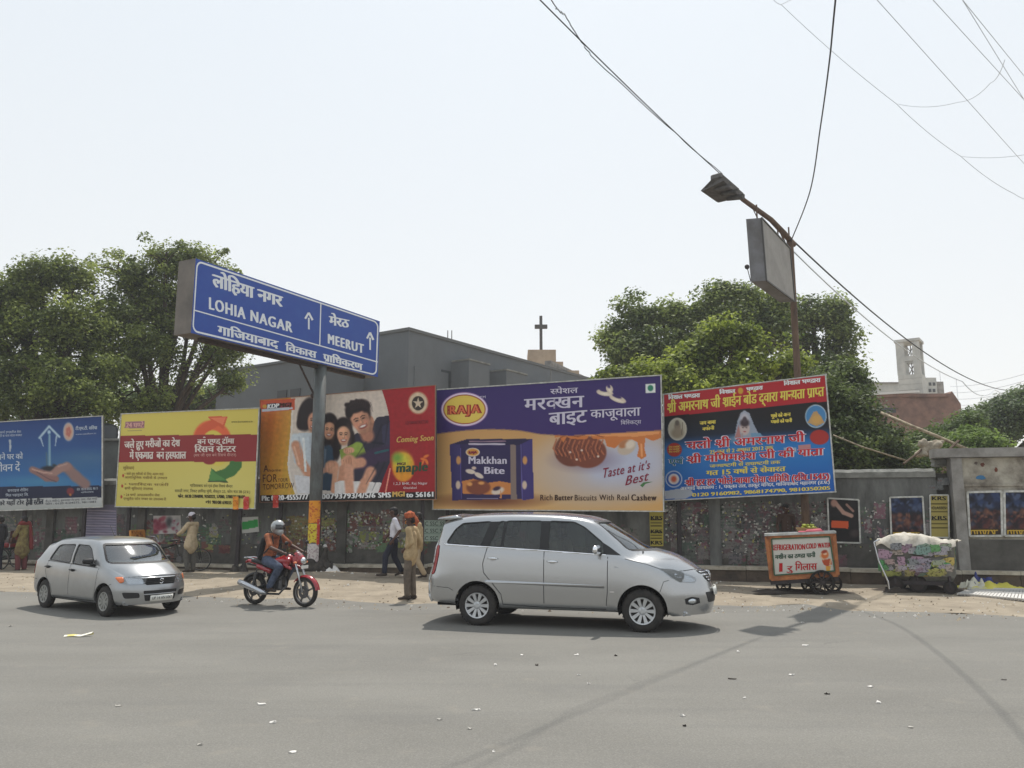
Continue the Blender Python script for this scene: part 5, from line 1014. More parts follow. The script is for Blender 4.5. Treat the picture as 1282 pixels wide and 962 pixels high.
def wire(P, r, m, label, sag=0.0, sub=14, group='overhead cables', wob=0.0):
    """P: points in the street; the cable hangs between each two"""
    pts = []; P = [Vector(q) for q in P]
    for i, (a, b) in enumerate(zip(P, P[1:])):
        e0, e1 = P[max(i-1, 0)], P[min(i+2, len(P)-1)]
        for k in range(sub+(1 if i == len(P)-2 else 0)):
            t = k/sub; p = .5*((2*a)+(b-e0)*t+(2*e0-5*a+4*b-e1)*t*t+(3*a-e0-3*b+e1)*t**3) if sag == 0 else a.lerp(b, t); p.z -= sag*4*t*(1-t); p.x += wob*noise.noise(Vector((k*.7, i, 1))); p.z += wob*noise.noise(Vector((k*.7, i, 5))); pts.append(p)
    mb = MB(); mb.tube(pts, r, 6); return solo('overhead_cable', mb, m, label, 'cable', group, smooth=True)
T1 = LH+Vector((-.1, -.1, .18))
wire([T1, at(676, 0, 11), at(676, 0, 11)+(at(676, 0, 11)-T1)*1.4], .010, M_WIRE, 'straight black cable running up to the left from the lamp head', .05)
wire([T1+Vector((0, 0, .05)), at(742, 72, 12.6), at(707, 18, 11.3), at(690, 0, 10.9), at(690, 0, 10.9)+(at(676, 0, 11)-T1)*1.4], .008, M_WIRE, 'wavy thin cable beside the straight one, left of the lamp head', .04, wob=.05)
a = PT+Vector((0, 0, -.1)); b = at(1047, -6, 10.2)
pa = [a, at(1014, 240, 18.4), at(1027, 160, 15.9), at(1038, 80, 13.2), at(1046, 0, 10.8)]; pa.append(pa[-1]+(pa[-1]-pa[-2])*3.2); wire(pa, .014, M_WIRE, 'thick dark cable dropping steeply from the top edge to the lamp pole', 0)
wire([PT+Vector((0, 0, .05)), at(1262, 489, 46)], .022, M_WIRE, 'upper cable falling to the right from the lamp pole past the white tower', .9, 24)
wire([PT+Vector((0, 0, -.25)), at(1205, 478, 38), at(1245, 488, 44), at(1300, 484, 50)], .018, M_WIRE2, 'lower pale cable falling to the right from the lamp pole', .5, 16)
wire([at(960, -12, 26), at(978, 6, 26), at(1122, 130, 27), at(1203, 196, 28), at(1270, 243, 29), at(1300, 250, 29)], .011, M_WIRE2, 'thin pale looping cable crossing the upper right sky', .12)
wire([at(1122, 130, 27), at(1200, 128, 25), at(1240, 104, 23.5), at(1258, 75, 22.5)], .010, M_WIRE2, 'short pale branch cable rising to the crossing wires at upper right', .15)
wire([at(1203, 196, 28), at(1282, 194, 26), at(1330, 180, 25)], .010, M_WIRE2, 'short pale branch cable running level to the right edge', .08)
wire([at(978, 6, 26), at(998, -4, 25), at(1010, -12, 25)], .010, M_WIRE2, 'stub of pale cable joining the looping one at the top edge', .0)
for (p, q, Y0, Y1, lab) in (((1098, 0), (1282, 205), 12, 19, 'first long pale cable down the upper right corner, nearest the lamp'), ((1168, 0), (1282, 125), 12, 17, 'second long pale cable down the upper right corner'), ((1205, 0), (1282, 95), 12, 16, 'outermost long pale cable in the upper right corner'), ((1205, 0), (1282, 125), 12.3, 17, 'pale cable leaving the top edge with the outermost one and falling more steeply')):
    a, b = at(*p, Y0), at(*q, Y1); d = b-a; wire([a-d*.5, b+d*.6], .006, M_WIRE2, lab, .0, 8)
for (y0, y1, lab) in ((480, 458, 'topmost of the faint far cables right of the white tower'), (488, 467, 'second of the faint far cables right of the white tower'), (496, 478, 'third of the faint far cables right of the white tower'), (503, 490, 'lowest of the faint far cables right of the white tower')):
    wire([at(1190, y0+4, 90), at(1330, y1-6, 60)], .03, M_WIRE2, lab, .5, 8)
# ================================================================ POSTERS ON THE WALL
WB = Board((0, 600), (1100, 600), (1100, 700), (0, 700), wallp(-17, 0).y, wallp(9, 0).y); WB.P = Vector(wallp(-20, 0)[:2]); WB.Q = Vector(wallp(12, 0)[:2]); d_ = (WB.Q-WB.P).normalized(); WB.d = Vector((d_.x, d_.y, 0)); WB.n = Vector((d_.y, -d_.x, 0))
GB = Board((1190, 600), (1282, 600), (1282, 700), (1190, 700), 19, 18); GB.P = Vector(gp(10, 0, .112)[:2]); GB.Q = Vector(gp(14, 0, .112)[:2]); GB.n = WB.n
class Quad:
    def __init__(s, B, c): s.B = B; s.c = c; s.view = (0, 0, 1)
    def p(s, x, y, o=0): return s.B.p(x, y, o)
    bil = Board.bil; z = Board.z
def poster(B, c, paint, base, nx, ny, label, frame=None, group=None, texts=(), off=.03, name='wall_poster'):
    Q = Quad(B, c); m = (B.p(*c[3])+B.p(*c[2]))/2; t = thing(name, label, 'poster', tuple(m), 0, group)
    q = [B.p(*k, off) for k in (c[3], c[2], c[1], c[0])]; mb = MB(); b = [v-B.n*(off-.001) for v in q]; mb.add(q+b, [(0, 1, 2, 3), (0, 4, 5, 1), (1, 5, 6, 2), (2, 6, 7, 3), (3, 7, 4, 0)]); part('paper', mb, mat('poster paper', rgb(190, 186, 176), rough=.8), t, True)
    art_sheet(Q, 'print', paint, t, base, nx, ny, M_PRINT, off=off+.003)
    if frame:
        for a, b_ in zip(q, q[1:]+q[:1]): mb = MB(); mb.beam(a+B.n*.012, b_+B.n*.012, frame, .02, up=B.n); part('frame_rail', mb, M_TRIM, t, True)
    for (txt, A, Bp, h, m_, kw) in texts: mb = MB(); Board.text(Q, mb, txt, A, Bp, h, off=off+.008, **kw); o = part('lettering', mb, m_, t, True); o['kind'] = 'stuff'
    return t
def blotch(seed, pal, n=60, x=(0, 0), y=(0, 0), r=3):
    def f(A):
        rd = random.Random(seed)
        for _ in range(n): A.ell(rd.uniform(*x), rd.uniform(*y), rd.uniform(.25, 1)*r, rd.uniform(.25, 1)*r, rd.choice(pal), rd.uniform(0, 3), .5, .85)
    return f
def film(x0, y0, x1, y1, seed):
    def f(A):
        blotch(seed, [(26, 34, 60), (40, 56, 92), (18, 20, 34), (66, 80, 110)], 70, (x0, x1), (y0, (y0*2+y1)/3), 5)(A)
        blotch(seed+1, [(84, 40, 38), (50, 26, 30), (120, 78, 62), (34, 22, 28), (92, 62, 54), (60, 60, 76)], 110, (x0, x1), ((y0*2+y1)/3+4, y1-8), 4)(A)
        rd = random.Random(seed)
        A.gy(y1-9, y1, (60, 40, 20), (30, 22, 18), (A.y > y1-9).astype(float))
        for i in range(9): xx = x0+5+(x1-x0-10)*i/9; A.line([(xx, y1-6.5), (xx+rd.uniform(-1, 2.5), y1-2.5)], 1.5, (196, 160, 50)); A.line([(xx-.5, y1-6.5), (xx+3.4, y1-6.8)], 1.2, (196, 160, 50))
    return f
poster(GB, ((1211, 616.5), (1253.5, 615.5), (1254.5, 671), (1214, 671.5)), film(1211, 616, 1254, 671, 3), (24, 28, 44), 70, 90, 'dark blue and red film poster with yellow title on the gate wall, white framed', .05, 'film posters on the gate wall')
poster(GB, ((1257, 615.5), (1299, 615), (1299, 671), (1258, 671)), film(1257, 616, 1299, 671, 3), (24, 28, 44), 70, 90, 'second dark film poster, cut off by the right edge of the picture', .05, 'film posters on the gate wall')
def pt_girl(A): blotch(5, [(14, 12, 14), (26, 20, 22)], 30, (1036, 1078), (624, 680), 8)(A); A.line([(1046, 630), (1056, 642), (1066, 646)], 5, (176, 140, 124)); A.ell(1044, 630, 4, 5, (170, 130, 116), 0, .3); A.line([(1060, 632), (1068, 640)], 3, (150, 116, 104)); A.poly([(1041, 652), (1062, 653), (1062, 662), (1041, 661)], (206, 84, 40)); A.ell(1070, 668, 6, 5, (60, 50, 50), 0, .4)
poster(WB, ((1036, 624), (1075, 626), (1077, 680), (1038, 679)), pt_girl, (18, 15, 18), 60, 80, 'black poster with a reclining figure and an orange label, right of the water cart', .04, None)
poster(WB, ((1114, 623), (1155, 622), (1158, 674), (1116, 676)), film(1114, 623, 1156, 674, 9), (26, 28, 40), 70, 80, 'dark film poster with yellow title on the grey wall behind the tarp-covered cart', .04, None)
KY = (158, 144, 78)
def krs(x0, y0, x1, y1):
    def f(A):
        for i in range(9):
            if i % 4 != 0: yy = y0+6+(y1-y0-8)*i/9; A.line([(x0+2, yy), (x1-2, yy)], 1.6, (80, 70, 30), .8)
    return f
poster(WB, ((1164, 620), (1187, 620), (1188, 673), (1165, 673)), krs(1164, 620, 1188, 673), KY, 30, 60, 'yellow lettered bill in a pale frame, on the grey wall left of the concrete pillar', .03, None, [('KRS', (1167, 626.5), (1184, 626.5), 5, K_INK, dict(h=.72, fat=.4)), ('KRS', (1167, 651), (1185, 651), 5, K_INK, dict(h=.72, fat=.4)), ('CLASSES', (1167, 638), (1184, 638), 4, K_INK, dict(h=.72))])
poster(WB, ((813, 641), (830.5, 641), (830.5, 684), (814, 684)), krs(813, 641, 830, 684), (170, 156, 70), 24, 50, 'yellow lettered bill on the wall just behind the bonnet of the people carrier', None, None, [('KRS', (815, 651), (829, 651), 5, K_INK, dict(h=.72, fat=.4)), ('KRS', (815, 668), (829, 668), 5, K_INK, dict(h=.72, fat=.4)), ('KRS', (815, 682), (829, 682), 5, K_INK, dict(h=.72, fat=.4))])
poster(WB, ((527, 651.5), (562, 652), (562, 678), (527.5, 678)), lambda A: [A.line([(528, y), (561, y)], .8, (110, 130, 116)) for y in (659, 668)], (156, 172, 160), 40, 30, 'pale green bill of repeated letters, behind the tail of the people carrier', None, None, [('SC SSC SSC', (529, 658), (561, 658), 5, K_INK, dict(h=.72)), ('SC SSC SSC', (529, 667), (561, 667), 5, K_INK, dict(h=.72)), ('SC SSC SSC', (529, 676.5), (561, 676.5), 5, K_INK, dict(h=.72))])
poster(WB, ((507, 644.5), (521, 645), (521, 656), (507, 656)), lambda A: A.line([(509, 650), (519, 650)], 3, (150, 70, 30)), (206, 130, 40), 14, 10, 'small orange bill high on the wall right behind the men walking')
def pur(A):
    for i in range(14): A.line([(106, 639+i*3.2), (145, 640+i*3.2)], 1.2, (150, 144, 166) if i % 3 else (170, 160, 176), .7)
poster(WB, ((106, 632), (146, 632), (146, 672), (106, 673)), pur, (112, 108, 128), 44, 44, 'faded purple-grey banner sheet on the wall between the blue and yellow billboards')
def maroon(A): blotch(12, [(120, 40, 60), (150, 70, 84)], 18, (193, 207), (648, 667), 5)(A); A.ell(212, 654, 4, 6, (60, 60, 64), 0, .5); blotch(13, [(130, 60, 80), (150, 150, 150)], 14, (215, 224), (650, 667), 3)(A)
poster(WB, ((192, 646), (226, 645.5), (226.5, 668), (192, 669)), maroon, (176, 172, 168), 44, 30, 'white and maroon photo poster behind the man with the cycle rickshaw')
poster(WB, ((302, 648), (323, 647), (324, 666), (303, 668)), lambda A: A.poly([(303, 654), (323, 650), (323, 660), (303, 664)], (44, 150, 70)), (190, 190, 184), 24, 20, 'white bill with a green band, just right of the leaning billboard post')
def scraps(n, xr, yr, pal, seed, wr=(8, 20), hr=(10, 24), offs=.004):
    rd = random.Random(seed)
    for i in range(n):
        x, y = rd.uniform(*xr), rd.uniform(*yr); w_, h_ = rd.uniform(*wr), rd.uniform(*hr); c = rd.choice(pal); c2 = rd.choice(pal); nx, ny = max(4, int(w_*1.1)), max(4, int(h_*1.1)); ink_ = rd.choice([(40, 36, 36), (120, 30, 40), (40, 40, 60), (200, 196, 186)])
        tilt = rd.uniform(-.06, .06); off = offs+.0009*(i % 24); V = []; C = []; X = [(x+w_*a/nx, y+h_*b/ny+tilt*w_*a/nx) for b in range(ny+1) for a in range(nx+1)]
        for (a, b) in X:
            V.append(WB.p(a, b, off)); k = noise.noise(Vector((a*.23, b*.23, seed+i*.3))); col = np.array(c if k > -.1 else c2, float)
            r_ = int((b-y)/2.0); 
            if r_ % 2 and i % 3 and noise.noise(Vector((a*.9, r_*3, i))) > -.05: col = col*.62+np.array(ink_)*.38
            C.append((col*.8+np.array((104, 102, 98))*.2)*(.9+.2*rd.random()))
        F = []
        for b in range(ny):
            for a in range(nx):
                e = min(a, nx-1-a, b, ny-1-b)/max(2, min(nx, ny)/2); q = noise.noise(Vector((a*.45+i*9, b*.45, 3)))
                if q > .1+e*1.6: continue
                if q > .50: continue
                F.append((b*(nx+1)+a, (b+1)*(nx+1)+a, (b+1)*(nx+1)+a+1, b*(nx+1)+a+1))
        if not F: continue
        o_ = ORIG['boundary_wall']; me = tomesh('torn_bill', [v-o_ for v in V], F, M_PRINT); at_ = me.color_attributes.new('Col', 'FLOAT_COLOR', 'POINT'); cc = np.ones((len(V), 4)); cc[:, :3] = lin(np.clip(np.array(C)*.72+np.array((88, 88, 84))*.28, 0, 255))*.9; at_.data.foreach_set('color', cc.ravel().astype(np.float32)); link('torn_bill', me, wl)
GAY = [(150, 160, 60), (176, 176, 80), (110, 40, 44), (140, 70, 60), (90, 130, 80), (170, 166, 160), (120, 116, 110), (60, 110, 66)]
MUT = [(96, 106, 96), (112, 82, 88), (138, 130, 128), (80, 100, 88), (130, 66, 84), (74, 74, 78), (58, 88, 66), (134, 128, 124)]
scraps(46, (396, 518), (638, 680), GAY+[(186, 184, 176)], 1, (14, 28), (10, 22)); scraps(26, (340, 385), (645, 680), [(150, 110, 40), (120, 50, 34), (140, 130, 60), (90, 80, 70)], 2, (9, 18), (10, 20)); scraps(34, (165, 330), (646, 690), GAY+MUT, 3, (9, 20), (9, 20))
scraps(26, (0, 160), (644, 690), MUT, 4, (10, 22), (12, 24)); scraps(130, (833, 1034), (628, 696), MUT+[(140, 136, 130), (128, 120, 124)], 5, (14, 32), (12, 28)); scraps(20, (1040, 1180), (628, 672), MUT+[(150, 90, 110), (160, 150, 150)], 6, (8, 18), (10, 20)); scraps(8, (560, 800), (640, 690), MUT, 8, (12, 24), (12, 22)); scraps(5, (1160, 1186), (596, 612), [(110, 114, 116), (96, 100, 104)], 9, (8, 18), (6, 12))
rd = random.Random(77); FM = [mat('scrap white', rgb(176, 174, 166), rough=.9), mat('scrap green', rgb(88, 112, 86), rough=.9), mat('scrap yellow', rgb(154, 150, 92), rough=.9), mat('scrap red', rgb(104, 66, 64), rough=.9), mat('scrap dark', rgb(52, 50, 50), rough=.9), mat('scrap pink', rgb(128, 110, 112), rough=.9)]
mb = MB()
for (n_, x0, x1, y0, y1) in ((620, 396, 522, 640, 684), (260, 160, 392, 644, 688), (120, 0, 160, 646, 688), (1100, 833, 1034, 628, 694), (330, 1038, 1190, 624, 690)):
    for k in range(n_):
        x, y = rd.uniform(x0, x1), rd.uniform(y0, y1)
        if noise.noise(Vector((x*.06, y*.09, 3))) < -.12: continue
        w_, h_ = rd.uniform(1.2, 4.6), rd.uniform(.8, 4.4); n = rd.choice((4, 5, 6)); a0 = rd.uniform(0, 6); o = .026+.0001*(k % 30)
        P = [WB.p(x+w_/2*math.cos(a0+2*PI*i/n)*rd.uniform(.5, 1.2), y+h_/2*math.sin(a0+2*PI*i/n)*rd.uniform(.5, 1.2), o) for i in range(n)]; mb.add(P, [tuple(reversed(range(n)))], rd.choice((0, 0, 0, 1, 2, 3, 4, 4, 5)))
part('paper_scraps', mb, FM, wl, True, kind='stuff')
for (B, x, y, m, lab) in ((B2, 295, 629, 0, 'orange paper tag tied at the lower right corner of the yellow billboard'), (B2, 308, 629, 3, 'red paper tag beside the orange one under the yellow billboard'), (B3, 345, 627, 3, 'red paper tag hanging under the left end of the family billboard')):
    mb = MB(); V = []
    for i in range(5):
        for s_ in (-1, 1): V.append(B.p(x+s_*(3.6-.3*(i % 2)), y-7+i*4, .05+.03*math.sin(i*1.6)))
    mb.add(V, [(2*i, 2*i+1, 2*i+3, 2*i+2) for i in range(4)]); mb.add([v-B.n*.003 for v in V], [(2*i+2, 2*i+3, 2*i+1, 2*i) for i in range(4)]); solo('paper_tag', mb, PM[m], lab, 'paper tag')
for (x, y, w_, h_, c, sd0) in ((1228, 598, 16, 7, (60, 110, 150), 1), (1230, 582, 6, 7, (100, 60, 50), 2), (1222, 580, 5, 5, (90, 80, 74), 3), (1247, 588, 5, 8, (110, 60, 44), 5)):
    rd = random.Random(sd0); mb = MB(); P = [GB.p(x+w_/2*math.cos(t)*rd.uniform(.6, 1), y+h_/2*math.sin(t)*rd.uniform(.6, 1), .004) for t in [2*PI*i/14 for i in range(14)]]; mb.add(P, [tuple(reversed(range(14)))]); part('paint_stain', mb, mat('stain %d' % sd0, rgb(*c), rough=.9), gw, True)
# ================================================================ BUILDINGS BEHIND
M_CH = mat('blue grey render', rgb(100, 105, 109), rough=.9, col2=rgb(90, 94, 98), scale=.7, detail=9, bump=.3, lo=.3, hi=.75); M_CH2 = mat('dark window', rgb(44, 48, 52), rough=.5); M_BEI = mat('beige stone', rgb(186, 164, 140), rough=.9, col2=rgb(160, 138, 116), scale=.8); M_CRS = mat('dark cross', rgb(74, 70, 66), rough=.7)
c0 = at(512, 414, 45); U = Vector((.68, 1, 0)).normalized(); Vv = Vector((-1, .68, 0)).normalized(); HC = c0.z
ch = thing('church', 'long blue-grey rendered church building with dark buttresses behind the billboards', 'church', (c0.x, c0.y, 0))
def cbox(name, u0, u1, v0, v1, z0, z1, m, M=None):
    P = Vector((c0.x, c0.y, 0)); mb = MB(); V = [P+U*u+Vv*v+Vector((0, 0, z)) for z in (z0, z1) for u, v in ((u0, v0), (u1, v0), (u1, v1), (u0, v1))]
    mb.add(V, [(0, 1, 2, 3), (7, 6, 5, 4), (0, 4, 5, 1), (1, 5, 6, 2), (2, 6, 7, 3), (3, 7, 4, 0)]); return part(name, mb, m, M or ch, True, fix=True)
cbox('wall', 0, 22, 0, 9, 0, HC, M_CH); cbox('parapet', -.08, 22, -.08, 9.05, HC, HC+.18, mat('parapet edge', rgb(96, 98, 98), rough=.9)); cbox('recess_strip', .5, 3.6, -.05, .03, 0, HC-2.0, M_CH)
for (u, w_, h_) in ((2.9, 2.1, 1.25), (6.9, 2.4, 1.3), (11.6, 2.4, 1.5), (16.2, 2.6, 1.6)):
    cbox('buttress', u+1.1, u+1.1+w_, -1.3, -.002, 0, HC-h_, M_CH); cbox('buttress_cap', u+1.05, u+1.15+w_, -1.36, -.004, HC-h_, HC-h_+.10, M_CAP); cbox('window', u+.1, u+.95, -.04, .05, HC-5.2, HC-h_-.6, M_CH2); cbox('window_sill', u, u+1.05, -.1, .02, HC-5.3, HC-5.2, M_CAP)
cbox('side_wing', -4, -.06, 3.4, 12, 0, HC-1.9, M_CH); cbox('lower_wing', -3.2, 0, 12.02, 15.5, 0, HC-2.6, M_CH); cbox('wing_edge', -4.08, -.1, 3.35, 12.05, HC-1.9, HC-1.76, M_CH)
for k in range(2):
    cbox('window', -4.05, -3.95, 4.4+k*1.1, 5.2+k*1.1, HC-4.6, HC-3.5, M_CH2)
for (x, w_) in ((10.6, .06), (11.4, .06)):
    mb = MB(); p = Vector((c0.x, c0.y, HC))+U*(1.5+x*.1)+Vv*2
for xx in (560.5, 565.5):
    mb = MB(); p = at(xx, 428, 50); mb.tube([Vector((p.x, p.y, HC-.2)), Vector((p.x, p.y, at(xx, 414, 50).z))], .03, 5); part('roof_pipe', mb, M_CRS, ch, True)
pc = at(680, 448, 62)
def rbox(name, px0, px1, py0, py1, Y, dep, m, par):
    a, b = at(px0, py1, Y), at(px1, py0, Y); mb = MB(); mb.box(((a.x+b.x)/2, Y+dep/2, (a.z+b.z)/2), (b.x-a.x, dep, b.z-a.z)); return part(name, mb, m, par, True)
cr = thing('roof_cross', 'dark cross standing on a stepped beige pedestal above the church roof', 'cross', (pc.x, 62, at(680, 480, 62).z))
rbox('pedestal', 661, 696, 438, 480, 62, 3, M_BEI, cr); rbox('pedestal_step', 652, 705, 453, 480, 61.8, 3.6, M_BEI, cr); rbox('pedestal_step', 705, 725, 464, 482, 61.6, 3.6, M_BEI, cr); rbox('upright', 675.6, 679, 395.5, 438, 63, .22, M_CRS, cr); rbox('crossbar', 669.5, 685.3, 406.5, 411, 62.95, .32, M_CRS, cr)
a, b = at(686, 454, 58), at(728, 473, 66); mb = MB(); mb.beam(a, b, .5, .25); mb.beam(a-Vector((0, 0, 1.6)), b-Vector((0, 0, 1.6)), .45, 3.0); part('sloping_parapet', mb, M_CONC, ch, True)
# low grey block and water tank between the first billboards
lb = thing('outbuilding', 'plain low grey block showing between the blue and yellow billboards', 'building', (-15.5, 31, 0)); mb = MB(); z = at(140, 552, 30).z; mb.box((-15.8, 32, z/2), (9.0, 4, z)); part('wall', mb, mat('grey block wall', rgb(104, 108, 106), rough=.9, col2=rgb(84, 86, 84), scale=1.2), lb, True); mb = MB(); mb.box((-15.8, 31.98, z+.04), (9.2, 4.2, .08)); part('roof_slab', mb, M_CAP, lb, True)
tk = at(126, 552, 31); p = Vector((tk.x, 31.2, z+.08)); mb = MB(); mb.lathe([(0, 0), (.5, 0), (.52, .12), (.5, .14), (.52, .3), (.5, .32), (.5, .5), (.44, .62), (.2, .70), (0, .71)], 24, c=p); solo('water_tank', mb, mat('black tank plastic', rgb(44, 46, 48), rough=.4), 'black plastic water tank on the grey block beside the blue billboard', 'water tank', smooth=True)
mb = MB(); mb.tube([at(139, 613.5, 29.4), at(152, 613.5, 29.4)], .035, 6); mb.tube([at(139, 613.5, 29.4), at(139, 612, 30)], .035, 6); solo('white_pipe', mb, M_TRIM, 'short white pipe on the grey block left of the yellow billboard', 'pipe')
# white tower and brick house, right
M_TW = mat('white tower render', rgb(190, 190, 184), rough=.9, col2=rgb(158, 160, 158), scale=.6); M_BRK = mat('dull red brickwork', rgb(134, 104, 92), rough=.95, col2=rgb(96, 74, 66), scale=1.2, detail=9)
tw = thing('bell_tower', 'slim white tower with two openings one above the other, far right above the trees', 'tower', (at(1142, 500, 85).x, 85, 0)); TY = 85
tw.rotation_euler = (0, 0, -.62); CT = math.cos(.53)
def tbox(name, x0, x1, y0, y1, m, dep=2.6, Y=None, z0=None, par=None, yo=0.0):
    mb = MB()
    if par is None:
        X0, X1 = [(x-1142)*TY*CT/1000*1.0 for x in (x0, x1)]; az, bz = (at(1142, y1, TY).z if z0 is None else z0), at(1142, y0, TY).z; mb.box(((X0+X1)/2, dep/2+yo, (az+bz)/2), (X1-X0, dep, bz-az)); return part(name, mb, m, tw)
    a, b = at(x0, y1, Y), at(x1, y0, Y); az = a.z if z0 is None else z0; mb.box(((a.x+b.x)/2, Y+dep/2, (az+b.z)/2), (b.x-a.x, dep, b.z-az)); return part(name, mb, m, par, True)
tbox('shaft', 1125.5, 1157, 469, 500, M_TW, z0=0)
for yo in (0, 2.2):
    tbox('corner_pier', 1125, 1136, 428, 468.9, M_TW, .4, yo=yo); tbox('corner_pier', 1147, 1156.5, 428, 468.9, M_TW, .4, yo=yo); tbox('band', 1136.05, 1146.95, 446, 452, M_TW, .4, yo=yo)
tbox('cap', 1123.5, 1158, 424.5, 427.8, M_TW, 2.8, yo=-.1)
for (y0, y1) in ((430, 446), (452, 468.9)):
    for s_ in (0, 1):
        mb = MB(); mb.beam((-.42, 1.3+.1*s_, at(1142, y1 if s_ else y0, TY).z), (.38, 1.3+.1*s_, at(1142, y0 if s_ else y1, TY).z), .09, .09); part('lattice_bar', mb, M_CONC, tw)
    mb = MB(); mb.beam((0, 1.5, at(1142, y0, TY).z), (0, 1.5, at(1142, y1, TY).z), .1, .1); part('lattice_bar', mb, M_CONC, tw)
for i in range(4): tbox('render_joint', 1125.6, 1156.9, 474+7*i, 474.3+7*i, M_CONC, .02, yo=-.015)
wb_ = thing('white_building', 'low white buildings at the foot of the far tower', 'building', (at(1120, 500, 92).x, 92, 0)); tbox('wall', 1084, 1126, 480, 500, M_TW, 8, 92, 0, wb_); tbox('wall', 1160, 1172, 473, 500, M_TW, 6, 93, 0, wb_); tbox('wall', 1172, 1181, 478, 500, M_CONC, 6, 94, 0, wb_); tbox('parapet', 1084, 1126, 478.6, 480, M_CONC, .3, 91.8, None, wb_)
for (x, y) in ((1163, 479), (1163, 487), (1168, 479), (1168, 487)): tbox('window', x, x+3, y, y+4, M_CH2, .1, 92.95, None, wb_)
bh = thing('brick_house', 'dull red brick house with a gable, in front of the white tower', 'house', (at(1140, 540, 60).x, 60, 0)); BY = 60
a, b = at(1092, 497, BY), at(1186, 497, BY); zt_ = a.z; mb = MB(); mb.box(((a.x+b.x)/2, BY+4, zt_/2), (b.x-a.x, 8, zt_)); part('wall', mb, M_BRK, bh, True)
mb = MB(); g0, g1, g2 = at(1186, 497, BY), at(1192, 490, BY), at(1203, 506, BY); mb.prism([(g0.x, 0), (g2.x, 0), (g2.x, g2.z), (g1.x, g1.z), (g0.x, g0.z)], lambda x, z, t: (x, t, z), BY+.01, BY+8); part('gable', mb, M_BRK, bh, True, fix=True)
mb = MB(); mb.beam(at(1088, 494, BY-.2), at(1150, 490.5, BY-.2), .3, .16); part('tin_sheet', mb, mat('white tin sheet', rgb(200, 200, 198), rough=.5), bh, True); mb = MB(); mb.box(((a.x+b.x)/2, BY-.08, zt_+.1), (b.x-a.x+.2, .3, .24)); part('coping', mb, M_BRK, bh, True)
mb = MB(); p0, p1 = at(1103, 517, BY), at(1121, 511, BY); mb.box(((p0.x+p1.x)/2, BY-.02, (p0.z+p1.z)/2), (p1.x-p0.x, .1, p1.z-p0.z)); part('window', mb, M_CH2, bh, True); mb = MB(); p = at(1133, 496, BY); mb.lathe([(0, .0), (.8, 0), (.8, .06), (0, .2)], 16, c=(p.x, BY+1, zt_+.2)); part('dish', mb, M_TRIM, bh, True)
for (x, lab) in ((1180, 'thin radio mast right of the white tower, nearer the tower'), (1200, 'thin radio mast right of the white tower, nearer the right edge')):
    mb = MB(); p = at(x, 508, 140); mb.tube([Vector((p.x, 140, 0)), Vector((p.x, 140, at(x, 466 if x < 1190 else 474, 140).z))], .05, 4); solo('radio_mast', mb, M_WIRE2, lab, 'mast')
# ================================================================ PEOPLE
def V3(*a): return Vector(a)
def hand(wr, d, up, s=1.0, curl=.5):
    """palm, four unequal fingers and a thumb; d points along the hand, up is the back of the hand"""
    d = Vector(d).normalized(); up = Vector(up); up = (up-d*up.dot(d)).normalized(); sd_ = d.cross(up); P = [(wr, wr+d*.085*s, .026*s, .036*s, (up, .55))]
    for i, L in enumerate((.066, .076, .070, .054)):
        k = (i-1.5)*.019*s; b = wr+d*.085*s+sd_*k; m = b+(d*(1-curl*.35)-up*curl*.4).normalized()*L*.5*s; e = m+(d*(1-curl)-up*curl*1.1).normalized()*L*.5*s
        P += [(b, m, .0105*s, .0095*s), (m, e, .0095*s, .0082*s)]
    b = wr+d*.03*s-sd_*.03*s; P += [(b, b+(d*.7-sd_*.7-up*.3)*.045*s, .013*s, .011*s), (b+(d*.7-sd_*.7-up*.3)*.045*s, b+(d*1.25-sd_*.7-up*.6)*.06*s, .011*s, .009*s)]
    return P
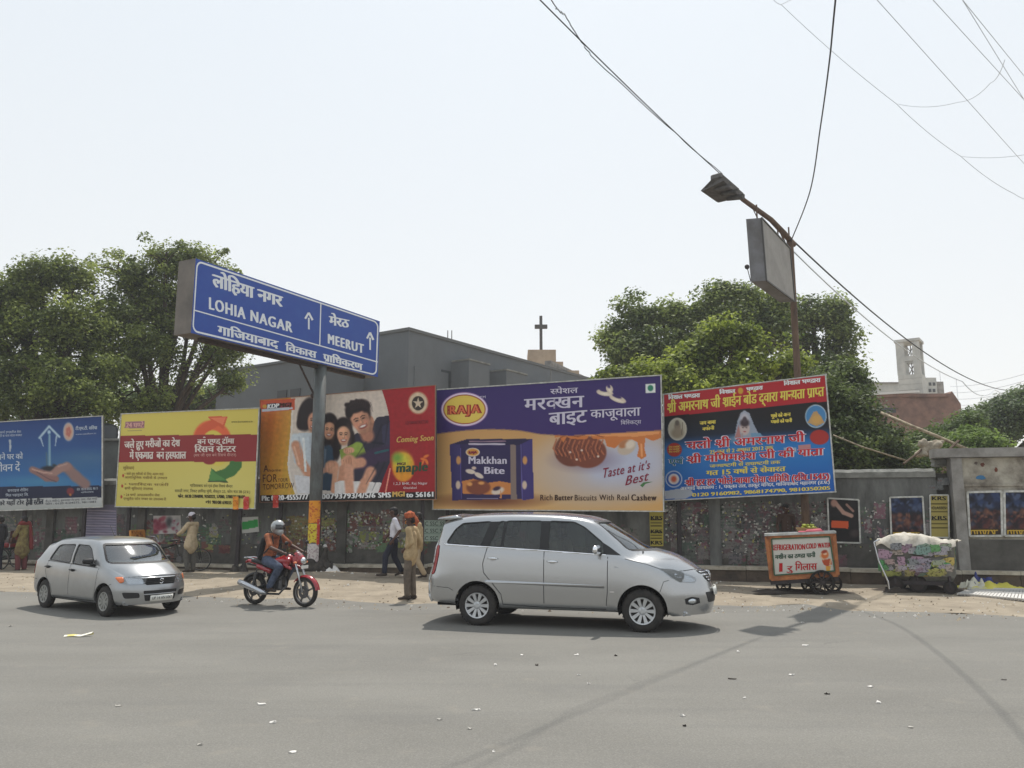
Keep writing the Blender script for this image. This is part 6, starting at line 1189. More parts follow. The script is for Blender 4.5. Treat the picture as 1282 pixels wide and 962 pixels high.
def person(label, loc, rz, J, skin, shirt, trousers, shoe, hair, sleeve=.75, scale=1.0, group=None, shirt_len=.0, loose=1.0, bare=False, head=True, vox=.0095, legs=True):
    """J: joint positions facing +x. Body is one skin; the clothes are children that follow it"""
    t = thing('person', label, 'person', loc, rz, group); t.scale = (scale,)*3; g = {k: Vector(v) for k, v in J.items()}
    pel, ch_, nk, hd_ = g['pelvis'], g['chest'], g['neck'], g['head']; fw = g.get('face', V3(1, 0, 0)).normalized(); sh = (g['shl']-g['shr']); sw = sh.length/2; ax = sh.normalized(); tf = ax.cross((ch_-pel).normalized()).normalized()
    B = [(pel, ch_, .115, .13, (tf, .72)), (ch_, nk-V3(0, 0, .04), .13, .07, (tf, .7)), (g['shr'], g['shl'], .055, .055), (nk-V3(0, 0, .08), hd_-V3(0, 0, .05), .052, .05)]
    up = (hd_-nk).normalized(); sdv = fw.cross(V3(0, 0, 1)).normalized()
    B += [(hd_+up*.02-fw*.012, hd_+up*.035+fw*.004, .090, .086), (hd_-up*.035+fw*.02, hd_-up*.075+fw*.045, .062, .040), (hd_+fw*.088+up*.01, hd_+fw*.112-up*.025, .011, .016), (hd_+fw*.082-up*.052-sdv*.016, hd_+fw*.082-up*.052+sdv*.016, .013, .013), (hd_+sdv*.086-fw*.005, hd_+sdv*.092-fw*.015+up*.02, .018, .020, (sdv, .5)), (hd_-sdv*.086-fw*.005, hd_-sdv*.092-fw*.015+up*.02, .018, .020, (sdv, .5)), (hd_+fw*.078+up*.032-sdv*.05, hd_+fw*.078+up*.032+sdv*.05, .013, .013)]
    for s_ in 'lr':
        B += [(g['sh'+s_], g['el'+s_], .050, .040), (g['el'+s_], g['wr'+s_], .040, .026)]; d = g['wr'+s_]-g['el'+s_]; hdv = g.get('hd'+s_, d); B += hand(g['wr'+s_], hdv, g.get('hu'+s_, V3(0, 1 if s_ == 'l' else -1, .2)), 1.0, g['curl'][0] if 'curl' in g else .5)
        B += [(g['hip'+s_], g['kn'+s_], .085, .055), (g['kn'+s_], g['an'+s_], .056, .036), (g['an'+s_], g['to'+s_], .034, .028, (V3(0, 0, 1), .8))]
    body = blobpart('body', B, skin, t, voxel=vox, smooth=3)
    for s_ in (-1, 1):
        mb = MB(); mb.ball(hd_+fw*.083+sdv*s_*.032+up*.012, (.012, .012, .009), 8, 6); part('eye', mb, mat('eye white', rgb(210, 200, 190), rough=.3), t, smooth=True)
    mb = MB(); mb.beam(hd_+fw*.096-up*.052-sdv*.022, hd_+fw*.096-up*.052+sdv*.022, .006, .008); part('mouth', mb, mat('lips', rgb(110, 58, 50), rough=.5), t)
    L = loose; S = [(pel+V3(0, 0, -.02-shirt_len), ch_, .135*L+.02*(shirt_len > 0), .148, (tf, .76)), (ch_, nk-V3(0, 0, .055), .148, .085, (tf, .74)), (g['shr'], g['shl'], .068, .068)]
    for s_ in 'lr':
        e = g['sh'+s_].lerp(g['el'+s_], min(1, sleeve*1.0)); S.append((g['sh'+s_], e, .068, .056*L))
        if sleeve > 1: S.append((g['el'+s_], g['el'+s_].lerp(g['wr'+s_], min(1, sleeve-1)), .054*L, .042*L))
    if shirt_len > 0:
        for k in (-1, 0, 1): S.append((pel+ax*k*.10-V3(0, 0, shirt_len-.05*abs(k)), pel+ax*k*.05+V3(0, 0, .12), .118*L, .112, (tf, .95)))
    sh_o = blobpart('shirt', S, shirt, t, voxel=.012, smooth=5)
    mb = MB(); mb.lathe([(.062, 0), (.068, .014), (.062, .026), (.056, .024)], 16, c=tuple(nk-V3(0, 0, .055)-fw*.005)); part('collar', mb, shirt, sh_o, smooth=True)
    for k in range(4):
        mb = MB(); p = pel.lerp(ch_, .15+.27*k)+tf*(-.0); side = tf if tf.dot(fw) > 0 else -tf; mb.ball(p+side*(.112), .007, 6, 4); part('button', mb, M_TRIM, sh_o)
    if legs:
        T = [(pel, pel-V3(0, 0, .05), .128 if shirt_len == 0 else .10, .125 if shirt_len == 0 else .10, (tf, .8))]
        for s_ in 'lr': T += [(g['hip'+s_], g['kn'+s_], .100*L if shirt_len == 0 else .088, .073*L), (g['kn'+s_], g['an'+s_]+(g['kn'+s_]-g['an'+s_])*.08, .072*L, .060*L)]
        tr = blobpart('trousers', T, trousers, t, voxel=.012, smooth=5)
        if shirt_len > 0: shirt_len = 1
        mb = MB(); mb.lathe([(.05, -.018), (.05, .018)] if shirt_len == 1 else [(.131, -.018), (.136, -.018), (.136, .018), (.131, .018)], 20, c=tuple(pel+V3(0, 0, .035))); part('belt', mb, M_BLKP, tr)
    for s_ in 'lr':
        a, b = g['an'+s_], g['to'+s_]; d = (b-a); d.z = 0; d.normalize(); q = a+V3(0, 0, -.03)
        so_ = blobpart('shoe', [(q-d*.03, q+d*.06, .046, .044), (q+d*.05-V3(0, 0, .012), b+d*.035-V3(0, 0, .005), .044, .036, (V3(0, 0, 1), .75))], shoe, t, voxel=.01, smooth=3)
    if hair == 'short' or hair == 'turban' or hair == 'cap':
        hm = mat('black hair', rgb(22, 19, 19), rough=.7)
        blobpart('hair', [(hd_+up*.045-fw*.03, hd_+up*.052+fw*.018, .094, .078), (hd_-fw*.05-up*.02, hd_-fw*.035+up*.04, .072, .085)], hm, t, voxel=.01, smooth=2)
    if hair == 'turban':
        m = mat('orange cloth', rgb(188, 104, 62), rough=.9, col2=rgb(140, 62, 42), scale=18, bump=.4)
        P = []; 
        for k in range(4): a0 = .5*k; P += [(hd_+up*(.055+.016*k)+fw*.085*math.cos(i*PI/5+a0)+sdv*.09*math.sin(i*PI/5+a0)-fw*.012, hd_+up*(.058+.02*k)+fw*.085*math.cos((i+1)*PI/5+a0)+sdv*.09*math.sin((i+1)*PI/5+a0)-fw*.012, .028, .028) for i in range(10)]
        P += [(hd_+up*.09, hd_+up*.11-fw*.02, .085, .07), (hd_-fw*.09+up*.04, hd_-fw*.14-up*.06, .05, .042), (hd_-fw*.13, hd_-fw*.11-up*.14, .038, .022)]
        blobpart('turban', P, m, t, voxel=.009, smooth=1)
    if hair == 'cap':
        P = [(hd_+up*.06-fw*.02, hd_+up*.075+fw*.005, .100, .088), (hd_+fw*.08+up*.05, hd_+fw*.13+up*.04, .06, .045, (V3(0, 0, 1), .2))]
        blobpart('cap', P, mat('white cap', rgb(196, 192, 200), rough=.9), t, voxel=.009, smooth=2)
    return t
M_KH = mat('khaki shirt', rgb(186, 162, 124), rough=.95, col2=rgb(156, 134, 100), scale=9, bump=.5, bscale=14); M_GREYT = mat('grey brown trousers', rgb(116, 104, 92), rough=.95, col2=rgb(88, 80, 72), scale=9, bump=.5, bscale=14)
M_WSH = mat('white shirt', rgb(214, 212, 218), rough=.95, col2=rgb(186, 184, 194), scale=8, bump=.5, bscale=14); M_DJ = mat('dark jeans', rgb(38, 42, 58), rough=.9, col2=rgb(28, 30, 42), scale=9, bump=.4, bscale=16); M_SHOE = mat('dusty shoe', rgb(56, 46, 40), rough=.8)
STAND = dict(pelvis=(0, 0, .93), chest=(-.01, 0, 1.25), neck=(0, 0, 1.46), head=(.03, 0, 1.60), shl=(-.01, .18, 1.40), shr=(-.01, -.18, 1.40), ell=(-.05, .24, 1.12), elr=(-.05, -.24, 1.12), wrl=(.04, .24, .88), wrr=(.04, -.24, .88), hipl=(0, .09, .88), hipr=(0, -.09, .88), knl=(.03, .10, .48), knr=(.0, -.10, .48), anl=(-.01, .10, .08), anr=(-.04, -.10, .08), tol=(.12, .12, .035), tor=(.09, -.12, .035))
def pose(**k): d = dict(STAND); d.update(k); return d
g = ground(513, 752.5); person('man in a khaki shirt and orange turban standing by the kerb, grey trousers', (g.x, g.y, vergeZ(g.x, g.y)), PI-.25, pose(ell=(-.10, .22, 1.14), elr=(-.12, -.22, 1.13), wrl=(.06, .16, 1.02), wrr=(.02, -.22, .90), anl=(.02, .09, .08), tol=(.15, .10, .035), face=(1, .25, -.12)), M_SKIN2, M_KH, M_GREYT, M_SHOE, 'turban', sleeve=1.75, scale=1.04, shirt_len=.10, loose=1.04)
g = ground(492, 731); person('man in a white shirt and dark jeans mid-stride behind the turbaned man', (g.x, g.y, vergeZ(g.x, g.y)+.02), PI+.15, pose(knl=(.20, .10, .52), anl=(.22, .11, .10), tol=(.36, .12, .06), knr=(-.02, -.10, .48), anr=(-.22, -.10, .12), tor=(-.10, -.11, .04), ell=(-.14, .25, 1.14), wrl=(.02, .27, .92), elr=(.08, -.24, 1.14), wrr=(.20, -.2, .95), face=(1, -.2, -.1)), M_SKIN2, M_WSH, M_DJ, M_SHOE, 'short', sleeve=.8, scale=1.03, loose=1.08)
g = ground(523, 731.5); person('man in a pale tan shirt and trousers half hidden behind the turbaned man', (g.x, g.y, vergeZ(g.x, g.y)+.02), PI+.1, pose(knr=(.14, -.1, .50), anr=(.14, -.1, .10), tor=(.27, -.1, .05), anl=(-.18, .1, .10), tol=(-.06, .1, .04)), M_SKIN2, M_KH, mat('tan trousers', rgb(170, 150, 122), rough=.95), M_SHOE, 'short', sleeve=1.7, scale=.97, shirt_len=.1, loose=1.15)
# ================================================================ MOTORCYCLE WITH ITS RIDER
R_ = ground(319, 757); F_ = ground(378, 760.5); hd = math.atan2(F_.y-R_.y, F_.x-R_.x); mc = thing('motorcycle', 'red and black motorcycle with silver exhaust, ridden past the boards', 'motorcycle', (R_.x, R_.y, .005), hd)
M_MR = mat('red motorcycle paint', rgb(150, 22, 34), rough=.22, coat=.8); M_BK = mat('black frame', rgb(26, 26, 28), rough=.45, metal=.2); M_ENG = mat('engine metal', rgb(92, 92, 94), rough=.4, metal=.7); M_SIL = mat('silver heat shield', rgb(190, 192, 196), rough=.25, metal=.8)
FX = 1.24; WR_ = .29
def bikewheel(x, w_):
    t = bpy.data.objects.new('wheel', None); COL.objects.link(t); t.parent = mc; t.location = (x, 0, WR_)
    mb = MB(); V = [(WR_-.045+.045*math.cos(a*PI/5), w_*math.sin(a*PI/5)) for a in range(10)]; mb.lathe([*V, V[0]], 40, axis='Y'); part('tyre', mb, M_RUB, t, smooth=True)
    mb = MB(); mb.lathe([(WR_-.085, -.03), (WR_-.07, -.035), (WR_-.07, .035), (WR_-.085, .03), (WR_-.085, -.03)], 36, axis='Y'); mb.lathe([(0, -.05), (.04, -.05), (.04, .05), (0, .05)], 16, axis='Y')
    for i in range(5):
        a = 2*PI*i/5+.3; mb.beam((.03*math.cos(a), 0, .03*math.sin(a)), ((WR_-.08)*math.cos(a+.12), 0, (WR_-.08)*math.sin(a+.12)), .03, .034, up=(0, 1, 0))
    part('rim', mb, mat('dark alloy', rgb(120, 118, 116), rough=.4, metal=.5), t)
    mb = MB(); mb.lathe([(.05, -.055), (.12, -.055), (.12, -.062), (.05, -.062), (.05, -.055)], 24, axis='Y'); part('brake_disc', mb, M_ENG, t)
bikewheel(0, .058); bikewheel(FX, .045)
blobpart('fuel_tank', [((.52, 0, .83), (.80, 0, .90), .10, .125), ((.58, .06, .86), (.86, .09, .88), .08, .07), ((.58, -.06, .86), (.86, -.09, .88), .08, .07), ((.80, .12, .80), (.98, .15, .74), .045, .03), ((.80, -.12, .80), (.98, -.15, .74), .045, .03)], M_MR, mc, voxel=.014, smooth=5)
blobpart('front_fairing', [((1.02, 0, .98), (1.10, 0, .90), .09, .10), ((1.0, .07, .96), (1.02, .10, .84), .05, .03), ((1.0, -.07, .96), (1.02, -.10, .84), .05, .03)], M_MR, mc, voxel=.014, smooth=4)
mb = MB(); mb.ball((1.17, 0, .89), (.05, .085, .065), 12, 8); part('headlight', mb, M_LAMPIN, mc, smooth=True)
blobpart('visor', [((1.02, 0, 1.06), (1.09, 0, 1.0), .055, .075, ((1, 0, 0), .4))], M_LENS, mc, voxel=.012)
blobpart('seat', [((-.06, 0, .86), (.16, 0, .83), .075, .10, ((0, 0, 1), .6)), ((.16, 0, .82), (.50, 0, .79), .10, .09, ((0, 0, 1), .6))], M_BLKP, mc, voxel=.014)
blobpart('tail_panel', [((-.20, 0, .86), (.20, 0, .76), .045, .085, ((0, 0, 1), .7)), ((.10, .08, .76), (.42, .09, .68), .045, .06), ((.10, -.08, .76), (.42, -.09, .68), .045, .06)], M_MR, mc, voxel=.014)
mb = MB(); mb.box((-.235, 0, .84), (.03, .12, .05), bev=.01); part('tail_lamp', mb, M_RED, mc)
mb = MB(); mb.tube([(-.27, .07, .92), (-.16, .09, .93), (.02, .1, .90)], .013, 6); mb.tube([(-.27, -.07, .92), (-.16, -.09, .93), (.02, -.1, .90)], .013, 6); mb.tube([(-.27, -.07, .92), (-.27, .07, .92)], .013, 6); part('grab_rail', mb, M_SIL, mc)
def fender(name, cx, r, a0, a1, w_, m):
    mb = MB(); V = []; n = 14
    for i in range(n+1):
        a = a0+(a1-a0)*i/n
        for (y, dr) in ((-w_, -.03), (-w_*.7, 0), (0, .012), (w_*.7, 0), (w_, -.03)): V.append((cx+(r+dr)*math.cos(a), y, WR_+(r+dr)*math.sin(a)))
    mb.add(V, [(i*5+j, (i+1)*5+j, (i+1)*5+j+1, i*5+j+1) for i in range(n) for j in range(4)]); part(name, mb, m, mc, smooth=True)
fender('front_fender', FX, WR_+.03, .15, 2.5, .065, M_MR); fender('rear_fender', 0, WR_+.05, .9, 2.7, .075, M_BK)
mb = MB()
for y in (-.09, .09): mb.tube([(FX, y, WR_), (FX-.13, y, .66), (FX-.24, y, .98)], [.024, .022, .018], 8)
mb.tube([(FX-.22, -.1, .94), (FX-.22, .1, .94)], .02, 6); part('front_fork', mb, M_SIL, mc, smooth=True)
mb = MB(); mb.tube([(.98, 0, .90), (.85, 0, .80), (.78, 0, .40), (.45, 0, .30), (.30, 0, .45), (.40, 0, .76), (.85, 0, .80)], .024, 8); mb.tube([(.40, -.1, .74), (-.15, -.1, .80)], .018, 6); mb.tube([(.40, .1, .74), (-.15, .1, .80)], .018, 6)
for y in (-.1, .1): mb.tube([(.32, y, .40), (0, y, WR_)], .026, 8)
part('frame', mb, M_BK, mc)
for y in (-.125, .125): mb = MB(); mb.tube([(.02, y, .32), (.12, y, .70)], .016, 6); mb.tube([(.045, y, .40), (.105, y, .62)], .034, 10); part('shock_absorber', mb, M_ENG, mc)
mb = MB(); mb.box((.55, 0, .42), (.32, .22, .24), bev=.04); mb.tube([(.62, 0, .50), (.72, 0, .74)], [.09, .075], 12)
for k in range(5): mb.box((.645+.02*k, 0, .56+.035*k), (.2, .2, .012), R=Matrix.Rotation(-.4, 3, 'Y'))
for y in (-.12, .12): mb.lathe([(0, 0), (.09, 0), (.09, .02*(1 if y > 0 else -1)), (0, .03*(1 if y > 0 else -1))], 20, c=(.52, y, .40), axis='Y')
part('engine', mb, M_ENG, mc)
mb = MB(); mb.tube([(.76, -.04, .58), (.84, -.08, .40), (.70, -.13, .24), (.40, -.15, .24)], .022, 8); part('exhaust_pipe', mb, M_ENG, mc, smooth=True)
mb = MB(); mb.tube([(.42, -.16, .25), (.30, -.17, .27), (-.10, -.19, .40), (-.26, -.195, .45)], [.03, .055, .062, .055], 12); part('silencer', mb, M_SIL, mc, smooth=True)
mb = MB(); mb.tube([(.94, -.33, 1.02), (1.0, -.22, 1.04), (1.02, -.06, .98), (1.02, .06, .98), (1.0, .22, 1.04), (.94, .33, 1.02)], .014, 8); part('handlebar', mb, M_BK, mc, smooth=True)
for y in (-1, 1):
    mb = MB(); mb.tube([(.985, y*.25, 1.04), (1.0, y*.30, 1.20)], .008, 5); mb.ball((.99, y*.32, 1.24), (.02, .06, .038), 8, 6); part('mirror', mb, M_BLKP, mc, smooth=True)
    mb = MB(); mb.ball((1.10, y*.17, .86), (.035, .04, .022), 8, 6); part('indicator', mb, M_AMB, mc)
    mb = MB(); mb.tube([(.52, y*.12, .30), (.52, y*.26, .29)], .014, 6); part('footrest', mb, M_BK, mc)
mb = MB(); mb.box((1.20, 0, .77), (.02, .2, .06)); part('number_plate', mb, M_PLATE, mc); mb = MB(); mb.box((.5, 0, .62), (.34, .20, .14), bev=.03); part('side_cover', mb, M_BK, mc)
RD = dict(pelvis=(.30, 0, .92), chest=(.38, 0, 1.21), neck=(.45, 0, 1.40), head=(.50, 0, 1.53), shl=(.40, .19, 1.36), shr=(.40, -.19, 1.36), ell=(.62, .30, 1.16), elr=(.60, -.31, 1.14), wrl=(.88, .30, 1.06), wrr=(.88, -.30, 1.06), hdl=(1, 0, -.2), hdr=(1, 0, -.2), hul=(0, 0, 1), hur=(0, 0, 1), hipl=(.34, .10, .88), hipr=(.34, -.10, .88), knl=(.74, .20, .76), knr=(.74, -.20, .76), anl=(.50, .20, .36), anr=(.50, -.20, .36), tol=(.64, .22, .315), tor=(.64, -.22, .315), curl=(.95, 0, 0), face=(1, -.15, -.1))
M_OR = mat('rust orange shirt', rgb(176, 108, 70), rough=.95, col2=rgb(84, 44, 36), scale=5, bump=.4, bscale=14); M_JN = mat('faded blue jeans', rgb(88, 98, 118), rough=.95, col2=rgb(46, 54, 72), scale=7, bump=.4, bscale=14)
rider = person('rider in a rust orange shirt, blue jeans and silver helmet, riding the red motorcycle', (R_.x, R_.y, .005), hd, RD, M_SKIN2, M_OR, M_JN, M_SHOE, None, sleeve=.8, loose=1.1)
hm = thing('helmet', 'silver white full-face helmet worn by the motorcycle rider', 'helmet', (0, 0, 0)); hm.location = rider.matrix_world @ Vector((.50, 0, 1.53)) if False else (R_.x, R_.y, .005); hm.rotation_euler = (0, 0, hd)
H0 = V3(.50, 0, 1.545); fwv = V3(1, -.15, -.1).normalized(); blobpart('helmet_shell', [(H0-fwv*.02, H0+fwv*.005+V3(0, 0, .012), .138, .135), (H0+fwv*.03-V3(0, 0, .07), H0+fwv*.055-V3(0, 0, .085), .105, .085)], mat('helmet silver', rgb(158, 160, 160), rough=.25, metal=.3, coat=.8), hm, voxel=.012, smooth=3)
mb = MB(); V = []; nn = 12
for i in range(nn+1):
    a = -1.1+2.2*i/nn; sdq = fwv.cross(V3(0, 0, 1)).normalized()
    for k in range(4): b = -.25+.17*k*1.3; V.append(H0+(fwv*math.cos(a)+sdq*math.sin(a))*(.146*math.cos(b))+V3(0, 0, .146*math.sin(b)))
mb.add(V, [(i*4+j, (i+1)*4+j, (i+1)*4+j+1, i*4+j+1) for i in range(nn) for j in range(3)]); part('visor', mb, mat('smoked visor', rgb(34, 34, 38), rough=.12, coat=.8), hm, smooth=True)
bp = thing('backpack', 'black backpack on the back of the motorcycle rider', 'bag', (R_.x, R_.y, .005), hd); blobpart('pack', [((.13, 0, .98), (.19, 0, 1.27), .12, .10, ((1, 0, 0), .75)), ((.05, 0, 1.0), (.08, 0, 1.16), .07, .06)], mat('black nylon', rgb(28, 28, 30), rough=.8, bump=.4), bp, voxel=.014)
for s_ in (-1, 1): mb = MB(); mb.tube([(.26, s_*.11, 1.36), (.36, s_*.13, 1.46), (.47, s_*.12, 1.36), (.50, s_*.13, 1.22), (.30, s_*.15, 1.02)], .016, 6); part('shoulder_strap', mb, M_BLKP, bp)
# ================================================================ CYCLE RICKSHAW AND ITS PULLER, LEFT GROUP
def spoked(parent, c, R, tyre=.018, axis_rot=0.0, spokes=16):
    t = bpy.data.objects.new('wheel', None); COL.objects.link(t); t.parent = parent; t.location = c; t.rotation_euler = (0, 0, axis_rot)
    mb = MB(); V = [(R-tyre+tyre*math.cos(a*PI/4), tyre*math.sin(a*PI/4)) for a in range(8)]; mb.lathe([*V, V[0]], 36, axis='Y'); part('tyre', mb, M_RUB, t, smooth=True)
    mb = MB(); mb.lathe([(R-tyre*2.2, -.014), (R-tyre*1.6, -.014), (R-tyre*1.6, .014), (R-tyre*2.2, .014), (R-tyre*2.2, -.014)], 36, axis='Y'); mb.tube([(0, -.05, 0), (0, .05, 0)], .025, 8)
    for i in range(spokes): a = 2*PI*i/spokes; mb.tube([(.02*math.cos(a+1.4), .03*(-1)**i, .02*math.sin(a+1.4)), ((R-tyre*2)*math.cos(a), 0, (R-tyre*2)*math.sin(a))], .0025, 4, False)
    part('rim', mb, mat('dull steel', rgb(130, 128, 124), rough=.5, metal=.5), t); return t
def rickshaw(label, loc, rz, seatc, backc, gr):
    t = thing('cycle_rickshaw', label, 'rickshaw', loc, rz, gr)
    spoked(t, (0, .42, .33), .33); spoked(t, (0, -.42, .33), .33); spoked(t, (1.75, 0, .33), .33)
    mb = MB(); mb.tube([(0, -.42, .33), (0, .42, .33)], .02, 8); mb.tube([(1.75, .06, .33), (1.62, .05, .78), (1.56, 0, .95)], .014, 6); mb.tube([(1.75, -.06, .33), (1.62, -.05, .78)], .014, 6); mb.tube([(1.58, 0, .85), (1.1, 0, .35), (.95, 0, .85), (1.56, 0, .82)], .016, 8)
    mb.tube([(1.1, 0, .35), (.1, 0, .36)], .018, 8); mb.tube([(.95, 0, .78), (.35, .25, .62)], .016, 6); mb.tube([(.95, 0, .78), (.35, -.25, .62)], .016, 6); part('frame', mb, M_BK, t, smooth=True)
    mb = MB(); mb.tube([(1.35, -.28, .98), (1.52, -.2, 1.02), (1.56, 0, .98), (1.52, .2, 1.02), (1.35, .28, .98)], .012, 6); part('handlebar', mb, M_SIL, t, smooth=True)
    blobpart('saddle', [((.82, 0, .90), (.98, 0, .91), .085, .045, ((0, 0, 1), .5))], M_BLKP, t, voxel=.012)
    mb = MB(); mb.box((.05, 0, .66), (.62, .84, .06)); mb.box((.36, 0, .40), (.30, .7, .03)); part('platform', mb, M_DARKST, t)
    mb = MB(); mb.box((.0, 0, .76), (.52, .86, .13), bev=.03); part('bench_seat', mb, mat('rexine '+str(seatc), rgb(*seatc), rough=.5), t)
    mb = MB(); mb.box((-.28, 0, 1.02), (.07, .86, .40), R=Matrix.Rotation(-.15, 3, 'Y'), bev=.02); part('backrest', mb, mat('panel '+str(backc), rgb(*backc), rough=.6, col2=rgb(backc[0]*.6, backc[1]*.5, backc[2]*.5), scale=6, lo=.5, hi=.6), t)
    for s_ in (-1, 1):
        mb = MB(); mb.tube([(-.3, s_*.44, .70), (-.33, s_*.44, 1.02), (.05, s_*.44, 1.0), (.26, s_*.44, .70)], .014, 6); part('arm_rail', mb, M_SIL, t)
        mb = MB(); V = []; n = 10
        for i in range(n+1):
            a = .2+2.6*i/n
            for y in (s_*.38, s_*.46): V.append((.38*math.cos(a), y, .33+.38*math.sin(a)))
        mb.add(V, [(2*i, 2*i+1, 2*i+3, 2*i+2) for i in range(n)]); part('mudguard', mb, mat('mudguard green', rgb(60, 74, 64), rough=.6), t)
    mb = MB(); mb.lathe([(0, -.02), (.09, -.02), (.09, -.012), (0, -.012)], 20, c=(1.1, -.05, .35), axis='Y'); mb.tube([(1.1, -.06, .35), (1.2, -.06, .23)], .01, 5); mb.box((1.2, -.11, .23), (.08, .09, .02)); mb.tube([(1.1, .06, .35), (1.0, .06, .47)], .01, 5); mb.box((1.0, .11, .47), (.08, .09, .02)); part('pedals', mb, M_ENG, t)
    return t
g = ground(249, 717.5); rickshaw('cycle rickshaw with a maroon bench seat and orange back panel, behind the hatchback', (g.x-1.72, g.y+.12, vergeZ(g.x, g.y-.1)), -.06, (134, 46, 62), (196, 132, 60), 'cycle rickshaws at the kerb')
g2 = ground(241, 719); person('man in a cream shirt and pale cap holding the handlebar of the cycle rickshaw', (g2.x, g2.y-.25, vergeZ(g2.x, g2.y)+.01), PI-.35, pose(elr=(.10, -.27, 1.16), wrr=(.12, -.28, .96), ell=(.14, .25, 1.18), wrl=(.38, .16, 1.10), knl=(.08, .1, .5), anl=(-.02, .1, .09), tol=(.1, .1, .035), face=(1, .3, -.25)), M_SKIN2, mat('cream shirt', rgb(198, 180, 150), rough=.95, col2=rgb(168, 150, 122), scale=8, bump=.4), mat('grey trousers', rgb(98, 96, 90), rough=.95, col2=rgb(80, 78, 74), scale=8), M_SHOE, 'cap', sleeve=1.8, scale=1.0, shirt_len=.2, loose=1.2)
g = ground(22, 716); rickshaw('cycle rickshaw with a red seat at the far left edge, a woman beside it', (g.x-.6, g.y+.5, .03), PI-.1, (150, 40, 44), (90, 60, 60), 'cycle rickshaws at the kerb')
g = ground(30, 716); person('woman in a yellow-green tunic with a red scarf at the far left', (g.x, g.y-.2, .02), PI-.3, pose(ell=(.08, .24, 1.14), wrl=(.24, .2, .98), elr=(-.02, -.26, 1.14), wrr=(.1, -.27, .92)), M_SKIN2, mat('yellow green tunic', rgb(136, 126, 78), rough=.95, col2=rgb(96, 78, 56), scale=7), mat('maroon shalwar', rgb(104, 56, 58), rough=.95), M_SHOE, 'short', sleeve=1.2, scale=.97, shirt_len=.34, loose=1.25)
sc_ = thing('scarf', 'red scarf over the shoulder of the woman in the yellow-green tunic', 'scarf', (g.x, g.y-.2, .02), PI-.3); blobpart('cloth', [((-.02, -.14, 1.46), (-.02, .14, 1.46), .07, .07), ((-.06, -.16, 1.42), (-.14, -.20, .72), .055, .075, ((1, 0, 0), .5)), ((.08, .12, 1.42), (.13, .10, 1.0), .05, .06, ((1, 0, 0), .5))], mat('red scarf cloth', rgb(120, 50, 50), rough=.95), sc_, voxel=.014)
g = ground(3, 716); person('person in dark clothes cut off by the left edge of the picture', (g.x, g.y-.3, .02), PI, pose(), M_SKIN2, mat('dark shirt', rgb(50, 50, 54), rough=.9), M_DJ, M_SHOE, 'short', sleeve=1.6, scale=.98)
# ================================================================ WATER CART, TARP CART, LITTER
M_ORW = mat('orange painted wood', rgb(176, 112, 66), rough=.8, col2=rgb(132, 82, 54), scale=7, detail=8); M_WTOP = mat('zinc tray', rgb(196, 198, 196), rough=.5, metal=.3, col2=rgb(150, 150, 146), scale=6); M_GRNL = mat('green line paint', rgb(56, 84, 60), rough=.6)
C1 = Board((958.5, 671), (1045, 667.5), (1050, 721), (964.5, 726.5), 18.35, 17.9, view=(820, 620, .2028))
def paintc(A):
    A.gy(230, 530, (196, 194, 186), (184, 182, 174)); A.ell(900, 400, 150, 60, (206, 204, 198), 0, .8, .5)
    o = (196, 104, 50); A.ell(1048, 368, 24, 26, o, 0, .2); A.ell(1050, 362, 12, 8, (220, 190, 160), 0, .3); A.poly([(1030, 400), (1085, 392), (1092, 430), (1062, 440), (1040, 430)], (170, 74, 44)); A.line([(1030, 350), (1020, 380), (1040, 400)], 8, (200, 170, 140)); A.line([(1085, 400), (1080, 430)], 9, (206, 160, 120)); A.poly([(1052, 440), (1086, 436), (1080, 480), (1062, 482)], (206, 150, 60)); A.ell(1045, 350, 18, 10, (150, 60, 40), -.3, .3)
ct = thing('water_cart', 'hand-painted orange and white cold water cart on small spoked wheels by the kerb', 'cart', tuple((C1.P+C1.Q)/2)+(0,))
q = [C1.p(*k, 0) for k in (C1.c[3], C1.c[2], C1.c[1], C1.c[0])]; bk = [v-C1.n*.75 for v in q]; mb = MB(); mb.add(q+bk, [(0, 1, 2, 3), (7, 6, 5, 4), (0, 4, 5, 1), (1, 5, 6, 2), (2, 6, 7, 3), (3, 7, 4, 0)]); part('cart_box', mb, M_ORW, ct, True)
class Q1: pass
inn_ = [(966, 675), (1038.5, 672), (1045, 715), (969.5, 720.5)]
Qc = Quad(C1, inn_); Qc.view = C1.view; art_sheet(Qc, 'painted_panel', paintc, ct, (196, 194, 186), 90, 56, M_PRINT, off=.006)
for o_, w_, m, ex in ((.014, .03, M_GRNL, 0), (.010, .075, M_ORW, 1)):
    c_ = inn_ if not ex else [(959.5, 672.5), (1044.5, 669), (1049, 720), (965.5, 725.5)]
    P = [C1.p(*k, o_) for k in c_]
    for a, b in zip(P, P[1:]+P[:1]): mb = MB(); mb.beam(a, b, w_, .02, up=C1.n); part('panel_rail', mb, m, ct, True)
mb = MB(); tl, tr_ = C1.p(957, 671.5, .05), C1.p(1047, 668, .05); bb = [tl, tr_, tr_-C1.n*.86, tl-C1.n*.86]; up_ = [v+V3(0, 0, .05) for v in bb]; mb.add(bb+up_, [(0, 3, 2, 1), (4, 5, 6, 7), (0, 1, 5, 4), (1, 2, 6, 5), (2, 3, 7, 6), (3, 0, 4, 7)]); part('tray_top', mb, M_WTOP, ct, True)
RI = ink('sign red', 176, 30, 36); GI = ink('sign green', 40, 74, 56)
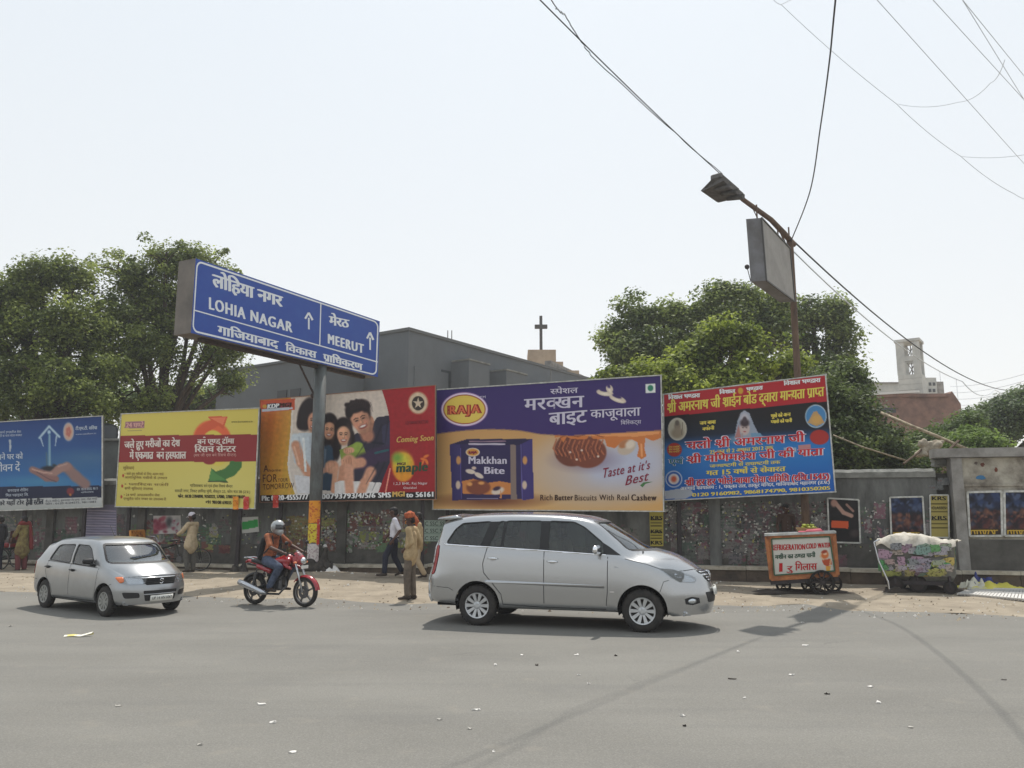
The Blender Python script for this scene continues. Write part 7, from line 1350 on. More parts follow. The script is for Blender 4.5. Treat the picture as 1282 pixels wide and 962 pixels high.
for a, m in ((('REFRIGERATION', (722, 342), (926, 336), 38, 34), RI), (('COLD WATER', (934, 332), (1084, 322), 34, 30), RI), (('मशीन का ठण्डा पानी', (742, 396), (990, 382), 24, 24), GI), (('1', (768, 474), (786, 473), 56, 56), RI), (('रु', (812, 470), (850, 468), 30, 30), RI), (('िगलास', (866, 466), (1000, 460), 40, 38), RI)):
    mb = MB(); C1.text(mb, *a, off=.012, fat=1.6, h=.72 if a[0][0] in 'RC1' else .62, track=.05 if a[0][0] in 'RC' else 0); o = part('lettering', mb, m, ct, True); o['kind'] = 'stuff'
mb = MB(); Pb = [C1.p(964.5, 726.5, -.05), C1.p(1050, 721, -.05)]; mb.beam(Pb[0]-V3(0, 0, .05), Pb[1]-V3(0, 0, .05), .1, .1); mb.beam(Pb[0]-V3(0, 0, .05)-C1.n*.6, Pb[1]-V3(0, 0, .05)-C1.n*.6, .1, .1); part('chassis', mb, M_DARKST, ct, True)
o0 = ORIG['water_cart']; rzc = math.atan2(C1.d.y, C1.d.x)
for (px, py, R, dpt, sp) in ((1029.5, 734.3, .265, -.06, 10), (981, 737.5, .17, .25, 6), (1013, 738, .16, .55, 6), (1045, 738, .2, .62, 8)):
    c = C1.p(px, py, 0)-C1.n*dpt; c.z = max(c.z, 0); z0 = vergeZ(c.x, c.y); t = bpy.data.objects.new('wheel', None); COL.objects.link(t); t.parent = ct; t.location = (c.x-o0.x, c.y-o0.y, z0+R); t.rotation_euler = (0, 0, rzc)
    mb = MB(); mb.lathe([(R-.05, -.03), (R, -.03), (R, .03), (R-.05, .03), (R-.05, -.03)], 30, axis='Y'); part('tyre', mb, mat('solid black tyre', rgb(36, 32, 30), rough=.9), t)
    mb = MB(); mb.lathe([(0, -.05), (.05, -.05), (.05, .05), (0, .05)], 12, axis='Y')
    for i in range(sp): a = 2*PI*i/sp; mb.beam((0, 0, 0), ((R-.04)*math.cos(a), 0, (R-.04)*math.sin(a)), .03, .03, up=(0, 1, 0))
    part('spokes', mb, mat('dark iron', rgb(52, 44, 42), rough=.8), t)
    mb = MB(); ax_ = Vector((c.x, c.y, z0+R)); mb.beam(ax_-C1.n*.05, Vector((c.x, c.y, C1.p(px, 722, 0).z))-C1.n*.05, .05, .05); part('axle_strut', mb, M_DARKST, ct, True)
# basket of limes on the tray, with pink cloth
tc_ = C1.p(1011, 668, -.28); tc_.z = (tl.z+tr_.z)/2+.055
bk_ = thing('lime_basket', 'shallow basket of yellow-green limes on a pink cloth, on top of the water cart', 'basket', tuple(tc_))
mb = MB(); mb.lathe([(0, .0), (.20, .0), (.25, .10), (.235, .10), (.19, .015), (0, .015)], 22); part('basket', mb, mat('cane', rgb(150, 120, 80), rough=.9), bk_, smooth=True)
rd = random.Random(4); lm = None
for k in range(26):
    a = rd.uniform(0, 2*PI); r = .19*math.sqrt(rd.random()); lay = k//13; x, y, z = r*math.cos(a)*(1-.3*lay), r*math.sin(a)*(1-.3*lay), .10+.05*lay
    if lm is None: mb = MB(); mb.ball((0, 0, 0), (.034, .03, .03), 8, 6); lm = part('lime', mb, mat('lime skin', rgb(176, 182, 70), rough=.4, col2=rgb(150, 160, 50), scale=12), bk_, smooth=True); lm.location = (x, y, z)
    else: c = lm.copy(); COL.objects.link(c); c.location = (x, y, z); c.rotation_euler = (0, 0, a)
pk = blob([((tc_.x-.26, tc_.y-.22, tc_.z+.01), (tc_.x+.28, tc_.y-.24, tc_.z+.015), .035, .03, (V3(0, 0, 1), .6)), ((tc_.x-.1, tc_.y-.26, tc_.z+.03), (tc_.x+.2, tc_.y-.25, tc_.z+.05), .03, .035)], voxel=.014); pk.materials.clear(); pk.materials.append(mat('pink cloth', rgb(226, 120, 132), rough=.9)); po = link('pink_cloth', pk); tag(po, 'crumpled pink cloth along the front of the lime basket on the water cart', 'cloth')
# vendor behind
vx = Vector((C1.p(1007, 650, -1.5).x, 0)); vy = kerbY(vx.x)+.2
person('vendor with dark hair standing on the plinth behind the water cart, mostly hidden', (vx.x+.02, vy, .43), -PI/2, pose(), M_SKIN2, mat('brown vest', rgb(70, 52, 44), rough=.95), M_GREYT, M_SHOE, 'short', sleeve=.7, scale=.93)
# ---- tarp cart
C2 = Board((1097.5, 679), (1193, 679.5), (1196, 730), (1103, 724), 18.6, 18.1)
c2 = thing('covered_cart', 'battered box cart pasted with torn bills under a pale tarpaulin, right of the water cart', 'cart', tuple((C2.P+C2.Q)/2)+(0,))
o2 = ORIG['covered_cart']; V = []; rows = ((1097.5, 1193, 679, 680), (1097.8, 1194, 690, 691), (1098.6, 1195, 700, 701.5), (1100.5, 1196, 711, 713), (1104, 1196, 720, 723), (1110, 1192, 725, 729.5)); nx = 60
Vf = []
for (xa, xb, ya, yb) in rows:
    for i in range(nx+1):
        t = i/nx; off = .0+.03*math.sin(t*7+ya*.3)-.18*max(0, (ya-712)/13)**2; Vf.append(C2.p(xa*(1-t)+xb*t, ya*(1-t)+yb*t, off))
mb = MB(); F = [(j*(nx+1)+i, (j+1)*(nx+1)+i, (j+1)*(nx+1)+i+1, j*(nx+1)+i+1) for j in range(len(rows)-1) for i in range(nx)]; mb.add(Vf, F)
Rt = [Vf[j*(nx+1)+nx] for j in range(len(rows))]; dd = C2.n*-.75+Vector((.16, 0, 0)); mb.add(Rt+[v+dd for v in Rt], [(j, j+1, len(rows)+j+1, len(rows)+j) for j in range(len(rows)-1)])
Lt = [Vf[j*(nx+1)] for j in range(len(rows))]; mb.add(Lt+[v+dd for v in Lt], [(j+1, j, len(rows)+j, len(rows)+j+1) for j in range(len(rows)-1)])
bt = [Vf[-1], Vf[-nx-1]]; mb.add([bt[1], bt[0], bt[0]+dd, bt[1]+dd], [(0, 1, 2, 3)]); part('cart_body', mb, mat('grimy sheet metal', rgb(128, 128, 122), rough=.8, col2=rgb(92, 90, 84), scale=4, detail=9), c2, True)
rd = random.Random(21); PAL = [((166, 158, 170), (1106, 1190, 682, 696)), ((160, 120, 150), (1106, 1186, 681, 692)), ((190, 180, 90), (1165, 1192, 688, 712)), ((50, 130, 64), (1128, 1176, 698, 716)), ((196, 176, 70), (1114, 1150, 706, 722)), ((170, 166, 160), (1104, 1188, 696, 722)), ((122, 140, 122), (1168, 1192, 700, 726)), ((150, 146, 150), (1100, 1112, 686, 716)), ((134, 130, 126), (1104, 1190, 715, 728))]
for k in range(64):
    col, (x0, x1, y0, y1) = PAL[k % len(PAL)]; cx, cy = rd.uniform(x0+3, x1-3), rd.uniform(y0+2, y1-2); w_, h_ = rd.uniform(10, 24), rd.uniform(6, 13); n = 16; offs = .045+.0012*k
    P = []
    for i in range(n): a = 2*PI*i/n; r = rd.uniform(.65, 1.1); P.append((min(max(cx+w_*.5*r*math.copysign(abs(math.cos(a))**.5, math.cos(a)), 1099.5), 1195), min(max(cy+h_*.5*r*math.copysign(abs(math.sin(a))**.5, math.sin(a)), 680), 722)))
    PP = [C2.p(a, b, offs-.18*max(0, (b-712)/13)**2) for a, b in P]; mb = MB(); mb.add(PP, [tuple(reversed(range(n)))]); j = tuple(min(255, max(0, c*.62+54+rd.uniform(-14, 14))) for c in col); part('torn_bill', mb, mat('cart bill %d' % (k % 20), rgb(*j), rough=.85, col2=rgb(*[c*.55 for c in j]), scale=22, lo=.52, hi=.6), c2, True)
Rp = [(Rt[0].lerp(Rt[0]+dd, t)) for t in (0, 1)]
for k in range(10):
    t = rd.uniform(.05, .75); z0 = rd.uniform(.1, .6); a = Rt[0].lerp(Rt[4], z0)+dd*t+V3(.012+.001*k, -.004, 0); b = a+dd*.2; c = b+V3(0, 0, -.16); d = a+V3(0, 0, -.15); mb = MB(); mb.add([a, d, c, b], [(0, 1, 2, 3)]); part('torn_bill', mb, mat('cart bill %d' % rd.randrange(20)), c2, True)
# tarp: folded cloth draped over the top
mb = MB(); nu, nv = 60, 16; V = []
for i in range(nu+1):
    for j in range(nv+1):
        u, v = i/nu, j/nv; base = C2.p(1096+100*u, 680, .05-.86*v)+Vector((.16*v, 0, 0)); hgt = .05+.16*math.exp(-((u-.26)/.2)**2)*(.5+.5*math.sin(PI*v))+.12*math.exp(-((u-.55)/.2)**2)*(math.sin(PI*min(1, v+.15)))+.05*noise.noise(Vector((u*9, v*5, 2)))+.025*noise.noise(Vector((u*26, v*10, 4)))
        if j == 0: hgt = -.07-.09*noise.noise(Vector((u*8, 0, 9)))
        V.append(base+V3(0, -.02*(j == 0), hgt))
mb.add(V, [(i*(nv+1)+j, (i+1)*(nv+1)+j, (i+1)*(nv+1)+j+1, i*(nv+1)+j+1) for i in range(nu) for j in range(nv)])
o = solo('tarpaulin', mb, mat('pale tarp', rgb(206, 200, 188), rough=.8, col2=rgb(170, 162, 148), scale=5, bump=.5, bscale=12), 'pale crumpled tarpaulin draped over the bill-covered cart', 'tarpaulin', smooth=True)
mb = MB(); mb.tube([C2.p(1094, 679, .1), C2.p(1100, 702, .12), C2.p(1112, 728, .14), C2.p(1114, 741, .14)], .02, 6); mb.tube([C2.p(1094, 679, .1), C2.p(1101, 676, .05)], .02, 6); part('handle_pole', mb, M_SIL, c2, True)
for (px, dpt, R) in ((1121, .0, .17), (1150, .1, .19), (1190, .05, .14), (1160, .6, .19), (1130, .6, .17)):
    c = C2.p(px, 735, 0)-C2.n*dpt; z0 = vergeZ(c.x, c.y); t = bpy.data.objects.new('wheel', None); COL.objects.link(t); t.parent = c2; t.location = (c.x-o2.x, c.y-o2.y, z0+R); t.rotation_euler = (0, 0, rzc)
    mb = MB(); mb.lathe([(R-.05, -.03), (R, -.03), (R, .03), (R-.05, .03), (R-.05, -.03)], 24, axis='Y'); part('tyre', mb, mat('solid black tyre'), t); mb = MB(); mb.lathe([(0, -.02), (R-.05, -.012), (R-.05, .012), (0, .02)], 20, axis='Y'); part('hub', mb, mat('dark iron'), t)
    mb = MB(); mb.beam(Vector((c.x, c.y, z0+R)), Vector((c.x, c.y, C2.p(px, 722, 0).z)), .05, .05); part('axle_strut', mb, M_DARKST, c2, True)
mb = MB(); mb.beam(C2.p(1108, 729, -.1), C2.p(1194, 731, -.1), .08, .08); mb.beam(C2.p(1108, 729, -.65), C2.p(1194, 731, -.65), .08, .08); part('chassis', mb, M_DARKST, c2, True)
# ---- metal grating lying on the ground, dropped plastic sheets
ga, gb_, gc, gd = [ground(*q) for q in ((1216, 742), (1310, 744), (1316, 760), (1200, 749))]; gt = thing('metal_grating', 'pale metal grating lying flat on the ground at the right edge', 'grating', tuple((ga+gc)/2))
M_GRT = mat('galvanised bar', rgb(206, 204, 200), rough=.6, metal=.3)
for k in range(26):
    t = k/25; z = .05; mb = MB(); a, b = ga.lerp(gb_, t), gd.lerp(gc, t); mb.beam(a+V3(0, 0, z+.03), b+V3(0, 0, z+.03), .05, .03); part('bar', mb, M_GRT, gt, True)
mb = MB(); mb.add([v+V3(0, 0, .045) for v in (ga, gd, gc, gb_)], [(0, 1, 2, 3)]); mb.add([v+V3(0, 0, .04) for v in (ga, gb_, gc, gd)], [(0, 1, 2, 3)]); part('backing_sheet', mb, M_DARKST, gt, True)
for t in (0, .5, 1): mb = MB(); mb.beam(ga.lerp(gd, t)+V3(0, 0, .105), gb_.lerp(gc, t)+V3(0, 0, .105), .05, .02); part('cross_bar', mb, M_GRT, gt, True)
def rag(px, py, w_, d_, h_, m, label, name='plastic_sheet', cat='litter', seed=0, z=None, base=None):
    g = ground(px, py) if base is None else base; z0 = vergeZ(g.x, g.y) if z is None else z; nu, nv = 18, 12; V = []; mb = MB()
    for i in range(nu+1):
        for j in range(nv+1):
            u, v = i/nu*2-1, j/nv*2-1; r = 1+.35*noise.noise(Vector((u*1.5, v*1.5, seed))); e = max(0, 1-max(abs(u), abs(v))**3); V.append((g.x+u*w_/2*r, g.y+v*d_/2*r+.25*d_*noise.noise(Vector((u*2, seed, 1))), z0+.004+h_*e*max(0, .4+1.2*noise.noise(Vector((u*2.4, v*2.4, seed+5))))))
    mb.add(V, [(i*(nv+1)+j, (i+1)*(nv+1)+j, (i+1)*(nv+1)+j+1, i*(nv+1)+j+1) for i in range(nu) for j in range(nv)]); return solo(name, mb, m, label, cat, smooth=True)
rag(1243, 741, 1.3, .6, .20, mat('yellow sheet', rgb(206, 196, 84), rough=.7), 'yellow crumpled sheet on the ground beside the covered cart', seed=3); rag(1222, 740.5, .7, .5, .26, mat('cream sheet', rgb(206, 202, 184), rough=.8), 'cream crumpled sheet heap at the left end of the yellow sheet', seed=6); rag(1232, 739.5, .7, .4, .46, mat('blue sheet', rgb(48, 56, 118), rough=.6), 'blue sheet heaped on the yellow sheet near the covered cart', seed=9)
M_GB = mat('black rubbish', rgb(40, 38, 36), rough=.8, col2=rgb(70, 62, 54), scale=9, bump=.6); M_GW = mat('white litter', rgb(216, 212, 206), rough=.8)
def heap(px, py, prs, m, label, name, cat):
    g = ground(px, py); z0 = vergeZ(g.x, g.y); me = blob([((g.x+x, g.y+y, z0+z), (g.x+x2, g.y+y2, z0+z2), r, r2) for x, y, z, x2, y2, z2, r, r2 in prs], voxel=.03, smooth=1); me.materials.clear(); me.materials.append(m); me.name = name; tag(link(name, me), label, cat)
heap(384, 722, [(-.35, 0, .06, .35, 0, .08, .16, .18), (-.15, .05, .12, .12, 0, .25, .18, .14), (.3, -.05, .04, .55, -.1, .02, .1, .06), (-.55, 0, .03, -.3, .1, .04, .07, .1)], M_GB, 'dark rubbish heap at the foot of the blue sign pole', 'rubbish_heap', 'rubbish heap')
heap(404, 721.5, [(-.1, 0, .12, .12, 0, .12, .2, .2), (-.02, 0, .2, .03, 0, .5, .2, .1), (.03, 0, .5, .06, 0, .62, .05, .09)], M_GB, 'black tied rubbish bag right of the blue sign pole', 'rubbish_bag', 'rubbish bag')
rag(411, 722, .7, .35, .2, M_GW, 'white crumpled bag on the sand right of the black rubbish bag', seed=17)
mb = MB(); p = ground(406, 720.5); mb.ball((p.x, p.y-.05, .82), .07, 8, 6); solo('white_cup', mb, M_GW, 'small white cup on top of the black rubbish bag', 'litter', smooth=True)
rag(299, 719.5, .55, .35, .3, M_GB, 'dark clod of rubbish round the foot of the leaning billboard post', 'rubbish_heap', seed=19)
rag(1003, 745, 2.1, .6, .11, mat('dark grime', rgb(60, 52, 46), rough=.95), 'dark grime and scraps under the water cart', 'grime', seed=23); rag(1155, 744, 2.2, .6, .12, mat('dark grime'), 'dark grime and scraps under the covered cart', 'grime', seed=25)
# small litter on the road and verge: each flake a thing
LIT = [(328, 883, 'white', .16, .05), (341, 906, 'white', .12, .05), (366, 943, 'white', .12, .05), (596, 890, 'white', .16, .05), (148, 885, 'grey', .12, .05), (1008, 809, 'white', .2, .07), (1090, 861, 'white', .12, .05), (1100, 881, 'white', .09, .05), (855, 897, 'white', .1, .04), (917, 851, 'dark', .22, .05), (991, 846, 'white', .13, .04), (1036, 870, 'dark', .12, .04), (857, 910, 'dark', .06, .03), (722, 821, 'white', .14, .05), (653, 821, 'white', .08, .04), (672, 834, 'dark', .08, .04), (1005, 780, 'white', .1, .04), (620, 834, 'white', .08, .04), (737, 857, 'white', .09, .03), (1257, 852, 'dark', .14, .04), (932, 875, 'white', .07, .03), (771, 822, 'dark', .1, .03), (924, 817, 'white', .08, .04), (12, 785, 'grey', .16, .06), (725, 846, 'white', .1, .03), (1140, 912, 'grey', .09, .04), (550, 902, 'grey', .1, .04), (588, 914, 'grey', .07, .04), (618, 943, 'white', .05, .03), (250, 934, 'grey', .08, .04)]
rd = random.Random(9)
def under(x): return [n for l, n in ((250, 'the hatchback'), (450, 'the motorcycle'), (575, 'the walking men'), (700, 'the carrier rear'), (860, 'the carrier nose'), (960, 'the lamp shadow'), (1060, 'the water cart'), (9999, 'the covered cart')) if x < l][0]
def band(y): return 'far up the road' if y < 830 else 'halfway down the road' if y < 880 else 'near the bottom edge'
LK = {}
for (x, y, c, w_, d_) in LIT: LK.setdefault((c, under(x), band(y)), []).append(x)
def which(x, y, c):
    L_ = sorted(LK[(c, under(x), band(y))]); k = L_.index(x)
    return '' if len(L_) == 1 else (', leftmost of them' if k == 0 else ', rightmost of them' if k == len(L_)-1 else ', middle one')
for i, (x, y, c, w_, d_) in enumerate(LIT):
    g = ground(x, y); n = rd.choice((7, 8, 9)); w_ *= .62; d_ *= .62; P = [(g.x+w_/2*math.cos(2*PI*k/n)*rd.uniform(.6, 1), g.y+d_*math.sin(2*PI*k/n)*rd.uniform(.35, 1.1), .006) for k in range(n)]; top = [(a, b, .006+rd.uniform(.002, .012)*(2 if rd.random() < .3 else 1)) for a, b, _ in P]; mb = MB(); mb.add(P+top, [tuple(range(n, 2*n)), tuple(reversed(range(n)))]+[(k, (k+1) % n, n+(k+1) % n, n+k) for k in range(n)])
    m = {'white': M_GW, 'grey': mat('grey scrap', rgb(170, 166, 158), rough=.9), 'dark': mat('dark scrap', rgb(56, 50, 44), rough=.9)}[c]
    solo('litter_scrap', mb, m, '%s road litter scrap below %s, %s%s' % (c, under(x), band(y), which(x, y, c)), 'litter', 'litter scraps on the asphalt')
g = ground(96, 798); mb = MB(); pts = [(-.19, 0, .01), (-.07, .02, .02), (.06, -.01, .015), (.14, .03, .035), (.19, .08, .05)]; V = []
for x, y, z in pts: V += [(g.x+x, g.y+y-.02, z), (g.x+x*1.02, g.y+y+.02, z+.02), (g.x+x, g.y+y+.045, z*.5)]
mb.add(V, [(3*i+j, 3*i+3+j, 3*i+4+j, 3*i+1+j) for i in range(4) for j in range(2)]); solo('yellow_wrapper', mb, mat('wrapper yellow', rgb(206, 196, 110), rough=.6, col2=rgb(226, 222, 210), scale=12, lo=.45, hi=.55), 'twisted yellow and white wrapper on the road below the hatchback', 'litter', smooth=True)
mb = MB(); rd = random.Random(31)
for k in range(2600):
    px, py = rd.uniform(-80, 1380), rd.uniform(716, 775)+rd.uniform(0, 4); g = ground(px, py)
    if g.y > kerbY(g.x)-.05 or g.y < edgeY(g.x)-1.2: continue
    r = rd.uniform(.006, .028)*(1.6 if rd.random() < .08 else 1); z = vergeZ(g.x, g.y); V = [(g.x-r, g.y, z), (g.x, g.y-r, z), (g.x+r, g.y, z), (g.x, g.y+r, z), (g.x+r*.2, g.y, z+r*1.1)]; mb.add(V, [(0, 1, 4), (1, 2, 4), (2, 3, 4), (3, 0, 4)], rd.choice((0, 0, 1, 2)))
o = struct('loose_stones', mb, [mat('pale stone', rgb(170, 156, 134), rough=.95), mat('brown stone', rgb(112, 98, 82), rough=.95), mat('litter flake', rgb(200, 196, 188), rough=.9)]); o['kind'] = 'stuff'
# ---- poles and rags on the wall top
M_BAM = mat('old bamboo', rgb(170, 156, 130), rough=.8, col2=rgb(110, 96, 78), scale=8)
mb = MB(); mb.tube([at(1103, 517, 23), at(1140, 533, 22.4), at(1172, 546, 21.8), at(1216, 565, 21.0)], .045, 7); solo('leaning_bamboo', mb, M_BAM, 'pale bamboo pole sloping down to the gate wall above the grey wall', 'pole', smooth=True)
mb = MB(); mb.tube([at(1043, 545, 22.6), at(1080, 560, 22.2), at(1135, 577, 21.6)], .022, 6); solo('thin_branch', mb, M_BAM, 'thin brown branch sloping above the wall right of the pilgrimage billboard', 'branch', smooth=True)
mb = MB(); mb.tube([at(1131, 581, 20.9), at(1147, 569, 21.2), at(1158, 560, 21.5)], .03, 6); mb.tube([at(1183, 581, 20.8), at(1158, 558, 21.6)], .04, 6); mb.tube([at(1171, 580, 20.8), at(1200, 552, 21.4)], .035, 6); solo('crossed_sticks', mb, mat('dark sticks', rgb(88, 72, 58), rough=.9), 'crossed dark sticks propped on the wall top under the rag', 'sticks')
pr = []; rd = random.Random(8)
for k in range(12): a = at(1150+rd.uniform(0, 26), 552+rd.uniform(0, 18), 21.4); b = at(1150+rd.uniform(0, 30), 550+rd.uniform(2, 24), 21.4); pr.append((a+V3(0, rd.uniform(-.15, .15), 0), b, rd.uniform(.05, .11), rd.uniform(.03, .07)))
rg = blob(pr, voxel=.03, smooth=1); rg.materials.clear(); rg.materials.append(mat('ragged cloth', rgb(178, 168, 150), rough=.95, col2=rgb(120, 108, 92), scale=5, bump=.6)); tag(link('rag_bundle', rg), 'bundle of pale rags caught on the bamboo above the wall', 'rags')
mb = MB()
for k in range(30): a = at(1168+rd.uniform(0, 18), 580+rd.uniform(-4, 3), 20.3); mb.ball(a, (rd.uniform(.04, .12), .1, rd.uniform(.03, .08)), 6, 4)
o = solo('rubble', mb, M_CAP, 'lumps of rubble on the end of the wall top beside the gate pillar', 'rubble'); o['kind'] = 'stuff'
# ================================================================ TREES
def leafmat(name, a, b, tr=.35):
    if name in MATS: return MATS[name]
    m = mat(name, vcol=True, rough=.62, translucent=.46, spec=.4); return m
def tree(label, base, blobs, nleaf, leaf, colA, colB, seed, trunk_r=.3, name='tree', group=None, droop=0.0, flat=1.0, gap=.0, limbs=True):
    """blobs: (px, py, radius_px, Y); the crown's volume is filled with small bent leaves in clumps, thinning into gaps"""
    rs = np.random.RandomState(seed); rd = random.Random(seed); bl = []
    for (px, py, r, Y) in blobs: c = at(px, py, Y); bl.append((c, r/FPX*Y))
    t = thing(name, label, 'tree', (base[0], base[1], 0), 0, group)
    vol = np.array([r**2.2 for c, r in bl]); vol /= vol.sum(); per = 56; ncl = nleaf//per; which = rs.choice(len(bl), ncl, p=vol)
    C = np.array([tuple(bl[k][0]) for k in which]); R = np.array([bl[k][1] for k in which]); d = rs.normal(size=(ncl, 3)); d /= np.linalg.norm(d, axis=1)[:, None]
    rad = rs.uniform(.05, 1, ncl)**.55*np.where(rs.uniform(size=ncl) < .16, 1.2, .98); wob = np.array([1+.55*noise.noise(Vector((a*2.6+k*3, b*2.6, c_*2.6+seed))) for (a, b, c_), k in zip(d, which)])
    cl = C+d*(R*rad*wob)[:, None]*np.array([1, 1, .86]); fr_ = .8 if leaf < .2 else 1.1; keep = np.array([noise.noise(Vector(tuple(p*fr_))+Vector((seed, 0, 0))) > -.22+gap*.25 for p in cl]); cl = cl[keep]; rad = rad[keep]; ncl = len(cl)
    tone = np.clip(.42+.5*np.array([noise.noise(Vector(tuple(p*.8))) for p in cl])+rs.normal(0, .18, ncl), 0, 1)**1.2
    cr = leaf*rs.uniform(1.5, 4.2, ncl)*np.where(rad > 1.0, .75, 1); n = ncl*per; idx = np.repeat(np.arange(ncl), per)
    o_ = rs.normal(size=(n, 3)); o_ /= np.linalg.norm(o_, axis=1)[:, None]; sh = rs.uniform(.25, 1, n)**.6
    P = cl[idx]+o_*(cr[idx]*sh)[:, None]*np.array([1.15, 1.15, .72+droop]); P[:, 2] -= droop*cr[idx]*(sh**2)*1.2
    nr = o_*.55+np.array([0, 0, .75])+rs.normal(0, .45, (n, 3)); nr /= np.linalg.norm(nr, axis=1)[:, None]; u = rs.normal(size=(n, 3)); u -= nr*(u*nr).sum(1)[:, None]; u /= np.linalg.norm(u, axis=1)[:, None]; v = np.cross(nr, u); L = leaf*rs.uniform(.7, 1.3, n)[:, None]
    a = P-u*L*.5; b = P+v*L*.30*flat; c = P+u*L*.5; e = P-v*L*.30*flat; V = np.stack([a, b, c, e], 1).reshape(-1, 3)-np.array([base[0], base[1], 0])
    me = bpy.data.meshes.new('foliage'); me.vertices.add(len(V)); me.vertices.foreach_set('co', V.ravel()); me.loops.add(n*4); me.polygons.add(n); me.loops.foreach_set('vertex_index', np.arange(n*4, dtype=np.int32)); me.polygons.foreach_set('loop_start', np.arange(0, n*4, 4, dtype=np.int32)); me.update(calc_edges=True)
    ca, cb = lin(colA), lin(colB); k = np.clip(tone[idx]+rs.normal(0, .12, n), 0, 1)[:, None]; col = ca*(1-k)+cb*k; col *= rs.uniform(.8, 1.2, (n, 1)); cc = np.ones((n*4, 4), np.float32); cc[:, :3] = np.repeat(col, 4, axis=0)
    at_ = me.color_attributes.new('Col', 'FLOAT_COLOR', 'POINT'); at_.data.foreach_set('color', cc.ravel()); me.materials.append(leafmat('leaf', None, None)); o = link('foliage', me, t); o['kind'] = 'stuff'
    if limbs:
        top = sum((c for c, r in bl), Vector())/len(bl); hz = min(c.z-r*.4 for c, r in bl); fork = Vector((base[0]*.8+top.x*.2, base[1]*.8+top.y*.2, max(1.6, hz*.75))); mb = MB(); b0 = Vector((base[0], base[1], -.2)); m1 = b0.lerp(fork, .5)+V3(rd.uniform(-.2, .2), 0, 0)
        mb.tube([b0, b0+V3(0, 0, .5), m1, fork], [trunk_r*1.4, trunk_r*1.05, trunk_r*.9, trunk_r*.78], 12); M_BARK = mat('bark', rgb(88, 74, 62), rough=.95, col2=rgb(54, 46, 40), scale=6, bump=.6, stretch=(1, 1, .3)); part('trunk', mb, M_BARK, t, True, smooth=True)
        for c, r in bl:
            mb = MB(); mid = fork.lerp(c, .5)+V3(rd.uniform(-.5, .5), rd.uniform(-.3, .3), rd.uniform(.1, .6)); end = c+V3(0, 0, r*.25); mb.tube([fork, mid, c, end], [trunk_r*.5, trunk_r*.33, trunk_r*.2, .03], 7)
            for q in range(6):
                dv = V3(rd.uniform(-1, 1), rd.uniform(-1, .6), rd.uniform(-.3, 1)).normalized(); s0 = mid.lerp(c, rd.uniform(.3, 1)); mb.tube([s0, s0+dv*r*.5+V3(0, 0, .1*r), s0+dv*r*.9], [trunk_r*.14, trunk_r*.09, .012], 5)
            part('limb', mb, M_BARK, t, True, smooth=True)
    return t
G1, G2 = (74, 88, 46), (168, 180, 92)
p = at(60, 690, 33); tree('very large spreading dark tree at the far left, its crown high above the blue billboard', (p.x, 33), [(-60, 410, 70, 33), (-20, 400, 52, 32), (18, 372, 42, 33), (50, 352, 34, 33), (92, 346, 34, 33), (40, 420, 46, 32), (95, 410, 46, 32), (0, 480, 56, 31), (60, 480, 50, 31), (120, 465, 46, 32), (-70, 500, 60, 32), (105, 500, 34, 31), (122, 420, 26, 33), (122, 380, 18, 34)], 104000, .15, G1, G2, 3, .5, droop=.15)
p = at(190, 690, 35); tree('large drooping tree right of the far left one, behind the yellow billboard and blue sign', (p.x, 35), [(148, 335, 28, 35), (168, 352, 36, 35), (208, 322, 32, 35), (240, 330, 30, 36), (268, 332, 24, 36), (283, 345, 18, 36), (150, 400, 36, 34), (195, 380, 38, 35), (240, 380, 36, 36), (270, 400, 28, 36), (150, 452, 30, 34), (212, 432, 26, 35), (262, 452, 28, 35), (290, 480, 22, 36), (140, 495, 36, 34), (190, 500, 30, 34), (285, 430, 26, 36), (225, 480, 26, 36), (180, 430, 30, 34), (225, 405, 30, 35)], 104000, .15, G1, G2, 5, .3, gap=.35, droop=.2)
p = at(250, 690, 50); tree('pale green tree glimpsed low between the church and the yellow billboard', (p.x, 50), [(225, 502, 26, 50), (262, 497, 26, 50), (296, 505, 20, 50), (165, 508, 34, 50)], 17000, .2, (74, 92, 44), (142, 162, 88), 8, .3, gap=.3)
p = at(900, 690, 36); tree('tall dark tree at the back behind the pilgrimage billboard, crown topmost beside the box sign', (p.x, 38), [(802, 392, 30, 38), (772, 425, 26, 38), (826, 395, 28, 38), (845, 392, 18, 38), (902, 372, 28, 38), (928, 365, 22, 38), (925, 400, 40, 38), (860, 425, 42, 38), (955, 415, 36, 38), (785, 450, 36, 37), (765, 480, 24, 37), (880, 400, 24, 38), (968, 380, 18, 38), (815, 440, 34, 37)], 78000, .19, (70, 86, 48), (158, 172, 92), 11, .36, gap=.35)
p = at(1030, 690, 40); tree('dark tree to the right of the lamp pole, behind the pilgrimage billboard', (p.x, 40), [(1044, 385, 20, 40), (1020, 400, 20, 40), (1050, 415, 20, 40), (1010, 430, 28, 40), (1045, 450, 26, 40), (1000, 465, 34, 40), (985, 395, 20, 40), (1012, 380, 9, 40)], 32000, .19, (70, 86, 48), (156, 170, 92), 13, .35, gap=.6)
p = at(880, 690, 29); tree('tree with bright yellow-green leaf tufts low behind the biscuit and pilgrimage billboards', (p.x, 29), [(872, 448, 28, 29), (905, 420, 22, 29), (935, 428, 22, 29), (968, 428, 24, 29), (850, 480, 30, 28), (900, 465, 30, 28), (945, 465, 30, 28), (990, 462, 22, 29), (805, 480, 26, 29), (770, 480, 18, 29), (925, 490, 30, 28), (880, 492, 30, 28)], 56000, .17, (74, 92, 38), (190, 202, 82), 17, .3, gap=.3)
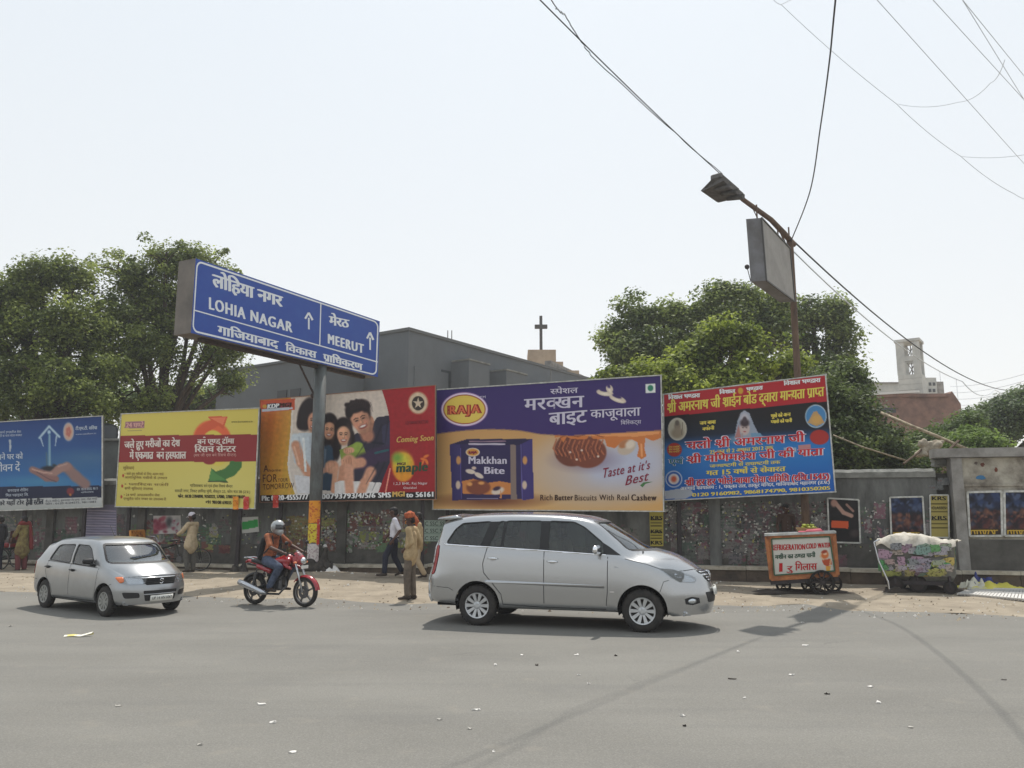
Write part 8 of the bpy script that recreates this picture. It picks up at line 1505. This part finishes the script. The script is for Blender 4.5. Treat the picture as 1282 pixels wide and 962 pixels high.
p = at(1060, 690, 27); tree('dense dark bushy tree behind the wall right of the pilgrimage billboard', (p.x, 27), [(1046, 470, 24, 27), (1068, 480, 20, 27), (1030, 500, 34, 26), (1062, 520, 34, 25.5), (1072, 500, 18, 26), (1085, 555, 30, 25), (1040, 560, 36, 25), (1125, 575, 28, 25), (1000, 540, 36, 26), (1105, 548, 18, 26), (1060, 585, 36, 25)], 66000, .13, (52, 66, 38), (122, 138, 74), 19, .25)
p = at(1160, 690, 34); tree('mid green tree in front of the brick house, above the wall', (p.x, 34), [(1165, 560, 24, 30), (1188, 548, 18, 33), (1150, 582, 26, 28), (1200, 568, 24, 29), (1212, 532, 14, 33)], 24000, .15, (60, 78, 38), (118, 140, 70), 23, .25)
p = at(1240, 690, 28); tree('bright fresh green bushy tree just above the gate wall', (p.x, 28), [(1215, 557, 22, 28), (1238, 562, 20, 27), (1198, 567, 20, 28), (1224, 549, 11, 28)], 22000, .12, (84, 106, 46), (140, 164, 82), 29, .2)
p = at(1262, 690, 38); tree('dark green tree at the right edge behind the gate wall', (p.x, 38), [(1245, 520, 24, 38), (1270, 530, 34, 36), (1222, 532, 20, 38), (1285, 505, 22, 38), (1320, 520, 40, 38), (1262, 508, 16, 38), (1200, 532, 12, 38)], 38000, .17, (60, 76, 48), (122, 142, 88), 31, .3, gap=.2)
p = at(1285, 600, 70); tree('sparse far tree crown at the right edge under the cables', (p.x, 60), [(1278, 498, 14, 60), (1268, 490, 8, 60), (1255, 508, 10, 60), (1300, 495, 20, 60)], 6000, .25, (74, 86, 66), (118, 134, 94), 37, .2, gap=.6)
p = at(20, 690, 60); tree('pale distant tree low behind the blue billboard', (p.x, 60), [(-40, 520, 60, 60), (40, 525, 40, 60), (100, 520, 36, 60)], 14000, .28, (80, 96, 62), (126, 146, 88), 41, .3)
# ================================================================ HAZE
def hazebox():
    m = bpy.data.materials.new('summer haze'); m.use_nodes = True; n = m.node_tree.nodes; n.clear(); o = n.new('ShaderNodeOutputMaterial'); v = n.new('ShaderNodeVolumePrincipled')
    v.inputs['Color'].default_value = (.92, .95, 1, 1); v.inputs['Density'].default_value = .0009; v.inputs['Anisotropy'].default_value = .3; m.node_tree.links.new(v.outputs[0], o.inputs['Volume'])
    mb = MB(); mb.box((0, 700, 27), (2400, 2400, 60)); ob = link('haze', tomesh('haze', mb.v, mb.f, m)); ob['kind'] = 'stuff'
hazebox()
scene.cycles.volume_bounces = 1
